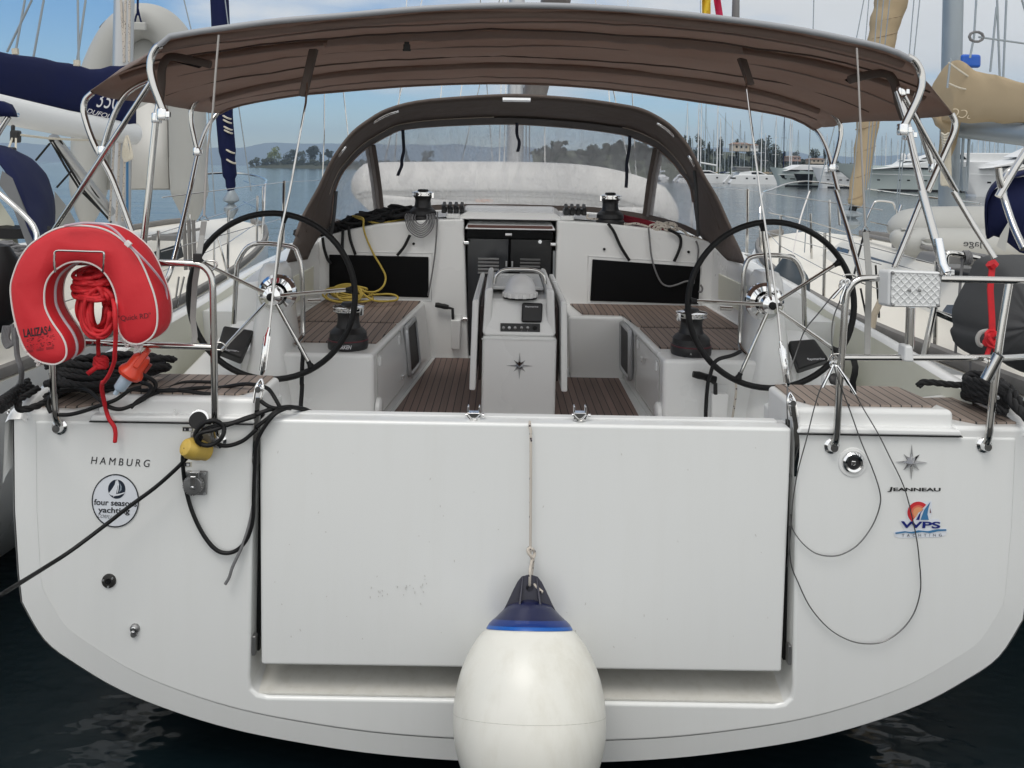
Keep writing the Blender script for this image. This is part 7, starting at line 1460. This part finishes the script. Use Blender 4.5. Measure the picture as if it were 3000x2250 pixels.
# stern rails of the right yacht
for pts, r_ in (([(1530, 640), (1540, 560), (1590, 535), (1760, 570), (1900, 600), (2060, 640), (2212, 690)], .018), ([(1430, 1040), (1620, 1120), (1830, 1210), (2212, 1370)], .016)): tt('stern_rail', 'm3', pts, 1.3, r_, steel, N2, k=3)
tt('stern_rail_post', 'm3', [(1440, 1000, 1.3), (1350, 1420, 1.3)], 1.3, .017, steel, N2, k=0); tt('stern_rail_post', 'm3', [(1770, 640, 1.3), (1745, 1652, 1.2)], 1.3, .006, greyrope, N2, k=0); tt('stern_rail_post', 'm3', [(1690, 580, 1.3), (1670, 700, 1.3), (1650, 950, 1.25), (1620, 1400, 1.2)], 1.3, .007, greyrope, N2, k=3)
b = MB()
for x, y in ((1715, 575), (1860, 610), (2120, 660)):
    c = T('m3', [(x, y)], 1.3)[0]
    for i in range(3): b.tube([c+Vector((.012*i-.012, cos(a)*.03, sin(a)*.035)) for a in (2*pi*k/9 for k in range(9))], .007, 5, True)
b.build('rail_lashings', greyrope, N2)
# sprayhood of the right yacht
aft = cr(PP([(2893, 700, 1.9), (2888, 640, 1.85), (2892, 590, 1.8), (2915, 550, 1.8), (2960, 520, 1.8), (3050, 500, 1.8), (3200, 495, 1.8)], 0), 4); fro = cr(PP([(2890, 690, 2.5), (2886, 630, 2.5), (2890, 585, 2.5), (2912, 548, 2.5), (2955, 524, 2.5), (3040, 508, 2.5), (3180, 500, 2.5)], 0), 4)
dome([[a.lerp(c, f/5)+Vector((0, 0, .03*sin(pi*f/5)+.01*noise.noise((i*.5, f, 9)))) for i, (a, c) in enumerate(zip(aft, fro))] for f in range(6)], 'sprayhood', navy, N2)
q = PP([(2893, 640), (2890, 600), (2910, 560), (2960, 525), (3060, 505), (3060, 760), (2990, 740), (2940, 700), (2910, 690), (2893, 700)], 1.86); solid(MB().add(q, [tuple(range(len(q)))]).build('sprayhood_side', navy, N2), .02)
q = PP([(2920, 720), (2930, 690), (2955, 648), (2960, 650), (2945, 740)], 1.82); MB().add(q, [tuple(range(len(q)))]).build('sprayhood_window', hypalon, N2)
tt('sprayhood_tube', 'm3', [(1990, -200, 1.2), (2010, -60, 1.2), (2040, 60, 1.2), (2120, 300, 1.1), (2212, 500, 1.0)], 1.2, .018, steel, N2, k=3); tt('bimini_tube', 't3', [(2300, 1200), (2140, 1440), (1990, 1700)], 1.2, .019, steel, N2, k=0); tt('bimini_tube', 't3', [(2200, 1440), (2080, 1480), (2030, 1600), (2035, 1680)], 1.3, .018, steel, N2, k=3)
q = T('t3', [(2120, 1420), (2212, 1370), (2300, 1370), (2300, 1440), (2140, 1470)], 1.3); MB().add(q, [tuple(range(len(q)))]).build('bimini_corner', rubber, N2)
MB().box(T('m3', [(1620, 680)], 2.0)[0], (.16, .2, .06)).build('spare_pad', hypdark, N2, bevel=.02)
MB().box(T('m3', [(1760, 700)], 1.6)[0]+Vector((.12, 0, -.02)), (.36, .3, .05)).build('cockpit_cushion', rubber, N2, bevel=.015)
MB().hexa(T('l3', [(1560, 0, .62), (1700, 10, .60), (1720, 60, .55), (1570, 40, .60)], 0), [p+Vector((0, .03, 0)) for p in T('l3', [(1560, 0, .62), (1700, 10, .60), (1720, 60, .55), (1570, 40, .60)], 0)]).build('fairlead', gel, Y0)
# grey cover bag hanging on the right yacht's stern rail
BG = empty('covered_outboard', U(2920, 900, .9), 'charcoal canvas bag over an outboard motor on the right yacht\'s rail', 'outboard motor')
ol = T('m3', [(1850, 700), (1900, 610), (2000, 575), (2150, 568), (2400, 600), (2450, 900), (2420, 1300), (2300, 1480), (2212, 1560), (2100, 1500), (1950, 1440), (1790, 1420), (1700, 1330), (1670, 1240), (1690, 1180), (1680, 1090), (1720, 960), (1790, 830)], .95)
ol = cr(ol, 3, True); c = sum(ol, Vector())/len(ol); rows = []
for f, d in ((1.0, .10), (1.02, .0), (.93, -.12), (.7, -.21), (.35, -.26), (.05, -.27)): rows.append([c+(p-c)*f+Vector((0, d+.025*noise.noise((i*.35, f*3, 0)), 0)) for i, p in enumerate(ol)])
MB().grid(rows, True).build('canvas_bag', greycv, BG, sharp=2)
b = MB().lathe([(.02, 0), (.05, .02), (.05, .05), (.02, .06)], T('m3', [(1860, 1260)], .65)[0], RX, 20); MB().tube(cr(T('m3', [(1900, 1205), (1840, 1220), (1810, 1270), (1820, 1320), (1850, 1335)], .68), 4), .010, 8).build('bag_handle', hypalon, BG)
rs = MB().strip(T('m3', [(1925, 610, .66), (1940, 640, .64), (1930, 720, .63), (1920, 850, .63), (1935, 1100, .62), (1938, 1240, .62)], 0), .028, (1, 0, 0), .006)
RS = empty('red_strap', U(2905, 850, .63), 'red strap knotted round the charcoal outboard bag on the right', 'strap'); rs.build('band', redrope, RS)
b = MB()
for i in range(6): c = T('m3', [(1945, 1265+i*8)], .60)[0]; b.tube([c+Vector((cos(a+i)*.032, sin(a)*.02, sin(a+i*2)*.03)) for a in (2*pi*k/10 for k in range(10))], .007, 6, True)
b.tube(T('m3', [(1930, 1310), (1890, 1420)], .60), .010, 6); b.tube(T('m3', [(1955, 1310), (1975, 1420)], .60), .010, 6); b.tube(T('m3', [(1925, 620), (1950, 650)], .64), .026, 8); b.build('knot', redrope, RS)
# dark blue fender on the right yacht
o = MB().lathe([(.015, .17), (.04, .16), (.06, .12), (.13, .02), (.15, -.03), (.15, -.2), (.10, -.3), (.01, -.32)], U(2311, 812, 2.9), n=24); FD = empty('blue_fender', U(2311, 812, 2.9), 'dark blue fender hanging beside the right coaming', 'fender'); o.build('body', mat('slate_blue', (.035, .05, .065), .5, noise_s=4, noise_a=.3), FD)
MB().tube(cr(PP([(2321, 782, 2.9), (2324, 740, 3.0), (2345, 640, 3.2), (2372, 560, 3.4)], 0), 3), .006, 6).build('lanyard', piping, FD)
# grey dinghy lying on the right yacht
D2 = empty('inflatable_dinghy', U(2800, 740, 4.6), 'grey inflatable dinghy lying on the right yacht\'s cabin top', 'dinghy')
tp = cr(PP([(2612, 683), (2640, 667), (2700, 655), (2800, 652), (2950, 652), (3100, 655)], 4.6), 5); n = len(tp)
MB().tube([p+Vector((0, 0, -.02)) for p in tp], [.03+.145*min(1, (i/7)**.6) for i in range(n)], 20).build('tube', hypalon, D2, sharp=2)
tp2 = cr(PP([(2612, 684), (2650, 705), (2700, 712), (2800, 714), (2950, 716), (3100, 718)], 4.45), 5)
MB().tube(tp2, [.02+.13*min(1, (i/9)**.6) for i in range(n)], 20).build('tube', hypalon, D2, sharp=2)
for dz, mm in ((0, hypdark), (.028, hypalon), (-.028, hypdark)): MB().tube([p+Vector((0, -.17, dz)) for p in cr(PP([(2614, 676), (2700, 678), (2850, 688), (3100, 700)], 4.58), 4)], .012, 6).build('rubbing_strake', mm, D2)
text('tube_lettering', 'jage', U(2850, 716, 4.30), .075, ink, D2, flip=True, width=.17)
MB().tube(cr(T('m3', [(1340, 420, 4.3), (1370, 410, 4.27), (1450, 418, 4.27), (1480, 440, 4.3), (1450, 465, 4.27), (1360, 460, 4.27), (1335, 440, 4.3)], 4.3), 3), .016, 6).build('handle', hypalon, D2)
# dinghy on our own foredeck
D3 = empty('inflatable_dinghy', (.1, 4.9, 1.95), 'white inflatable dinghy lying across our foredeck behind the sprayhood window', 'dinghy')
tp = cr([Vector((x, 4.9+.06*abs(x)**2, z)) for x, z in ((-1.60, 2.16), (-1.45, 2.20), (-1.1, 2.22), (0, 2.24), (.7, 2.22), (1.15, 2.14), (1.45, 2.02), (1.62, 1.90))], 5); n = len(tp)
MB().tube(tp, [.24*min(1, .25+(i/5)*.75)*min(1, .3+((n-1-i)/6)*.7) for i in range(n)], 24).build('tube', whyp, D3, sharp=2)
MB().tube([p+Vector((0, .15, -.02)) for p in tp], [.22*min(1, .25+(i/5)*.75)*min(1, .3+((n-1-i)/6)*.7) for i in range(n)], 24).build('tube', whyp, D3, sharp=2)
for dz in (-.04, -.085): MB().tube([p+Vector((0, -.235, dz)) for p in tp[3:-4]], .014, 6).build('rubbing_strake', hypalon, D3)
MB().hexa([(-1.2, 4.75, 1.85), (1.2, 4.75, 1.80), (1.2, 5.3, 1.80), (-1.2, 5.3, 1.85)], [(-1.3, 4.70, 2.14), (1.3, 4.70, 2.06), (1.3, 5.3, 2.06), (-1.3, 5.3, 2.14)]).build('hull_panel', whyp, D3, bevel=.05)
text('tube_lettering', 'CIMOLAI', Vector((-.28, 4.645, 2.10)), .03, inkor, D3, width=.16, flip=True)
MB().tube(cr(PP([(1210, 578, 4.6), (1215, 562, 4.6), (1245, 556, 4.6), (1290, 558, 4.6), (1300, 572, 4.6)], 0), 3), .012, 6).build('handle', hypalon, D3)
# ================================================================ sea air
hz = bpy.data.materials.new('sea_haze'); hz.use_nodes = True; n_ = hz.node_tree.nodes; l_ = hz.node_tree.links
for q in list(n_):
    if q.type != 'OUTPUT_MATERIAL': n_.remove(q)
v_ = n_.new('ShaderNodeVolumePrincipled'); v_.inputs['Color'].default_value = (.60, .78, 1, 1); v_.inputs['Density'].default_value = 1.9e-4; v_.inputs['Anisotropy'].default_value = .1
l_.new(v_.outputs[0], [q for q in n_ if q.type == 'OUTPUT_MATERIAL'][0].inputs['Volume'])
tag(MB().box((0, 4380, 200), (12700, 9000, 402)).build('haze', hz, smooth=False), kind='stuff')
